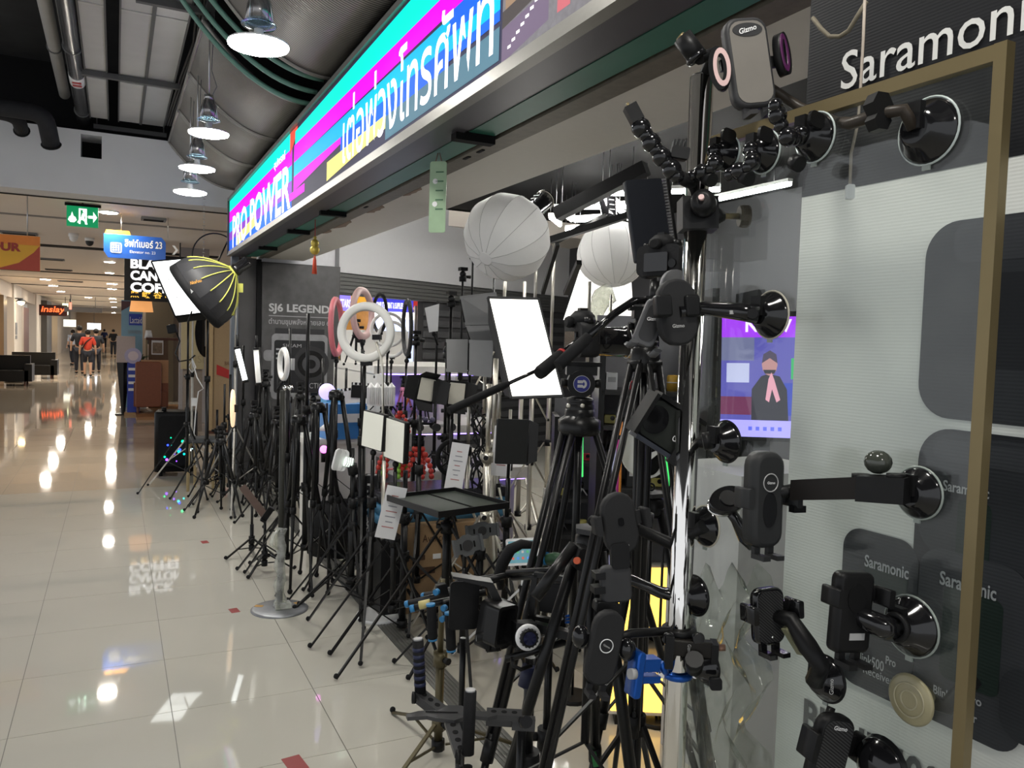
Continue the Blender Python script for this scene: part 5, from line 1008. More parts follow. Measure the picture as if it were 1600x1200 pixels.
# barn door lights
grd = mk('grey_barn_metal', (.24, .24, .245), .5, var=.05); bkd = mk('dark_barn_metal', (.02, .02, .021), .5)
def barn(label, px, py, d_, w, h, roll, yaw, pitch, doors, dm, face, stand_lab, sr=15, hub=.6):
    c = PD(px, py, d_); a = camframe(roll, yaw, pitch); t = T('barn_door_light', label, 'LED light', c-Vector((0, 0, h/2+.05))); led_panel(t, c, a, w, h, .035, face, blk, doors, dm); q = c-Vector((0, 0, h/2+.08))-a[2]*.05; yoke(t, c-a[2]*.04, q)
    if stand_lab: on_stand(stand_lab, q, hub, .4, sr, .013)
cfa = mk('cream_light_face', (.55, .53, .46), .4)
barn('black barn door light tilted forward left of the violet shelf', 664, 608, 4.6, .12, .15, -12, 35, 0, [('L', 20, .10), ('R', 60, .09), ('B', 40, .06), ('T', 60, .05)], bkd, cfa, 'black stand under the tilted black barn door light', 5)
barn('black barn door light with open grey flap beside the pan handle', 712, 615, 4.7, .12, .15, -6, 25, 0, [('L', 15, .10), ('R', 70, .09), ('B', 50, .06)], bkd, cfa, 'black stand under the barn door light with grey flap', 35)
def doorlight(label, quads, d_, w, h, cx, cy, stand_lab, sr):
    c = PD(cx, cy, d_+.12); a = camframe(-4, 12); t = T('barn_door_light', label, 'LED light', c-Vector((0, 0, h/2+.05))); led_panel(t, c, a, w, h, .05, None, bkd)
    for qd in quads:
        P_ = [PD(x_, y_, d_+dd) for x_, y_, dd in qd]; n_ = (P_[1]-P_[0]).cross(P_[3]-P_[0]).normalized()*.0015; m = MB(); m._a([p_+n_ for p_ in P_]+[p_-n_ for p_ in P_], [(0, 1, 2, 3), (7, 6, 5, 4), (0, 4, 5, 1), (1, 5, 6, 2), (2, 6, 7, 3), (3, 7, 4, 0)], False); m.build('barn_door', grd, t); MB().cyl(P_[0].lerp(P_[3], .1), P_[0].lerp(P_[3], .9), .004, n=6).build('door_hinge', blk2, t)
    q = c-Vector((0, 0, h/2+.08)); yoke(t, c-a[1]*h*.4, q); on_stand(stand_lab, q, .6, .4, sr, .013, champ)
doorlight('pair of grey barn doors closed on a light below the grey wing', [((697, 530, 0), (731, 530, .05), (730, 583, .05), (697, 581, 0)), ((733, 531, .05), (771, 532, 0), (768, 590, 0), (732, 586, .05))], 4.8, .13, .17, 735, 557, 'silver stand under the paired grey doors', 60)
doorlight('large grey winged barn door light left of the glowing softbox', [((718, 463, .0), (775, 456, .10), (787, 507, .12), (727, 508, .05)), ((727, 509, .05), (787, 508, .12), (788, 556, .04), (735, 533, .02))], 5.0, .20, .22, 760, 500, 'silver stand under the large grey winged light', 10)
# bright rectangular softbox
TL, TR, BL = PD(764, 465, 4.75), PD(842, 467, 4.90), PD(797, 622, 4.50); c, a, w, h = quadframe(TL, TR, BL)
t = T('rectangular_softbox', 'bright rectangular softbox tilted down in the middle of the shop', 'softbox', c-Vector((0, 0, h/2))); softbox(t, c, a, w, h, .30, mk('softbox_glow', (.9, .9, .88)), mk('dark_grey_cloth', (.05, .05, .052), .7, var=.2, scale=30)); q = c-a[2]*.33; MB().cyl(q+a[2]*.05, q-a[2]*.12, .045, n=14).build('lamp_base', gblk, t); light_stand('silver light stand behind the bright rectangular softbox', q.x-a[2].x*.05, q.y-a[2].y*.05, q.z, .7, .45, 30, champ, .012)
# lanterns
t, hb = lantern('white fabric lantern ball with flash head, nearer of the two', PD(792, 371, 5.5), .293, (-CR*.51-CU*.62+CB*.60)); light_stand('silver stand holding the nearer white lantern', hb.x, hb.y, hb.z-.06, .75, .5, 0, champ, .014)
MB().box(hb-Vector((0, 0, .05)), (.06, .08, .12)).build('tilt_bracket', blk, t); MB().box(hb+Vector((.0, -.02, -.12)), (.05, .05, .10)).build('battery', dgry, t)
t, hb = lantern('white fabric lantern ball facing down, farther of the two', PD(957, 397, 7.0), .30, (CR*.06-CU*.97+CB*.2)); 
A_, B_ = PD(957, 345, 7.0), PD(1010, 352, 7.0); MB().tube([PD(865, 378, 6.9), PD(905, 358, 6.95), PD(957, 333, 7.05)], .03, 8).build('boom_arm', blk2, t); q = PD(866, 380, 6.9); light_stand('silver stand carrying the boom of the farther lantern', q.x, q.y, q.z, .75, .5, 40, champ, .016)
# clear plastic bag hanging below the farther lantern
o = MB().tube([PD(*p, 6.6) for p in ((950, 445), (946, 462), (936, 474), (932, 490), (930, 512))], [.03, .10, .08, .06, .03], 10); tag(o.build('plastic_bag', wrap), 'clear crumpled plastic bag hanging under the farther lantern', 'plastic bag')
# extra silver stands seen in front of the rear wall
for i, (px, ty, d_) in enumerate(((789, 440, 6.2), (820, 440, 6.4), (922, 440, 5.6), (955, 460, 5.8), (775, 560, 4.5), (765, 600, 4.4))): q = PD(px, ty, d_); light_stand(['thin silver stand below the nearer lantern, left one', 'silver stand below the nearer lantern, right one', 'slanted looking silver stand with chrome clamp', 'thick silver stand under the plastic bag', 'silver stand at the right edge of the grey panels', 'shorter silver stand behind the price papers'][i], q.x, q.y, q.z, .65, .42, 33*i, champ, .015 if i < 4 else .017, knobm=champ, z0=shelf_z(q.x, q.y))
# ------------------------------------------------ price papers
def paperc(label, px, py, d_, w, h, roll, yaw):
    c = PD(px, py, d_); a = camframe(roll, yaw); t = T('price_paper', label, 'paper', c-Vector((0, 0, h/2))); MB().box(c, (w, h, .0015), a).build('sheet', paper, t)
    for k in range(7):
        ww = w*random.uniform(.25, .6); MB().box(c+a[1]*(h*.32-h*.1*k)+a[2]*.0014, (ww, h*.018, .0008), a).build('written_line', mk('faded_red_ink', (.5, .2, .2), .6) if k % 3 == 0 else mk('faded_grey_ink', (.3, .3, .35), .6), t)
paperc('white price paper tilted on the front light stand', 611, 801, 4.05, .105, .27, -14, 20); paperc('white price paper hanging on the silver stand in front of shelf', 714, 729, 4.4, .10, .26, -10, 15); paperc('white price paper right of the glowing softbox stand', 785, 705, 4.5, .115, .28, -6, 10)
# clear white bulb lamp with fins
c = PD(533, 719, 4.7); a = camframe(-20, 25); t = T('finned_lamp', 'white four-petal folding bulb lamp with pale green glow', 'bulb lamp', c-Vector((0, 0, .05)))
for k in range(3): MB().plate(.055, .13, .025, c+a[0]*(-.03+.022*k)+a[2]*(.02-.012*k), camframe(-14, 60-25*k), .012, bev=.004).build('petal', wplas, t)
MB().cyl(c+a[0]*.02, c+a[0]*.07, .028, n=16).build('core', emat('pale_green_core', (.75, .95, .8), 1.0), t)
for k in range(4): MB().torus(c+a[0]*(.03+.012*k), frame(a[0]), .029, .003, 16, 5).build('cooling_ring', wplas, t)
MB().cyl(c+a[0]*.07-a[1]*.005, c+a[0]*.10-a[1]*.06, .03, n=12).build('socket', blk, t); on_stand('black stand under the four-petal bulb lamp', c+a[0]*.10-a[1]*.06, .5, .40, 25, .014)
# ------------------------------------------------ tall boxes and cartons at the back of the stands
def tallbox(label, px0, px1, top, bot, d_, txt, m_=None):
    a, b = PD(px0, bot, d_), PD(px1, bot, d_); c = (a+b)/2; w = (b-a).length; zt = zat(c.x, c.y, top); t = T('tripod_box', label, 'box', (c.x, c.y, 0)); u = Vector((CR.x, CR.y, 0)).normalized(); n = Vector((u.y, -u.x, 0))
    MB().box((c.x, c.y, zt/2), (w, w, zt), (u, n, Vector((0, 0, 1)))).build('carton', m_ or mk('black_carton', (.010, .010, .011), .45), t)
    text(txt, Vector((c.x, c.y, zt*.94))+n*(w/2+.002)-u*w*.22, (0, 0, -1), u, zt*.72, w*.42, mk('pale_box_letters', (.6, .6, .6), .5), t, bold=.03); MB().box(Vector((c.x, c.y, zt+.001)), (w*.6, w*.3, .002), (u, n, Vector((0, 0, 1)))).build('white_label', wht, t); return t
tallbox('tall black box with white vertical lettering PROFESSIONAL', 567, 590, 742, 880, 5.0, 'PROFESSIONAL'); tallbox('narrower tall black box with grey vertical lettering beside it', 558, 568, 760, 885, 5.05, 'SMART')
kraft = mk('kraft_cardboard', (.36, .23, .12), .7, var=.08)
A = PD(655, 880, 4.75); t = carton('brown cardboard carton with printed marks behind the silver tripods', (A.x+.15, A.y+.15, 0), .52, .35, .52, kraft, 0); text('A. Avance', (A.x-.05, A.y-.028, .42), X1, Z1, .2, .045, mk('brown_print', (.08, .04, .02), .6), t)
for k in range(2): MB().box((A.x-.0+.1*k, A.y-.028, .33), (.05, .003, .03)).build('print_icon', wht if k else mk('brown_print', (.08, .04, .02), .6), t)
MB().box((A.x+.02, A.y-.028, .25), (.14, .003, .04)).build('print_bar', mk('brown_print', (.08, .04, .02), .6), t)
carton('black carton left of the cardboard one below the tray', (A.x-.18, A.y+.1, 0), .14, .3, .46, mk('black_carton', (.010, .010, .011), .45), 0)
bfilm = mk('blue_film_pack', (.06, .20, .34), .25, var=.3, scale=18, bump=.3)
for k in range(3): o = MB().plate(.85, .36, .03, (A.x+.2, A.y+.25, .545+.065*k), WAX, .06, bev=.015).build('film_pack', bfilm if k < 2 else mk('dark_film_pack', (.03, .03, .035), .25, var=.3, bump=.3)); tag(o, ['lowest blue plastic wrapped pack on the cartons', 'second blue plastic wrapped pack on the cartons', 'dark plastic wrapped pack topmost on the blue packs'][k], 'pack')
o = MB().lathe([(.24, 0), (.25, .3), (.22, .38), (0, .4)], PZ(530, 860), WAX, 24).build('cloth_drum', clothb); tag(o, 'black cloth covered drum on floor behind the tripod legs', 'drum')
# tray table stand
TL, TR, BL = PD(619, 776, 4.1), PD(724, 769, 4.35), PD(672, 808, 3.62); BR = PD(781, 797, 3.9); zt = (TL.z+TR.z+BL.z+BR.z)/4
cs_ = [Vector((p_.x, p_.y, zt)) for p_ in (TL, TR, BR, BL)]; ct = sum(cs_, Vector())/4
# square it up
uu = (cs_[1]-cs_[0]+cs_[2]-cs_[3]).normalized(); vv = Vector((-uu.y, uu.x, 0)); w_ = ((cs_[1]-cs_[0]).length+(cs_[2]-cs_[3]).length)/2; h_ = ((cs_[0]-cs_[3]).length+(cs_[1]-cs_[2]).length)/2*.9
t = T('laptop_tray', 'flat dark green grey tray table on a light stand', 'tray table', ct-Vector((0, 0, .05))); a = (uu, vv, Vector((0, 0, 1))); trm = mk('tray_dark_green', (.05, .062, .05), .4)
MB().box(ct, (w_, h_, .012), a).build('tray_plate', trm, t)
for s_ in (-1, 1): MB().box(ct+uu*s_*w_/2+Vector((0, 0, .01)), (.008, h_, .03), a).build('tray_rim', blk2, t); MB().box(ct+vv*s_*h_/2+Vector((0, 0, .01)), (w_, .008, .03), a).build('tray_rim', blk2, t)
MB().box(ct+uu*.08*w_+Vector((0, 0, .0075)), (.012, h_*.96, .004), a).build('tray_groove', black, t); MB().box(ct-Vector((0, 0, .025)), (.08, .08, .04), a).build('tray_mount', blk, t)
light_stand('thick black light stand under the dark tray', ct.x, ct.y, zt-.04, zt-.12, .55, 62, blk2, .016, low=.30)
x, y = base(628, 985); light_stand('black light stand with legs crossing in front of the cartons', x, y, zat(x, y, 735), zat(x, y, 868), .50, 205, blk2, .016, low=.04)
x, y = base(547, 928); light_stand('front black light stand with a pale brass brace', x, y, zat(x, y, 700), zat(x, y, 870), .42, 205, blk2, .016, low=.05)
x, y = base(588, 940); light_stand('black light stand right behind the front one', x, y, zat(x, y, 735), zat(x, y, 845), .46, 170, blk2, .014, low=.12)
# white tripods and the silver easel behind the phone clamps
for i, (px, py, ty, hy) in enumerate(((745, 905, 800, 805), (790, 900, 640, 800), (700, 900, 820, 825))): x, y = base(px, py); light_stand(['silver tripod base beneath the grey phone clamps', 'silver tripod base left of the tablet', 'silver tripod base in front of the cardboard carton'][i], x, y, zat(x, y, ty), zat(x, y, hy), .40, 20+45*i, champ, .013, low=.2)
# grey phone clamps on arms
def tabclamp(label, px, py, d_, roll, yaw, w=.15, h=.085):
    c = PD(px, py, d_); a = camframe(roll, yaw); t = T('tablet_clamp', label, 'tablet clamp', c-Vector((0, 0, .05))); pl = mk('slate_plastic', (.10, .105, .11), .5)
    MB().prism([(-w/2, -h*.35), (-w*.25, -h*.35), (-w*.15, -h*.5), (w*.15, -h*.5), (w*.25, -h*.35), (w/2, -h*.35), (w/2, h*.35), (w*.25, h*.38), (w*.12, h*.5), (-w*.12, h*.5), (-w*.25, h*.38), (-w/2, h*.35)], c, *a, .012).build('back_plate', pl, t)
    MB().prism(circ(h*.26, 20), c+a[2]*.008, *a, .006).build('round_boss', dgry, t)
    for s_ in (-1, 1): MB().box(c+a[0]*s_*w*.52+a[2]*.012, (.012, h*.8, .03), a).build('jaw', pl, t); MB().prism(rrect(.008, h*.3, .003), c+a[0]*s_*w*.27+a[2]*.0068, *a, .002).build('slot', black, t)
    b = c-a[2]*.03; MB().cyl(c, b, .016, n=12).build('joint', blk, t); MB().cyl(b, b-Vector((0, 0, .12)), .010).build('arm', blk2, t); return b
b = tabclamp('slate grey tablet clamp, upper of the two', 753, 829, 4.0, 4, 12); b2 = tabclamp('slate grey tablet clamp, lower of the two', 730, 852, 3.8, 10, 25, .13, .10)
x, y = b.x, b.y; light_stand('black stand carrying the two grey tablet clamps', x, y, b.z-.10, .55, .42, 75, blk2, .014)
on_stand('slim black stand under the lower tablet clamp', b2-Vector((0, 0, .11)), .4, .36, 15, .013)
# tablet in a holder
c = PD(817, 862, 3.9); a = camframe(6, -14, -8); t = T('tablet', 'white framed tablet with app icons behind the shoulder rig', 'tablet', c-Vector((0, 0, .1))); MB().plate(.165, .13, .01, c, a, .009).build('tablet_body', wplas, t); MB().plate(.14, .105, .003, c+a[2]*.0052, a, .001).build('screen', mk('tablet_wallpaper', (.10, .25, .30), .15, emit=.25, ecol=(.12, .35, .42), var=.6, scale=12), t)
for i in range(5):
    for j in range(3): MB().plate(.012, .012, .003, c+a[0]*(-.05+.025*i)+a[1]*(-.03+.03*j)+a[2]*.006, a, .0008).build('app_icon', [mk('icon_red', (.7, .15, .1), .4, emit=.2), wht, mk('icon_blue', (.1, .3, .8), .4, emit=.2), mk('icon_green', (.1, .5, .2), .4, emit=.2)][(i*2+j) % 4], t)
q = c-Vector((0, 0, .08)); MB().cyl(c-a[2]*.01, q-a[2]*.03, .012).build('holder_arm', blk2, t); on_stand('thin white stand under the tablet', q-a[2]*.03, .4, .38, 10, .010, wplas)
# dark single panels in the middle
for i, (px, py, d_, w, h, yaw, lab) in enumerate(((800, 690, 4.1, .17, .23, 18, 'dark flat flag panel right of the price paper'),)):
    c = PD(px, py, d_); a = camframe(-3, yaw); t = T('flag_light', lab, 'LED light', c-Vector((0, 0, h/2))); led_panel(t, c, a, w, h, .02, None, bkd, [('R', 30, .05)], bkd); yoke(t, c-a[2]*.03, c-a[2]*.05-Vector((0, 0, h/2+.08))); on_stand('black light stand under the dark flat flag panel', c-a[2]*.05-Vector((0, 0, h/2+.08)), .5, .42, 20, .014)

# coloured mini tripods on the top shelf and loose cables behind the papers
for i, (px, d_, m_, lab) in enumerate(((632, 6.2, mk('pink_leg', (.6, .2, .35), .4), 'mini tripod with pink legs on the top shelf'), (647, 6.15, mk('orange_leg', (.65, .2, .04), .4), 'mini tripod with orange legs on the top shelf'), (661, 6.1, blk2, 'black mini tripod on the top shelf by the violet light'), (556, 6.0, blk2, 'black mini tripod on the shelf behind the big ring'))):
    q = PD(px, 560, d_); z = shelf_z(q.x, q.y) or S3; tr_ = tripod(lab, (q.x, q.y, z+.24), [v+Vector((0, 0, z)) for v in fan_feet(q.x, q.y, .10, 25*i)], .008, m_, col=False, name='mini_tripod'); tr_.location.z = 0; ballhead(tr_, (q.x, q.y, z+.26), 1.1)
t = T('cable_bundle', 'tangle of black cables hanging behind the price papers', 'cable', PD(750, 760, 4.6))
for k in range(7): MB().tube([PD(738+random.uniform(-4, 24), 640+18*j+random.uniform(-8, 8), 4.6+.02*k) for j in range(8)], .006, 6).build('cable', blk, t)
t = T('dolly_wheel', 'large black wheel leaning behind the price papers', 'wheel', PD(703, 745, 4.9)); aw = camframe(0, 35); MB().torus(PD(706, 715, 4.9), aw, .10, .016, 30, 8).build('tyre', blkr, t); MB().prism(circ(.03, 16), PD(706, 715, 4.9), *aw, .03, sm=True).build('hub', blk2, t)
for k in range(5): an = 2*math.pi*k/5; MB().cyl(PD(706, 715, 4.9), PD(706, 715, 4.9)+aw[0]*.095*math.cos(an)+aw[1]*.095*math.sin(an), .006).build('spoke', blk2, t)
MB().cyl(PD(675, 712, 4.95), PD(706, 715, 4.9), .01).build('axle', blk2, t)
# ================================================================== glass panel, chrome pole, printed board on the right
XG = .95
gtop = PX(1555, 85, XG); gz = gtop.z; gy0 = PX(1545, 600, XG).y; gy1 = PX(1085, 600, XG).y
brass = mk('dull_brass_frame', (.20, .155, .075), .38, .5, var=.1, scale=12)
t = T('glass_panel', 'tall glass panel in a dull brass frame at the right', 'glass panel', (XG, (gy0+gy1)/2, 0))
MB().bx(XG-.004, XG+.004, gy0+.01, gy1, .03, gz-.01).build('glass_pane', glassmat('dusty_clear_glass', (.95, .97, .96), 1.0, .0, haze=.015), t)
fw = .022
MB().bx(XG-.008, XG+.008, gy0-.002, gy0+.014, 0, gz+.010).build('near_post', brass, t); MB().bx(XG-.0075, XG+.0075, gy0+.014, gy1+.02, gz-.010, gz+.0095).build('top_rail', brass, t); MB().bx(XG-.016, XG+.016, gy0, gy1, 0, .03).build('bottom_rail', brass, t)
MB().bx(XG-.0045, XG+.0045, gy1, gy1+.004, .03, gz).build('glass_edge', mk('glass_edge_grey', (.35, .42, .42), .2), t)
# chrome pole
pt_, pb_ = PX(1098, 150, XG-.035), PX(1050, 1190, XG-.035); px_, py_ = (pt_.x+pb_.x)/2, (pt_.y+pb_.y)/2; zp = PX(1103, 118, XG-.035).z
pole = T('chrome_pole', 'polished chrome pole in front of the glass with clamps on it', 'pole', (px_, py_, 0)); Cp = Vector((px_, py_, 0)); RP = .0205
MB().cyl(Cp+Vector((0, 0, .01)), Cp+Vector((0, 0, zp)), RP, n=32).build('tube', mk('mirror_chrome', (.82, .80, .77), .07, 1., var=.03, scale=3), pole)
MB().lathe([(.16, 0), (.16, .012), (.05, .02), (.03, .05)], Cp, WAX, 32).build('base', chrome, pole); MB().sph(Cp+Vector((0, 0, zp)), RP*.98, n=18, m=8, sc=(1, 1, .35)).build('end_cap', blk, pole)
def pz_(py): return zat(px_, py_, py)
def on_pole(py): return Vector((px_, py_, pz_(py)))
DP = depth(on_pole(600))
# printed corrugated board behind the glass
XB = 1.07
def bp(px, py, lift=0.): q = PX(px, py, XB); return Vector((XB-lift, q.y, q.z))
yl = bp(1268, 0).y; yr = .25
bd = T('advert_board', 'large corrugated white advertising board with grey printed audio devices', 'advertising board', (XB, (yl+yr)/2, 0))
def corr(name, col):
    m = mk(name, col, .5, var=.01); nt = m.node_tree; L = nt.links.new; tc = [n for n in nt.nodes if n.type == 'TEX_COORD'][0]
    w = nt.nodes.new('ShaderNodeTexWave'); w.bands_direction = 'Z'; w.inputs['Scale'].default_value = 62; L(tc.outputs['Object'], w.inputs['Vector']); b = nt.nodes.new('ShaderNodeBump'); b.inputs['Strength'].default_value = .10; b.inputs['Distance'].default_value = .002; L(w.outputs['Fac'], b.inputs['Height']); L(b.outputs[0], nt.nodes['Principled BSDF'].inputs['Normal']); return m
bw = corr('board_white', (.66, .67, .64)); bb = corr('board_black', (.010, .0105, .0125)); bg = corr('board_device_grey', (.024, .026, .030)); bg2 = corr('board_device_dark', (.012, .013, .016)); bg3 = corr('board_device_light', (.036, .038, .043)); bscr = corr('board_screen_green', (.012, .022, .018))
ztop = 2.42; zmid = bp(1400, 280).z
MB().bx(XB, XB+.006, yr, yl, 0, ztop).build('board_sheet', bw, bd); MB().bx(XB-.0008, XB, yr, yl, zmid, ztop).build('black_header', bb, bd)
V_, U_ = Vector((0, 0, 1)), Vector((0, -1, 0)); Nn = Vector((-1, 0, 0))
def btext(s, px0, py0, px1, hpx, m_, bold=.0, lift=.004):
    a = bp(px0, py0); b = bp(px1, py0); h = abs(bp(px0, py0-hpx).z-a.z); text(s, Vector((XB-lift, a.y, a.z)), U_, V_, abs(b.y-a.y), h, m_, bd, bold=bold, lift=.0002)
a = bp(1316, 143); btext('Saramonic', 1316, 143, 1648, 58, mk('board_letters_white', (.62, .62, .60), .5), .005)
lt = mk('board_letters_grey', (.34, .35, .36), .5)
def dev(pts, m_, lift, nm):  # outline given as photo pixels on the board plane
    q = [bp(*p_, lift) for p_ in pts]; MB().prism([(-(v.y-q[0].y), v.z-q[0].z) for v in q], q[0], U_, V_, Nn, .0006).build(nm, m_, bd)
def rdev(px0, py0, px1, py1, r, m_, lift, nm):
    a = bp((px0+px1)/2, (py0+py1)/2); w = abs(bp(px0, py0).y-bp(px1, py0).y); h = abs(bp((px0+px1)/2, py0).z-bp((px0+px1)/2, py1).z); MB().plate(w, h, r, Vector((XB-lift, a.y, a.z)), (U_, V_, Nn), .0006, k=8).build(nm, m_, bd)
rdev(1424, 330, 1800, 668, .05, bg, .0015, 'printed_device_case'); rdev(1520, 420, 1800, 580, .03, bg2, .0022, 'printed_device_screen'); rdev(1480, 330, 1800, 400, .02, bg3, .002, 'printed_device_top')
rdev(1410, 682, 1760, 1120, .05, bg2, .0016, 'printed_charger_case'); rdev(1424, 690, 1740, 900, .045, bg, .0024, 'printed_receiver_body'); rdev(1495, 782, 1548, 920, .012, bscr, .003, 'printed_receiver_screen'); rdev(1450, 700, 1700, 735, .02, bg3, .003, 'printed_receiver_gloss'); btext('Saramonic', 1476, 766, 1549, 17, lt, .02)
rdev(1312, 832, 1430, 1085, .035, bg, .0032, 'printed_transmitter_left'); rdev(1352, 885, 1420, 930, .012, bscr, .004, 'printed_transmitter_left_screen'); btext('Saramonic', 1354, 884, 1424, 19, lt, .02, .0048); btext('Blink500', 1340, 1030, 1385, 16, lt, .015, .0048); btext('Pro', 1387, 1036, 1403, 13, lt, .02, .0048); btext('Receiver', 1352, 1050, 1400, 13, lt, .01, .0048); btext('RX', 1338, 1034, 1348, 12, lt, .0, .0049)
rdev(1428, 868, 1600, 1150, .035, bg3, .0038, 'printed_transmitter_right'); rdev(1472, 925, 1566, 1075, .012, bscr, .0046, 'printed_transmitter_right_screen'); btext('Saramonic', 1472, 912, 1562, 22, lt, .02, .0056); btext('Blink500', 1462, 1082, 1510, 14, lt, .015, .0056); btext('Pro', 1514, 1094, 1538, 14, lt, .02, .0056); btext('Transmitter', 1464, 1100, 1532, 14, lt, .01, .0056)
rdev(1560, 1060, 1720, 1180, .03, bg, .0056, 'printed_microphone'); btext('BLINK500', 1256, 1138, 1480, 50, mk('board_letters_dark', (.07, .07, .072), .5), .03, .0024)
MB().bx(XB+.006, XB+.04, yr, yr+.04, 0, ztop).bx(XB+.006, XB+.04, yl-.06, yl-.02, 0, ztop).build('back_strut', mk('raw_wood', (.3, .2, .1), .6), bd)
# cords in front of the board
o = MB().tube([PX(*p, XG+.03) for p in ((1352, -20), (1349, 60), (1345, 130), (1341, 190), (1330, 240), (1328, 290))], .0022, 6).build('switch_cord', mk('pale_cord', (.42, .36, .30), .6)); t = T('cord_switch', 'pale electric cord with inline switch hanging before the board', 'cord', PX(1328, 315, XG+.03)); o.parent = t; o.matrix_parent_inverse = Matrix.Translation(-t.location); MB().plate(.012, .022, .003, PX(1328, 300, XG+.03), camframe(-3), .008).build('switch_body', wplas, t)
tag(MB().tube([PX(*p, XG+.06) for p in ((1270, 28), (1283, 45), (1296, 57), (1312, 57), (1326, 48), (1338, 28), (1354, 2))], .0035, 6).build('rope_loop', mk('olive_rope', (.16, .14, .10), .8)), 'short olive rope looping across the black board header', 'rope')
# ------------------------------------------------ suction mounts and phone holders
ringg = mk('clear_cup_rim', (.30, .34, .31), .25)
def cup(t, px, py, r=.036, dx=-1, rim=None, X=None, hgt=.030):
    """suction cup stuck on the glass; dx=-1 on the corridor side"""
    X = XG+dx*.005 if X is None else X; q = PX(px, py, X); ax = frame((dx, 0, 0))
    MB().lathe([(r, 0), (r*1.0, .003), (r*.9, .008), (r*.72, hgt*.55), (r*.60, hgt*.8), (r*.45, hgt)], q, ax, 28).build('suction_cup', gblk, t)
    MB().torus(q+ax[2]*.002, ax, r, .0018, 32, 6).build('cup_rim', rim or ringg, t)
    MB().box(q+Vector((0, 0, -r*1.02))+ax[2]*.002, (r*.25, r*.3, .003), (Vector((0, 1, 0)), Vector((0, 0, 1)), ax[2])).build('release_tab', ringg, t)
    MB().box(q+ax[2]*hgt*1.0+Vector((0, 0, r*.35)), (r*.55, r*.8, .010), (Vector((0, 1, 0)), Vector((0, 0, 1)), ax[2])).build('lock_lever', blk, t)
    return q+ax[2]*hgt
def logo(t, c, a, w, m_=None, s='Gizmo'): text(s, c, a[0], a[1], w, None, m_ or mk('logo_grey', (.45, .45, .44), .5), t, name='logo', bold=.02, center=True, lift=.0006)
def holder(t, c, ax, w, h, r, m_=None, d=.016, face=None, jaws=True, jaw=(.020, .034), jy=.12, feet=True, pad=None, gap=.0):
    u, v, n = ax; c = Vector(c); m_ = m_ or blk
    MB().plate(w, h, r, c, ax, d, bev=d*.3).build('cradle', m_, t)
    if face: MB().plate(w*.84, h*.90, r*.85, c+n*(d/2+.0003), ax, .0012).build('face_plate', face, t)
    if jaws:
        for s_ in (-1, 1):
            j = c+u*s_*(w/2+jaw[0]*.5+gap)+v*(h*jy); MB().box(j-n*d*.15, (jaw[0], jaw[1]*.7, .008), ax).build('jaw_slide', m_, t); MB().plate(.009, jaw[1], .003, c+u*s_*(w/2+jaw[0]+gap)+v*(h*jy)+n*.010, ax, .034).build('jaw', m_, t)
    if feet:
        for s_ in (-1, 1): MB().box(c+u*s_*w*.22-v*(h/2+.006), (.010, .016, .008), ax).build('foot_bar', m_, t); MB().box(c+u*s_*w*.22-v*(h/2+.012)+n*.012, (.013, .007, .028), ax).build('foot_hook', m_, t)
    MB().sph(c-n*(d*.5+.008), .013, n=14, m=8).build('ball_joint', gblk, t); return c-n*(d*.5+.012)
def arm(t, pts, r=.008, m_=None, nm='arm', flat=None, n=10): MB().tube(pts, r, n, flat=flat).build(nm, m_ or blk, t)
def mount(label, px, py, d): return T('phone_mount', label, 'phone mount', PD(px, py, d)-Vector((0, 0, .05)), 'phone mounts on the glass and pole')
gface = mk('taupe_face', (.19, .175, .155), .45)
# top mount with taupe face
d_ = DP-.12; a = camframe(8, 10, 0); c = PD(1170, 100, d_); t = mount('phone mount with taupe face and purple ended jaws at the top', 1170, 100, d_)
pv = holder(t, c, a, .074, .148, .022, dgry, .018, gface, jaws=False, feet=True); MB().prism(circ(.026, 24, .011), c+a[1]*.052+a[2]*.0105, *a, .001).build('logo_badge', dgry, t); logo(t, c+a[1]*.052+a[2]*.0115, (a[0]*.97+a[1]*.22, a[1], a[2]), .032, wht)
purp = mk('purple_pad', (.10, .015, .09), .4)
for s_, m_ in ((-1, rose), (1, purp)):
    j = c+a[0]*s_*.056+a[1]*.008*(1 if s_ > 0 else -1)
    MB().prism(circ(.016, 24, .035), j+a[2]*.008, *camframe(8, 10+s_*35, 0), .016, sm=True, hole=circ(.007, 24, .022)).build('jaw', blk, t); MB().prism(circ(.0135, 24, .031), j+a[2]*.017, *camframe(8, 10+s_*35, 0), .002, sm=True, hole=circ(.0075, 24, .022)).build('jaw_pad', m_, t); MB().box(c+a[0]*s_*.040, (.02, .018, .008), a).build('jaw_slide', blk, t)
k = cup(t, 1452, 205, .043, rim=mk('pale_cup_rim', (.5, .56, .54), .2)); arm(t, [pv, PD(1215, 145, d_+.05), PD(1250, 168, d_+.04), PD(1305, 190, d_-.02), PX(1330, 193, XG-.06), PX(1375, 178, XG-.06), PX(1412, 172, XG-.05), k], .0085, mk('dark_bronze_arm', (.035, .028, .022), .4)); MB().prism(circ(.017, 6), PX(1372, 165, XG-.065), *camframe(0, 20), .018).build('wing_knob', blk, t); MB().prism(circ(.014, 6), PX(1372, 190, XG-.065), *camframe(0, 20), .018).build('wing_knob', blk, t)
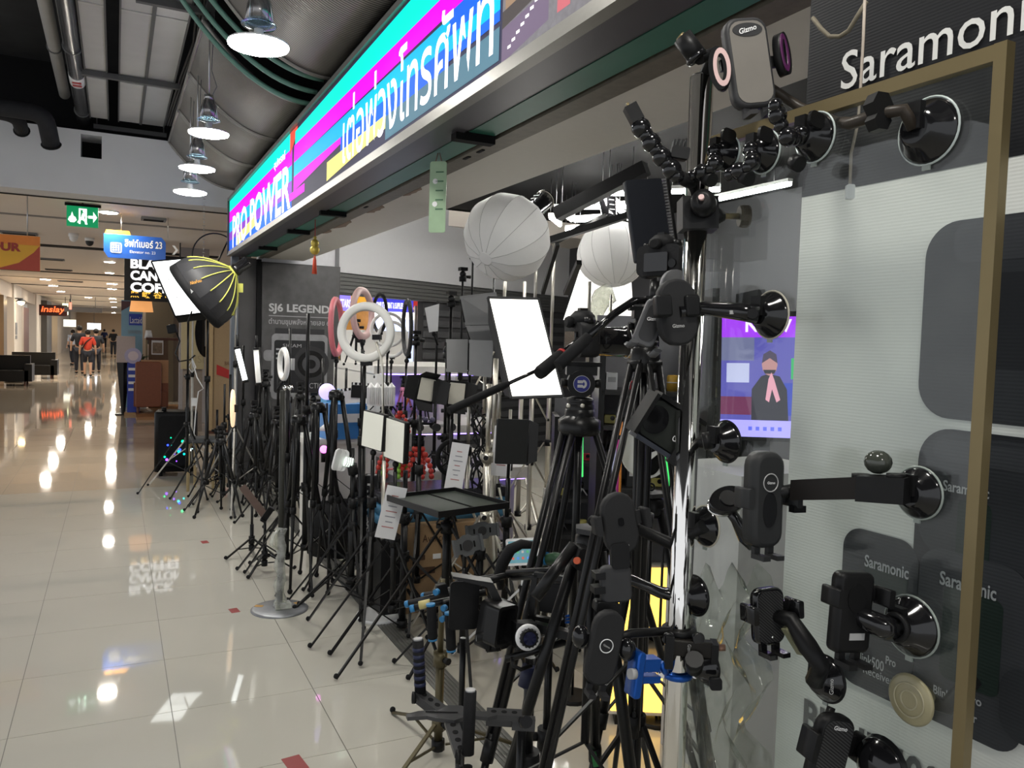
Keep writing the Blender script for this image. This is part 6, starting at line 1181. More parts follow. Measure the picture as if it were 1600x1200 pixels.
# knob and segmented arm left of the pole top
def segarm(t, pts, r, n=7):
    pts = [Vector(p_) for p_ in pts]; L_ = []
    for i in range(n): q = i/(n-1)*(len(pts)-1); k_ = min(int(q), len(pts)-2); L_.append(pts[k_].lerp(pts[k_+1], q-k_))
    for i, p_ in enumerate(L_): MB().sph(p_, r*(1.1 if i % 2 == 0 else .85), n=12, m=8).build('segment', gblk, t)
d2 = DP-.06
t = mount('black segmented flexible arm reaching up left of the pole', 1010, 210, d2); segarm(t, [PD(1002, 200, d2), PD(1030, 240, d2), PD(1058, 275, d2)], .0155, 8); MB().box(PD(990, 178, d2), (.022, .030, .022), camframe(28)).build('clamp_block', blk, t); MB().cyl(PD(984, 172, d2), PD(980, 161, d2), .003).build('screw', brass, t); MB().plate(.03, .02, .003, PD(1062, 240, d2), camframe(-10), .02).build('ribbed_block', blk, t)
for k_ in range(4): MB().box(PD(1052+6*k_, 228, d2), (.003, .018, .018), camframe(-10)).build('fin', blk, t)
MB().tube([PD(1058, 275, d2), on_pole(290)], .012, 8).build('pole_clip', blk, t)
d3 = DP-.1; t = mount('short black arm with a brass bolt at the pole top', 1085, 80, d3); MB().cyl(PD(1066, 58, d3), PD(1092, 92, d3), .0165, n=16).build('barrel', blk, t); MB().cyl(PD(1062, 56, d3), PD(1066, 60, d3), .008, n=10).build('brass_bolt', brass, t); MB().torus(PD(1088, 90, d3), frame(PD(1092, 92, d3)-PD(1066, 58, d3)), .014, .005, 18, 8).build('collar', gblk, t); arm(t, [PD(1092, 92, d3), PD(1115, 82, d3+.03), on_pole(128)], .010, blk)
# three black suction mounts just right of the pole top
for i, (px, py, r_, lab) in enumerate(((1138, 240, .030, 'black suction cup mount touching the pole, upper right'), (1196, 238, .034, 'black suction cup mount between the two others at the top'), (1275, 215, .037, 'black suction cup mount with clear rim under the long arm'))):
    t = mount(lab, px, py, DP); k = cup(t, px, py, r_, rim=mk('pale_cup_rim', (.5, .56, .54), .2)); segarm(t, [k, PX(px-20, py+20, XG-.05), PX(px-55, py+35, XG-.06)] if i < 2 else [k, PX(1235, 220, XG-.06), PX(1217, 190, XG-.07), PX(1212, 165, XG-.08)], .013, 6)
    MB().cyl(PX(px-35, py+38, XG-.05), PX(px-25, py+42, XG-.05), .012, n=12).build('knob', blk, t); MB().prism(rrect(.03, .022, .008), PX(px, py-28, XG-.035), *camframe(-10, 30), .006).build('lever', blk, t)
# pole clamp with ball and knob
t = T('pole_clamp', 'black pole clamp with round ball mount and brass screw knob', 'clamp', on_pole(345), None); c = on_pole(338); a = camframe()
MB().box(c+CB*.01, (.062, .056, .050), a).build('clamp_body', blk, t); MB().lathe([(.020, 0), (.022, .012), (.020, .03), (.010, .034)], c+CB*.035+CR*.006+CU*.008, frame((CB-CR*.35+CU*.25).normalized()), 20).build('ball_mount', blk, t); MB().cyl(c+CB*.066-CR*.006+CU*.016, c+CB*.071-CR*.008+CU*.018, .005, n=10).build('screw_tip', rose, t); MB().cyl(c+CR*.03, c+CR*.078, .0055, n=10).build('screw_shaft', brass, t)
MB().lathe([(.018, 0), (.020, .004), (.020, .014), (.018, .018)], c+CR*.075, frame(CR), 12, sm=False).build('screw_knob', mk('dark_brass_knob', (.06, .045, .03), .4, .4), t); MB().lathe([(.020, 0), (.008, .02)], c+CR*.03, frame(CR), 14).build('cone', blk, t)
# holders left of the pole
d_ = DP-.02
t = mount('grey open phone cradle with two hooked feet left of the pole', 1018, 500, d_); a = camframe(-22, 8); c = PD(1016, 505, d_); MB().plate(.040, .085, .012, c, a, .010, bev=.003).build('cradle', mk('graphite_face', (.075, .076, .08), .45), t); MB().plate(.028, .065, .010, c+a[2]*.0055, a, .001).build('face_plate', dgry, t); logo(t, c+a[1]*.008+a[2]*.0065, camframe(0, 8), .022, wht)
for s_ in (-1, 1): q = c-a[1]*.048+a[0]*s_*.022; MB().tube([q, q+a[2]*.015-a[1]*.004, q+a[2]*.030+a[1]*.006], .009, 6, flat=.5).build('foot_hook', mk('graphite_face', (.075, .076, .08), .45), t)
arm(t, [c-a[2]*.005, PD(1045, 480, d_+.03), on_pole(480)], .010)
d_ = DP-.05; t = mount('large black round backed phone holder overlapping the pole', 1060, 480, d_); a = camframe(4, 12); c = PD(1058, 488, d_); MB().plate(.072, .115, .034, c, a, .016, bev=.005).build('cradle', mk('soft_black', (.022, .022, .023), .6), t); MB().plate(.028, .038, .006, PD(1036, 478, d_-.03), a, .02, bev=.004).build('jaw', blk, t); MB().plate(.028, .038, .006, PD(1080, 478, d_-.0), a, .02, bev=.004).build('jaw', blk, t); logo(t, PD(1060, 509, d_-.012), a, .022); k = cup(t, 1206, 492, .038, rim=mk('cream_cup_rim', (.45, .42, .34), .3)); arm(t, [c, PD(1105, 482, d_+.02), PX(1165, 488, XG-.05), k], [.016, .017, .020, .022], gblk, flat=.75); MB().cyl(PX(1176, 490, XG-.062), PX(1176, 490, XG-.07), .008, n=12).build('pivot_cap', blk, t); MB().box(PX(1146, 488, XG-.066), (.012, .006, .003), camframe(0, 10)).build('pivot_mark', lgry, t)
t = T('belt_pouch', 'pale grey round phone disc behind the black holder', 'phone mount', PD(1052, 445, DP+.1)); MB().prism(circ(.035, 28), PD(1055, 450, DP+.1), *camframe(0, 30), .01, sm=True).build('disc', mk('pale_grey_disc', (.20, .20, .21), .5), t); arm(t, [PD(1055, 450, DP+.1), PD(1072, 470, DP+.05), on_pole(465)], .007)
# angled holder with round lens window
d_ = DP+.02; t = mount('black phone holder lying tilted with round window left of pole', 1040, 665, d_); a = camframe(-32, 20, 0); c = PD(1042, 668, d_); pv = holder(t, c, a, .120, .078, .012, blk, .02, mk('olive_black_face', (.022, .025, .022), .45), jaws=False, feet=False); MB().prism(circ(.026, 28), c-a[0]*.035+a[2]*.0115, *a, .002, sm=True).build('round_window', gblk, t); text('Gizmo', c+a[0]*.022-a[1]*.016+a[2]*.013, (a[0]*.15+a[1]).normalized(), (a[1]*.15-a[0]).normalized(), .040, .010, wht, t, bold=.02)
MB().box(c-a[0]*.064+a[2]*.010, (.008, .080, .036), a).build('jaw', blk, t); MB().box(c+a[1]*.042+a[2]*.006, (.11, .008, .028), a).build('top_edge', blk, t); MB().box(c-a[1]*.042+a[2]*.006, (.11, .008, .028), a).build('bottom_edge', mk('blue_grey_edge', (.04, .045, .06), .4), t); MB().plate(.04, .03, .006, PD(1062, 718, d_), camframe(-30), .03).build('foot_block', blk, t); k = cup(t, 1136, 690, .036, rim=blk); MB().cyl(PX(1110, 688, XG-.055), PX(1098, 690, XG-.065), .015, n=16).build('knob', blk, t); arm(t, [pv, PD(1080, 690, d_+.04), k], .011)
# teardrop mount
t = mount('glossy teardrop magnetic mount with chrome rim right of pole', 1140, 780, DP); a = camframe(18, 15, -35); c = PX(1136, 783, XG-.05); MB().prism([(x_*.9, y_*.62) for x_, y_ in circ(.036, 28)], c, *a, .018, sm=True).build('head', gblk, t); MB().torus(c-a[2]*.006, a, .033, .002, 32, 6, sy=.64).build('chrome_rim', chrome, t); MB().prism(circ(.014, 20), c+a[2]*.010, *a, .004, sm=True).build('magnet_disc', blk, t); arm(t, [c-a[2]*.01, PX(1150, 812, XG-.04), PX(1165, 838, XG-.02), PX(1178, 852, XG-.008)], [.010, .009, .014, .012], gblk)
# round cup behind the pole, low
t = mount('black suction cup with pale rim half behind the pole', 1100, 825, DP+.05); cup(t, 1104, 822, .036, rim=mk('cream_cup_rim', (.45, .42, .34), .3)); q = PX(1100, 822, XG-.03); d_ = DP+.0; a = camframe(8, 14); c = PD(968, 818, d_); pv = holder(t, c, a, .064, .112, .032, mk('soft_black', (.022, .022, .023), .6), .016, None, jaws=True, jaw=(.014, .034), jy=.05, feet=False); MB().plate(.010, .014, .003, c+a[1]*.004+a[2]*.009, a, .002).build('release_button', gblk, t); logo(t, c-a[1]*.038+a[2]*.009, a, .018); arm(t, [pv, PD(1000, 828, d_+.03), PD(1050, 850, d_+.05), q], [.010, .011, .012, .012]); MB().box(PD(968, 873, d_), (.02, .03, .012), a).build('foot_slide', blk, t)
# square holder
d_ = DP-.01; t = mount('square ribbed black phone holder below the oval one', 960, 905, d_); a = camframe(3, 10); c = PD(962, 912, d_); pv = holder(t, c, a, .056, .066, .012, dgry, .014, None, jaws=False, feet=False); MB().box(PD(935, 898, d_), (.018, .012, .03), a).build('jaw', blk, t); MB().box(PD(934, 920, d_), (.02, .012, .03), a).build('jaw', blk, t); MB().plate(.032, .045, .006, PD(968, 868, d_), a, .016).build('top_slide', blk, t); MB().plate(.045, .02, .006, PD(948, 948, d_), camframe(-8, 10), .03).build('bottom_tray', blk, t); k = cup(t, 1088, 930, .036, rim=blk); arm(t, [pv, PD(985, 905, d_+.02), PD(1030, 925, d_+.05), k], [.010, .013, .015, .017], gblk, flat=.7)
# long oval holder with ring badge
d_ = DP-.06; t = mount('long rounded black phone holder with white ring badge', 940, 1010, d_); a = camframe(-12, 12); c = PD(944, 1012, d_); pv = holder(t, c, a, .056, .130, .028, mk('soft_black', (.022, .022, .023), .6), .016, None, jaws=False, feet=True); MB().torus(c+a[1]*.006+a[2]*.009, a, .0115, .0009, 32, 6).build('badge_ring', wht, t); logo(t, c+a[1]*.006+a[2]*.009, (a[0]*.94-a[1]*.3, a[1], a[2]), .013)
for p_ in ((907, 995), (980, 1015)): MB().sph(PD(*p_, d_+.01), .017, n=14, m=8, sc=(.9, .9, 1.2)).build('jaw', gblk, t)
for p_ in ((905, 995), ): MB().box(PD(920, 995, d_+.01), (.02, .012, .012), a).build('jaw_slide', blk, t)
MB().box(PD(968, 1012, d_+.01), (.02, .012, .012), a).build('jaw_slide', blk, t); arm(t, [pv, PD(985, 990, d_+.03), on_pole(985)], .008)
# bicycle clamp and blue clamp on the pole
t = T('phone_clamp', 'black handlebar phone clamp with copper screw on the chrome pole', 'phone clamp', on_pole(1005)); c = on_pole(1002)+CB*.035; a = camframe(-3, -8); MB().plate(.080, .028, .004, c+CR*.012, a, .022, bev=.003).build('clamp_body', mk('warm_black', (.016, .014, .012), .45), t); MB().box(c-CR*.024-CU*.004, (.014, .055, .04), a).build('jaw', blk, t); MB().box(c+CR*.055-CU*.010, (.012, .040, .04), a).build('jaw', blk, t); MB().cyl(c+CR*.06, c+CR*.075, .006, n=10).build('copper_screw', mk('copper', (.55, .28, .2), .3, .8), t); text('Gizmo', c+CR*.006+CU*.010+CB*.013, -CU, CR, .018, .006, mk('logo_grey', (.45, .45, .44), .5), t)
for s_ in (-1, 1): MB().lathe([(.010, 0), (.012, .006), (.010, .012)], c+CR*s_*.026+CU*.018, frame(CB), 14).build('bolt', gblk, t)
MB().torus(on_pole(985), WAX, RP+.006, .006, 24, 8, ry=.008).build('collar', blk, t)
t = T('phone_clamp', 'bright blue anodised phone clamp with silver knob on the pole', 'phone clamp', on_pole(1055)); c = on_pole(1052); MB().torus(c, WAX, RP+.004, .004, 28, 8, ry=.007).build('blue_collar', blue, t)
for s_ in (-1, 1): MB().cyl(c+CR*s_*.030+CB*.012, c+CR*s_*.030-CB*.012, .0055, n=10).build('collar_screw', chrome, t); MB().box(c+CR*s_*.026, (.016, .012, .014), camframe()).build('collar_ear', blue, t)
b = PD(1005, 1040, DP-.03); ab = camframe(-8, 25); MB().plate(.016, .080, .006, PD(993, 1052, DP-.05), ab, .030, bev=.003).build('left_jaw', blue, t); MB().box(b+CR*.006+CU*.004, (.042, .022, .024), ab).build('body', blue, t); MB().box(b-CU*.022+CR*.006, (.045, .012, .020), ab).build('slide_rail', blue, t); MB().cyl(PD(984, 1053, DP-.07), PD(992, 1053, DP-.065), .009, n=14).build('silver_knob', lgry, t); MB().tube([PD(1032, 1035, DP-.02), PD(1038, 1048, DP-.02), c-CR*.02], .006, 8).build('hinge', blue, t); MB().tube([c-CU*.01-CR*.012, c-CU*.026-CR*.014], [.004, .006], 8).build('lever', blue, t)
t = mount('black suction cup low behind the chrome pole', 1100, 1045, DP+.04); k = cup(t, 1106, 1040, .033, rim=blk); arm(t, [k, PX(1085, 1030, XG-.05)], .016); MB().plate(.02, .02, .004, PX(1118, 1068, XG-.03), camframe(), .012).build('lever', blk, t)
# holders on the glass, right
d_ = depth(PX(1192, 780, XG-.09)); t = mount('rounded grey black phone holder with clamp jaws beside white board', 1192, 780, d_); a = camframe(-2, 22); c = PD(1194, 780, d_); pv = holder(t, c, a, .056, .142, .022, mk('charcoal_shell', (.030, .031, .032), .5), .026, None, jaws=True, jaw=(.016, .030), jy=.03, feet=True); MB().prism(circ(.0125, 28, .026), c-a[1]*.014+a[2]*.0135, *a, .0012, sm=True).build('oval_window', gblk, t); MB().torus(c+a[1]*.026+a[2]*.0135, a, .013, .0009, 28, 6).build('badge_ring', lgry, t); logo(t, c+a[1]*.026+a[2]*.0138, a, .014, wht); MB().box(PD(1246, 795, d_), (.022, .010, .012), a).build('side_lever', blk, t)
k = cup(t, 1437, 770, .034, hgt=.022); ab = (Vector((0, -1, 0)), Vector((0, 0, 1)), Vector((-1, 0, 0))); p0, p1 = PX(1246, 765, XG-.05), PX(1350, 762, XG-.05); MB().box((p0+p1)/2, ((p0-p1).length, .030, .030), ((p1-p0).normalized(), Vector((0, 0, 1)), (p1-p0).normalized().cross(Vector((0, 0, 1))))).build('square_arm', mk('brown_black', (.014, .012, .011), .5), t); p2 = PX(1415, 766, XG-.035); MB().box((p1+p2)/2, ((p2-p1).length*1.15, .034, .034), ((p2-p1).normalized(), Vector((0, 0, 1)), (p2-p1).normalized().cross(Vector((0, 0, 1))))).build('cup_block', blk, t)
for px in (1345, 1400): MB().cyl(PX(px, 740, XG-.04), PX(px, 748, XG-.04), .012, n=12).build('lock_knob', blk, t)
arm(t, [pv, p0], .010); MB().sph(PX(1372, 722, XG-.03), .018, n=14, m=8, sc=(1, 1, .9)).build('rear_ball', mk('smoked_clear', (.05, .055, .045), .1), t)
# carbon holder with chrome edge
d_ = depth(PX(1200, 960, XG-.07)); t = mount('carbon patterned phone holder with chrome edge on the lower glass', 1200, 960, d_); a = camframe(2, 20)
def carbon():
    m = mk('carbon_weave', (.03, .03, .031), .35); nt = m.node_tree; L = nt.links.new; tc = [n for n in nt.nodes if n.type == 'TEX_COORD'][0]; w = nt.nodes.new('ShaderNodeTexWave'); w.bands_direction = 'DIAGONAL'; w.inputs['Scale'].default_value = 130; L(tc.outputs['Object'], w.inputs['Vector']); mr = nt.nodes.new('ShaderNodeMix'); mr.data_type = 'RGBA'; mr.inputs[6].default_value = (.012, .012, .012, 1); mr.inputs[7].default_value = (.06, .06, .062, 1); L(w.outputs['Fac'], mr.inputs[0]); L(mr.outputs[2], nt.nodes['Principled BSDF'].inputs['Base Color']); return m
cb = carbon(); c = PD(1200, 962, d_); pv = holder(t, c, a, .052, .084, .014, gblk, .014, cb, jaws=True, jaw=(.014, .026), jy=.12, feet=True); MB().torus(c-a[1]*.030, a, .022, .0022, 28, 6, sy=.6).build('chrome_rim', chrome, t); MB().sph(c-a[1]*.030+a[2]*.009, .0018, n=8, m=5).build('rivet', chrome, t)
k = cup(t, 1293, 1060, .034, rim=blk, hgt=.026); arm(t, [pv, PX(1236, 968, XG-.05), PX(1262, 1010, XG-.045), PX(1283, 1040, XG-.04), k], [.010, .012, .015, .014, .014], blk); MB().box(PX(1240, 1000, XG-.048), (.010, .045, .012), camframe(32, 20)).build('pale_strip', mk('olive_strip', (.20, .20, .12), .5), t); text('Gizmo', PX(1302, 1085, XG-.034), CU, -CR, .022, .006, mk('logo_grey', (.45, .45, .44), .5), t)
# holder with paper label and cup
d_ = depth(PX(1330, 960, XG-.08)); t = mount('black phone holder with small white label before the grey print', 1330, 955, d_); a = camframe(-5, 18); c = PD(1330, 956, d_); pv = holder(t, c, a, .056, .106, .010, blk, .018, None, jaws=True, jaw=(.012, .024), jy=.22, feet=True); MB().prism(circ(.015, 24, .019), c+a[1]*.020+a[2]*.0095, *a, .001, sm=True).build('round_recess', black, t); MB().box(c-a[1]*.030+a[2]*.0098+a[0]*.004, (.024, .009, .0006), a).build('paper_label', lgry, t); k = cup(t, 1425, 978, .040, rim=ringg); arm(t, [pv, PX(1380, 980, XG-.06), k], [.012, .016, .018], gblk); MB().torus(PX(1400, 980, XG-.045), frame((-1, 0, 0)), .016, .004, 20, 6).build('lock_ring', blk, t)
# yellowed clear cup stuck on the other side
t = mount('yellowed clear suction disc facing out below the receiver print', 1423, 1095, .8); q = PX(1423, 1093, XG-.01); ax_ = frame((-1, 0, 0)); yc = mk('yellowed_clear_rubber', (.30, .27, .16), .3, var=.2, scale=20)
MB().lathe([(0, .004), (.010, .004), (.030, .003), (.034, 0), (.030, -.006), (.018, -.02), (.014, -.03)], q, ax_, 30).build('clear_disc', yc, t)
for r_ in (.012, .022): MB().torus(q+ax_[2]*.004, ax_, r_, .0012, 28, 6).build('disc_ring', mk('yellowed_ring', (.36, .33, .22), .3), t)
arm(t, [q-ax_[2]*.02, PX(1480, 1105, XG+.04), PX(1520, 1060, XG+.05)], .012)
# lowest holder with carbon face
d_ = depth(PX(1295, 1150, XG-.06)); t = mount('carbon faced phone holder at the bottom edge of the glass', 1295, 1150, d_); a = camframe(-14, 16); c = PD(1296, 1172, d_); pv = holder(t, c, a, .056, .100, .018, blk, .018, cb, jaws=True, jaw=(.016, .040), jy=.10, feet=False); logo(t, c+a[1]*.036+a[2]*.0105, a, .022, wht); arm(t, [pv, PX(1299, 1105, XG-.03)], .006); MB().lathe([(.040, 0), (.036, .012), (.018, .026), (.0, .028)], PX(1380, 1195, XG-.01), frame((-1, 0, 0)), 24).build('dome_cup', gblk, t)
# ================================================================== video tripods, cameras and rigs in the foreground
def leg_to_floor(apex, p0, p1, spread):
    """ground point of a leg that runs along the measured line p0-p1 and ends spread metres out"""
    best = None
    for k in range(400):
        y = 900+k*4; x = p0[0]+(p1[0]-p0[0])*(y-p0[1])/(p1[1]-p0[1]); q = PZ(x, y); d = math.hypot(q.x-apex.x, q.y-apex.y); e = abs(d-spread)
        if best is None or e < best[0]: best = (e, q)
    return best[1]
def dslr(label, c, up, fwd, s=1., lens=.10, stand=None):
    """camera body: fwd is where the lens looks"""
    f = Vector(fwd).normalized(); u = Vector(up); u = (u-f*u.dot(f)).normalized(); r = f.cross(u); ax = (r, u, f); c = Vector(c); t = T('dslr_camera', label, 'camera', c-u*.06*s); cb_ = mk('camera_rubber', (.014, .014, .015), .6, var=.2, scale=120, bump=.2)
    MB().plate(.135*s, .085*s, .018*s, c, ax, .050*s, bev=.008*s).build('body', cb_, t); MB().plate(.034*s, .090*s, .015*s, c-r*.060*s+f*.028*s, ax, .045*s, bev=.01*s).build('hand_grip', cb_, t)
    MB().lathe([(.042*s, 0), (.038*s, .02*s), (.024*s, .032*s), (.0, .034*s)], c+u*.040*s, (r, f, u), 14, sy=.8).build('prism_hump', cb_, t); MB().box(c+u*.076*s, (.022*s, .006*s, .02*s), ax).build('hot_shoe', blk2, t)
    MB().cyl(c+r*.048*s+u*.040*s, c+r*.048*s+u*.055*s, .013*s, n=16).build('mode_dial', blk2, t); MB().cyl(c-r*.05*s+u*.040*s, c-r*.05*s+u*.052*s, .010*s, n=14).build('top_dial', blk2, t)
    MB().plate(.075*s, .052*s, .004*s, c-f*.029*s-u*.006*s, (r, u, -f), .010*s).build('rear_screen', gblk, t); MB().lathe([(.017*s, 0), (.019*s, .01*s), (.014*s, .018*s)], c-f*.026*s+u*.044*s, (r, u, -f), 14, sy=.8).build('eyecup', blkr, t)
    MB().prism(circ(.012*s, 18), c-f*.028*s+r*.050*s-u*.012*s, r, u, f, .006*s, sm=True).build('control_wheel', blk2, t)
    if lens:
        L_ = lens*s; MB().lathe([(.036*s, .02*s), (.036*s, .03*s), (.034*s, .032*s), (.036*s, .05*s), (.038*s, L_*.55), (.036*s, L_*.56), (.040*s, L_*.62), (.041*s, L_), (.036*s, L_), (.030*s, L_*.92), (.0, L_*.90)], c-u*.004*s, ax, 28).build('lens', gblk, t)
        for q, m_ in ((.62, steel), (.82, red)): MB().torus(c-u*.004*s+f*L_*q, ax, .0405*s, .0012*s, 28, 6).build('lens_ring', m_, t)
    return t
def videohead(t, c, s=1., disc=True, tilt=0):
    """fluid head: base, drum facing the viewer with round badge, plate"""
    c = Vector(c); h = Vector((CB.x, CB.y, 0)).normalized(); rr = Vector((CR.x, CR.y, 0)).normalized(); up = Vector((0, 0, 1))
    MB().lathe([(.038*s, 0), (.040*s, .004*s), (.040*s, .022*s), (.036*s, .026*s), (.038*s, .030*s), (.038*s, .040*s), (.026*s, .044*s)], c, WAX, 24).build('pan_base', blk2, t)
    d = c+up*.082*s; MB().cyl(d-h*.035*s, d+h*.035*s, .038*s, n=28).build('tilt_drum', blk, t)
    if disc:
        MB().prism(circ(.0235*s, 30), d+h*.0358*s, rr, up, h, .001*s, sm=True).build('badge_ring', lgry, t); MB().prism(circ(.0222*s, 30), d+h*.0364*s, rr, up, h, .001*s, sm=True).build('badge', mk('deep_blue_badge', (.01, .015, .16), .3), t)
        o = d+h*.0374*s; m = MB()
        for z in (.006, -.006): m.prism([(-.012*s, -.004*s), (.002*s, -.004*s), (.005*s, 0), (.002*s, .004*s), (-.012*s, .004*s)], o+up*z*s, rr, up, h, .0006*s)
        m.prism([(.004*s+.010*s*math.sin(math.pi*k/10), .012*s*math.cos(math.pi*k/10)) for k in range(11)]+[(.002*s+.006*s*math.sin(math.pi*k/10), -.009*s+.018*s*k/10) for k in range(11)], o, rr, up, h, .0006*s); m.build('badge_emblem', lgry, t)
    MB().box(d+up*.036*s, (.085*s, .060*s, .024*s), (rr, h, up)).build('tilt_cradle', blk2, t); MB().box(d+up*.054*s, (.11*s, .045*s, .012*s), (rr, h, up)).build('quick_plate', blk, t)
    for s_ in (-1, 1): MB().cyl(d+rr*s_*.036*s, d+rr*s_*.055*s, .010*s, .014*s, n=10).build('lock_knob', blk, t)
    return d+up*.06*s, d
def panhandle(t, a, b, r=.008, grip=.42, band=True):
    a, b = Vector(a), Vector(b); m = a.lerp(b, 1-grip); MB().cyl(a, m, r, n=12).build('pan_bar', gblk, t); MB().tube([m, m.lerp(b, .1), m.lerp(b, .9), b], [r*1.5, r*2.0, r*2.15, r*1.9], 14).build('pan_grip', blkr, t)
    if band: MB().cyl(m-(b-a).normalized()*.006, m+(b-a).normalized()*.002, r*1.9, n=14).build('grip_band', red, t)
# --- main video tripod with blue badge
d1 = 2.25; cr = PD(906, 640, d1); cr_ = Vector((cr.x, cr.y, cr.z-.02))
feet = [leg_to_floor(cr_, (884, 632), (752, 1200), .46), leg_to_floor(cr_, (938, 654), (1090, 1200), .46)]; g2 = Vector((cr.x, cr.y, 0)); f3 = g2*2-(feet[0]+feet[1])/2; f3 = g2+(f3-g2).normalized()*.42; f3.z = 0
vt = tripod('big black video tripod with round blue badge on its head', cr_, feet+[f3], .0125, blk2, twin=True, split=.62)
MB().lathe([(.055, -.05), (.06, -.04), (.06, -.01), (.045, 0), (.04, .012)], cr_, WAX, 20).build('bowl', blk2, vt)
for px in (888, 910): MB().lathe([(.006, 0), (.006, .004), (.003, .005)], PD(px, 634, d1-.07), frame(CB), 12).build('bowl_bolt', champ, vt)
top, dr = videohead(vt, cr_+Vector((0, 0, .012)), 1.0)
panhandle(vt, PD(935, 505, d1+.0), PD(842, 584, d1-.18), .0085, .36)
dslr('black DSLR camera on the blue badged video tripod', top+Vector((0, 0, .062))+CR*-.0, (0, 0, 1), CR*.95-CB*.25, 1.12, .19)
# long thin second handle
t2h = PD(880, 560, d1+.15); panhandle(vt, t2h, PD(701, 642, d1-.05), .0055, .50, False)
# --- second video tripod nearer the pole with a camera on top
d2_ = 1.75; c2 = PD(1008, 560, d2_); f2 = [leg_to_floor(c2, (983, 560), (846, 1200), .42), leg_to_floor(c2, (1020, 570), (1105, 1200), .42)]; g2 = Vector((c2.x, c2.y, 0)); f3 = g2+(g2*2-(f2[0]+f2[1])/2-g2).normalized()*.42; f3.z = 0
vt2 = tripod('black video tripod right of the badged one, long curved handle', c2, f2+[f3], .0095, blk2, twin=True, split=.6); top2, dr2 = videohead(vt2, c2+Vector((0, 0, .01)), .72, False)
MB().tube([PD(1015, 470, d2_), PD(990, 470, d2_-.05), PD(960, 490, d2_-.1), PD(915, 530, d2_-.14)], .008, 10).build('curved_handle', gblk, vt2); MB().tube([PD(920, 526, d2_-.14), PD(900, 545, d2_-.15), PD(872, 572, d2_-.17)], [.011, .013, .012], 12).build('handle_grip', blkr, vt2)
MB().box(PD(1022, 492, d2_), (.05, .075, .04), camframe(-6)).build('head_block', blk, vt2); MB().cyl(PD(1022, 475, d2_), PD(1024, 440, d2_), .012).build('riser', blk2, vt2)
dslr('black DSLR camera seen from behind above the second video tripod', PD(1034, 408, d2_), CU+CR*.05, -CB*.72+CR*.65, .78, .09)
# dark flag panel behind that camera with toothed strips
c = PD(1012, 345, 2.1); a = camframe(8, 18); t = T('toothed_panel_light', 'tall black panel light with toothed metal edge behind the pole', 'LED light', c-Vector((0, 0, .12))); led_panel(t, c, a, .105, .215, .02, None, mk('navy_black_metal', (.016, .018, .024), .5)); 
for k in range(26): MB().box(c+a[0]*.062+a[1]*(-.10+.0082*k), (.010, .004, .012), a).build('cooling_tooth', mgry, t)
MB().box(c+a[0]*.074, (.008, .22, .01), a).build('edge_strip', blk2, t); q = c-a[1]*.13; yoke(t, c-a[1]*.1, q); on_stand('black light stand under the tall toothed panel light', q, .6, .42, 40, .012)
# third and fourth tripods lower down
for i, (ap, d_, l1, l2, lab) in enumerate((((1016, 790), 2.35, ((1000, 800), (962, 1000)), ((1035, 800), (1075, 1000)), 'squat black tripod with hexagon plate behind the oval holder'), ((925, 850), 1.9, ((918, 900), (925, 1200)), ((965, 1000), (990, 1200)), 'black tripod with a green leg lock near the oval holders'))):
    A = PD(*ap, d_); f_ = [leg_to_floor(A, *l1, .30), leg_to_floor(A, *l2, .34)]; g2 = Vector((A.x, A.y, 0)); f3 = g2+(g2*2-(f_[0]+f_[1])/2-g2).normalized()*.34; f3.z = 0; tt = tripod(lab, A, f_+[f3], .012, blk2)
    MB().prism(circ(.045, 6), A+Vector((0, 0, .035)), X1, Vector((0, 1, 0)), Z1, .012).build('hexagon_plate', dgry, tt); MB().torus(A+Vector((0, 0, .055)), frame((CB.x, CB.y, 0)), .010, .003, 14, 6).build('screw_loop', blk, tt)
    if i == 1: m_ = A.lerp(f_[0], .52); MB().box(m_+CB*.018, (.014, .03, .02), camframe(10)).build('green_lock', mk('green_plastic', (.02, .20, .05), .4), tt)
    if i == 1: MB().plate(.05, .05, .008, PD(912, 872, 1.85), camframe(-20, 15), .05).build('leg_bracket', blk, tt); MB().cyl(PD(903, 876, 1.82), PD(901, 876, 1.80), .008, n=12).build('orange_button', mk('orange_button', (.6, .1, .03), .4), tt); MB().cyl(PD(897, 852, 1.85), PD(836, 934, 1.8), .014, n=12).build('swing_arm', blk2, tt)
# ------------------------------------------------ shoulder rig with matte box and follow focus
dr_ = 2.05; t = T('shoulder_rig', 'black camera shoulder rig with matte box and blue capped rods', 'camera rig', PD(790, 960, dr_)-Vector((0, 0, .1))); bcap = mk('cyan_blue_cap', (.02, .18, .40), .35)
def rod(a, b, r=.0085, da=dr_, db=dr_, cap=True):
    A, B = PD(*a, da), PD(*b, db); MB().cyl(A, B, r, n=12).build('rod', blk2, t)
    if cap: MB().cyl(A+(A-B).normalized()*.012, A, r*1.05, n=12).build('rod_cap', bcap, t)
rod((640, 943), (720, 922), .0095, 2.2, 2.15); rod((648, 950), (760, 925), .0095, 2.1, 2.1); rod((665, 930), (780, 905), .0085, 2.3, 2.15); rod((735, 912), (800, 897), .0085, 2.15, 2.15, False)
MB().cyl(PD(655, 946, 2.095), PD(672, 942, 2.095), .011, n=12).build('yellow_band', mk('yellow_tape', (.55, .48, .2), .5), t)
am = camframe(-3, 18)
MB().plate(.075, .120, .010, PD(725, 946, 2.0), am, .006).build('matte_flag', blk, t); MB().plate(.080, .115, .012, PD(774, 975, 1.98), camframe(-10, 52), .05).build('matte_body', blk, t); MB().prism(rrect(.07, .10, .012), PD(782, 975, 1.95), *camframe(-8, 48), .04, hole=rrect(.055, .085, .010)).build('matte_frame', blk2, t)
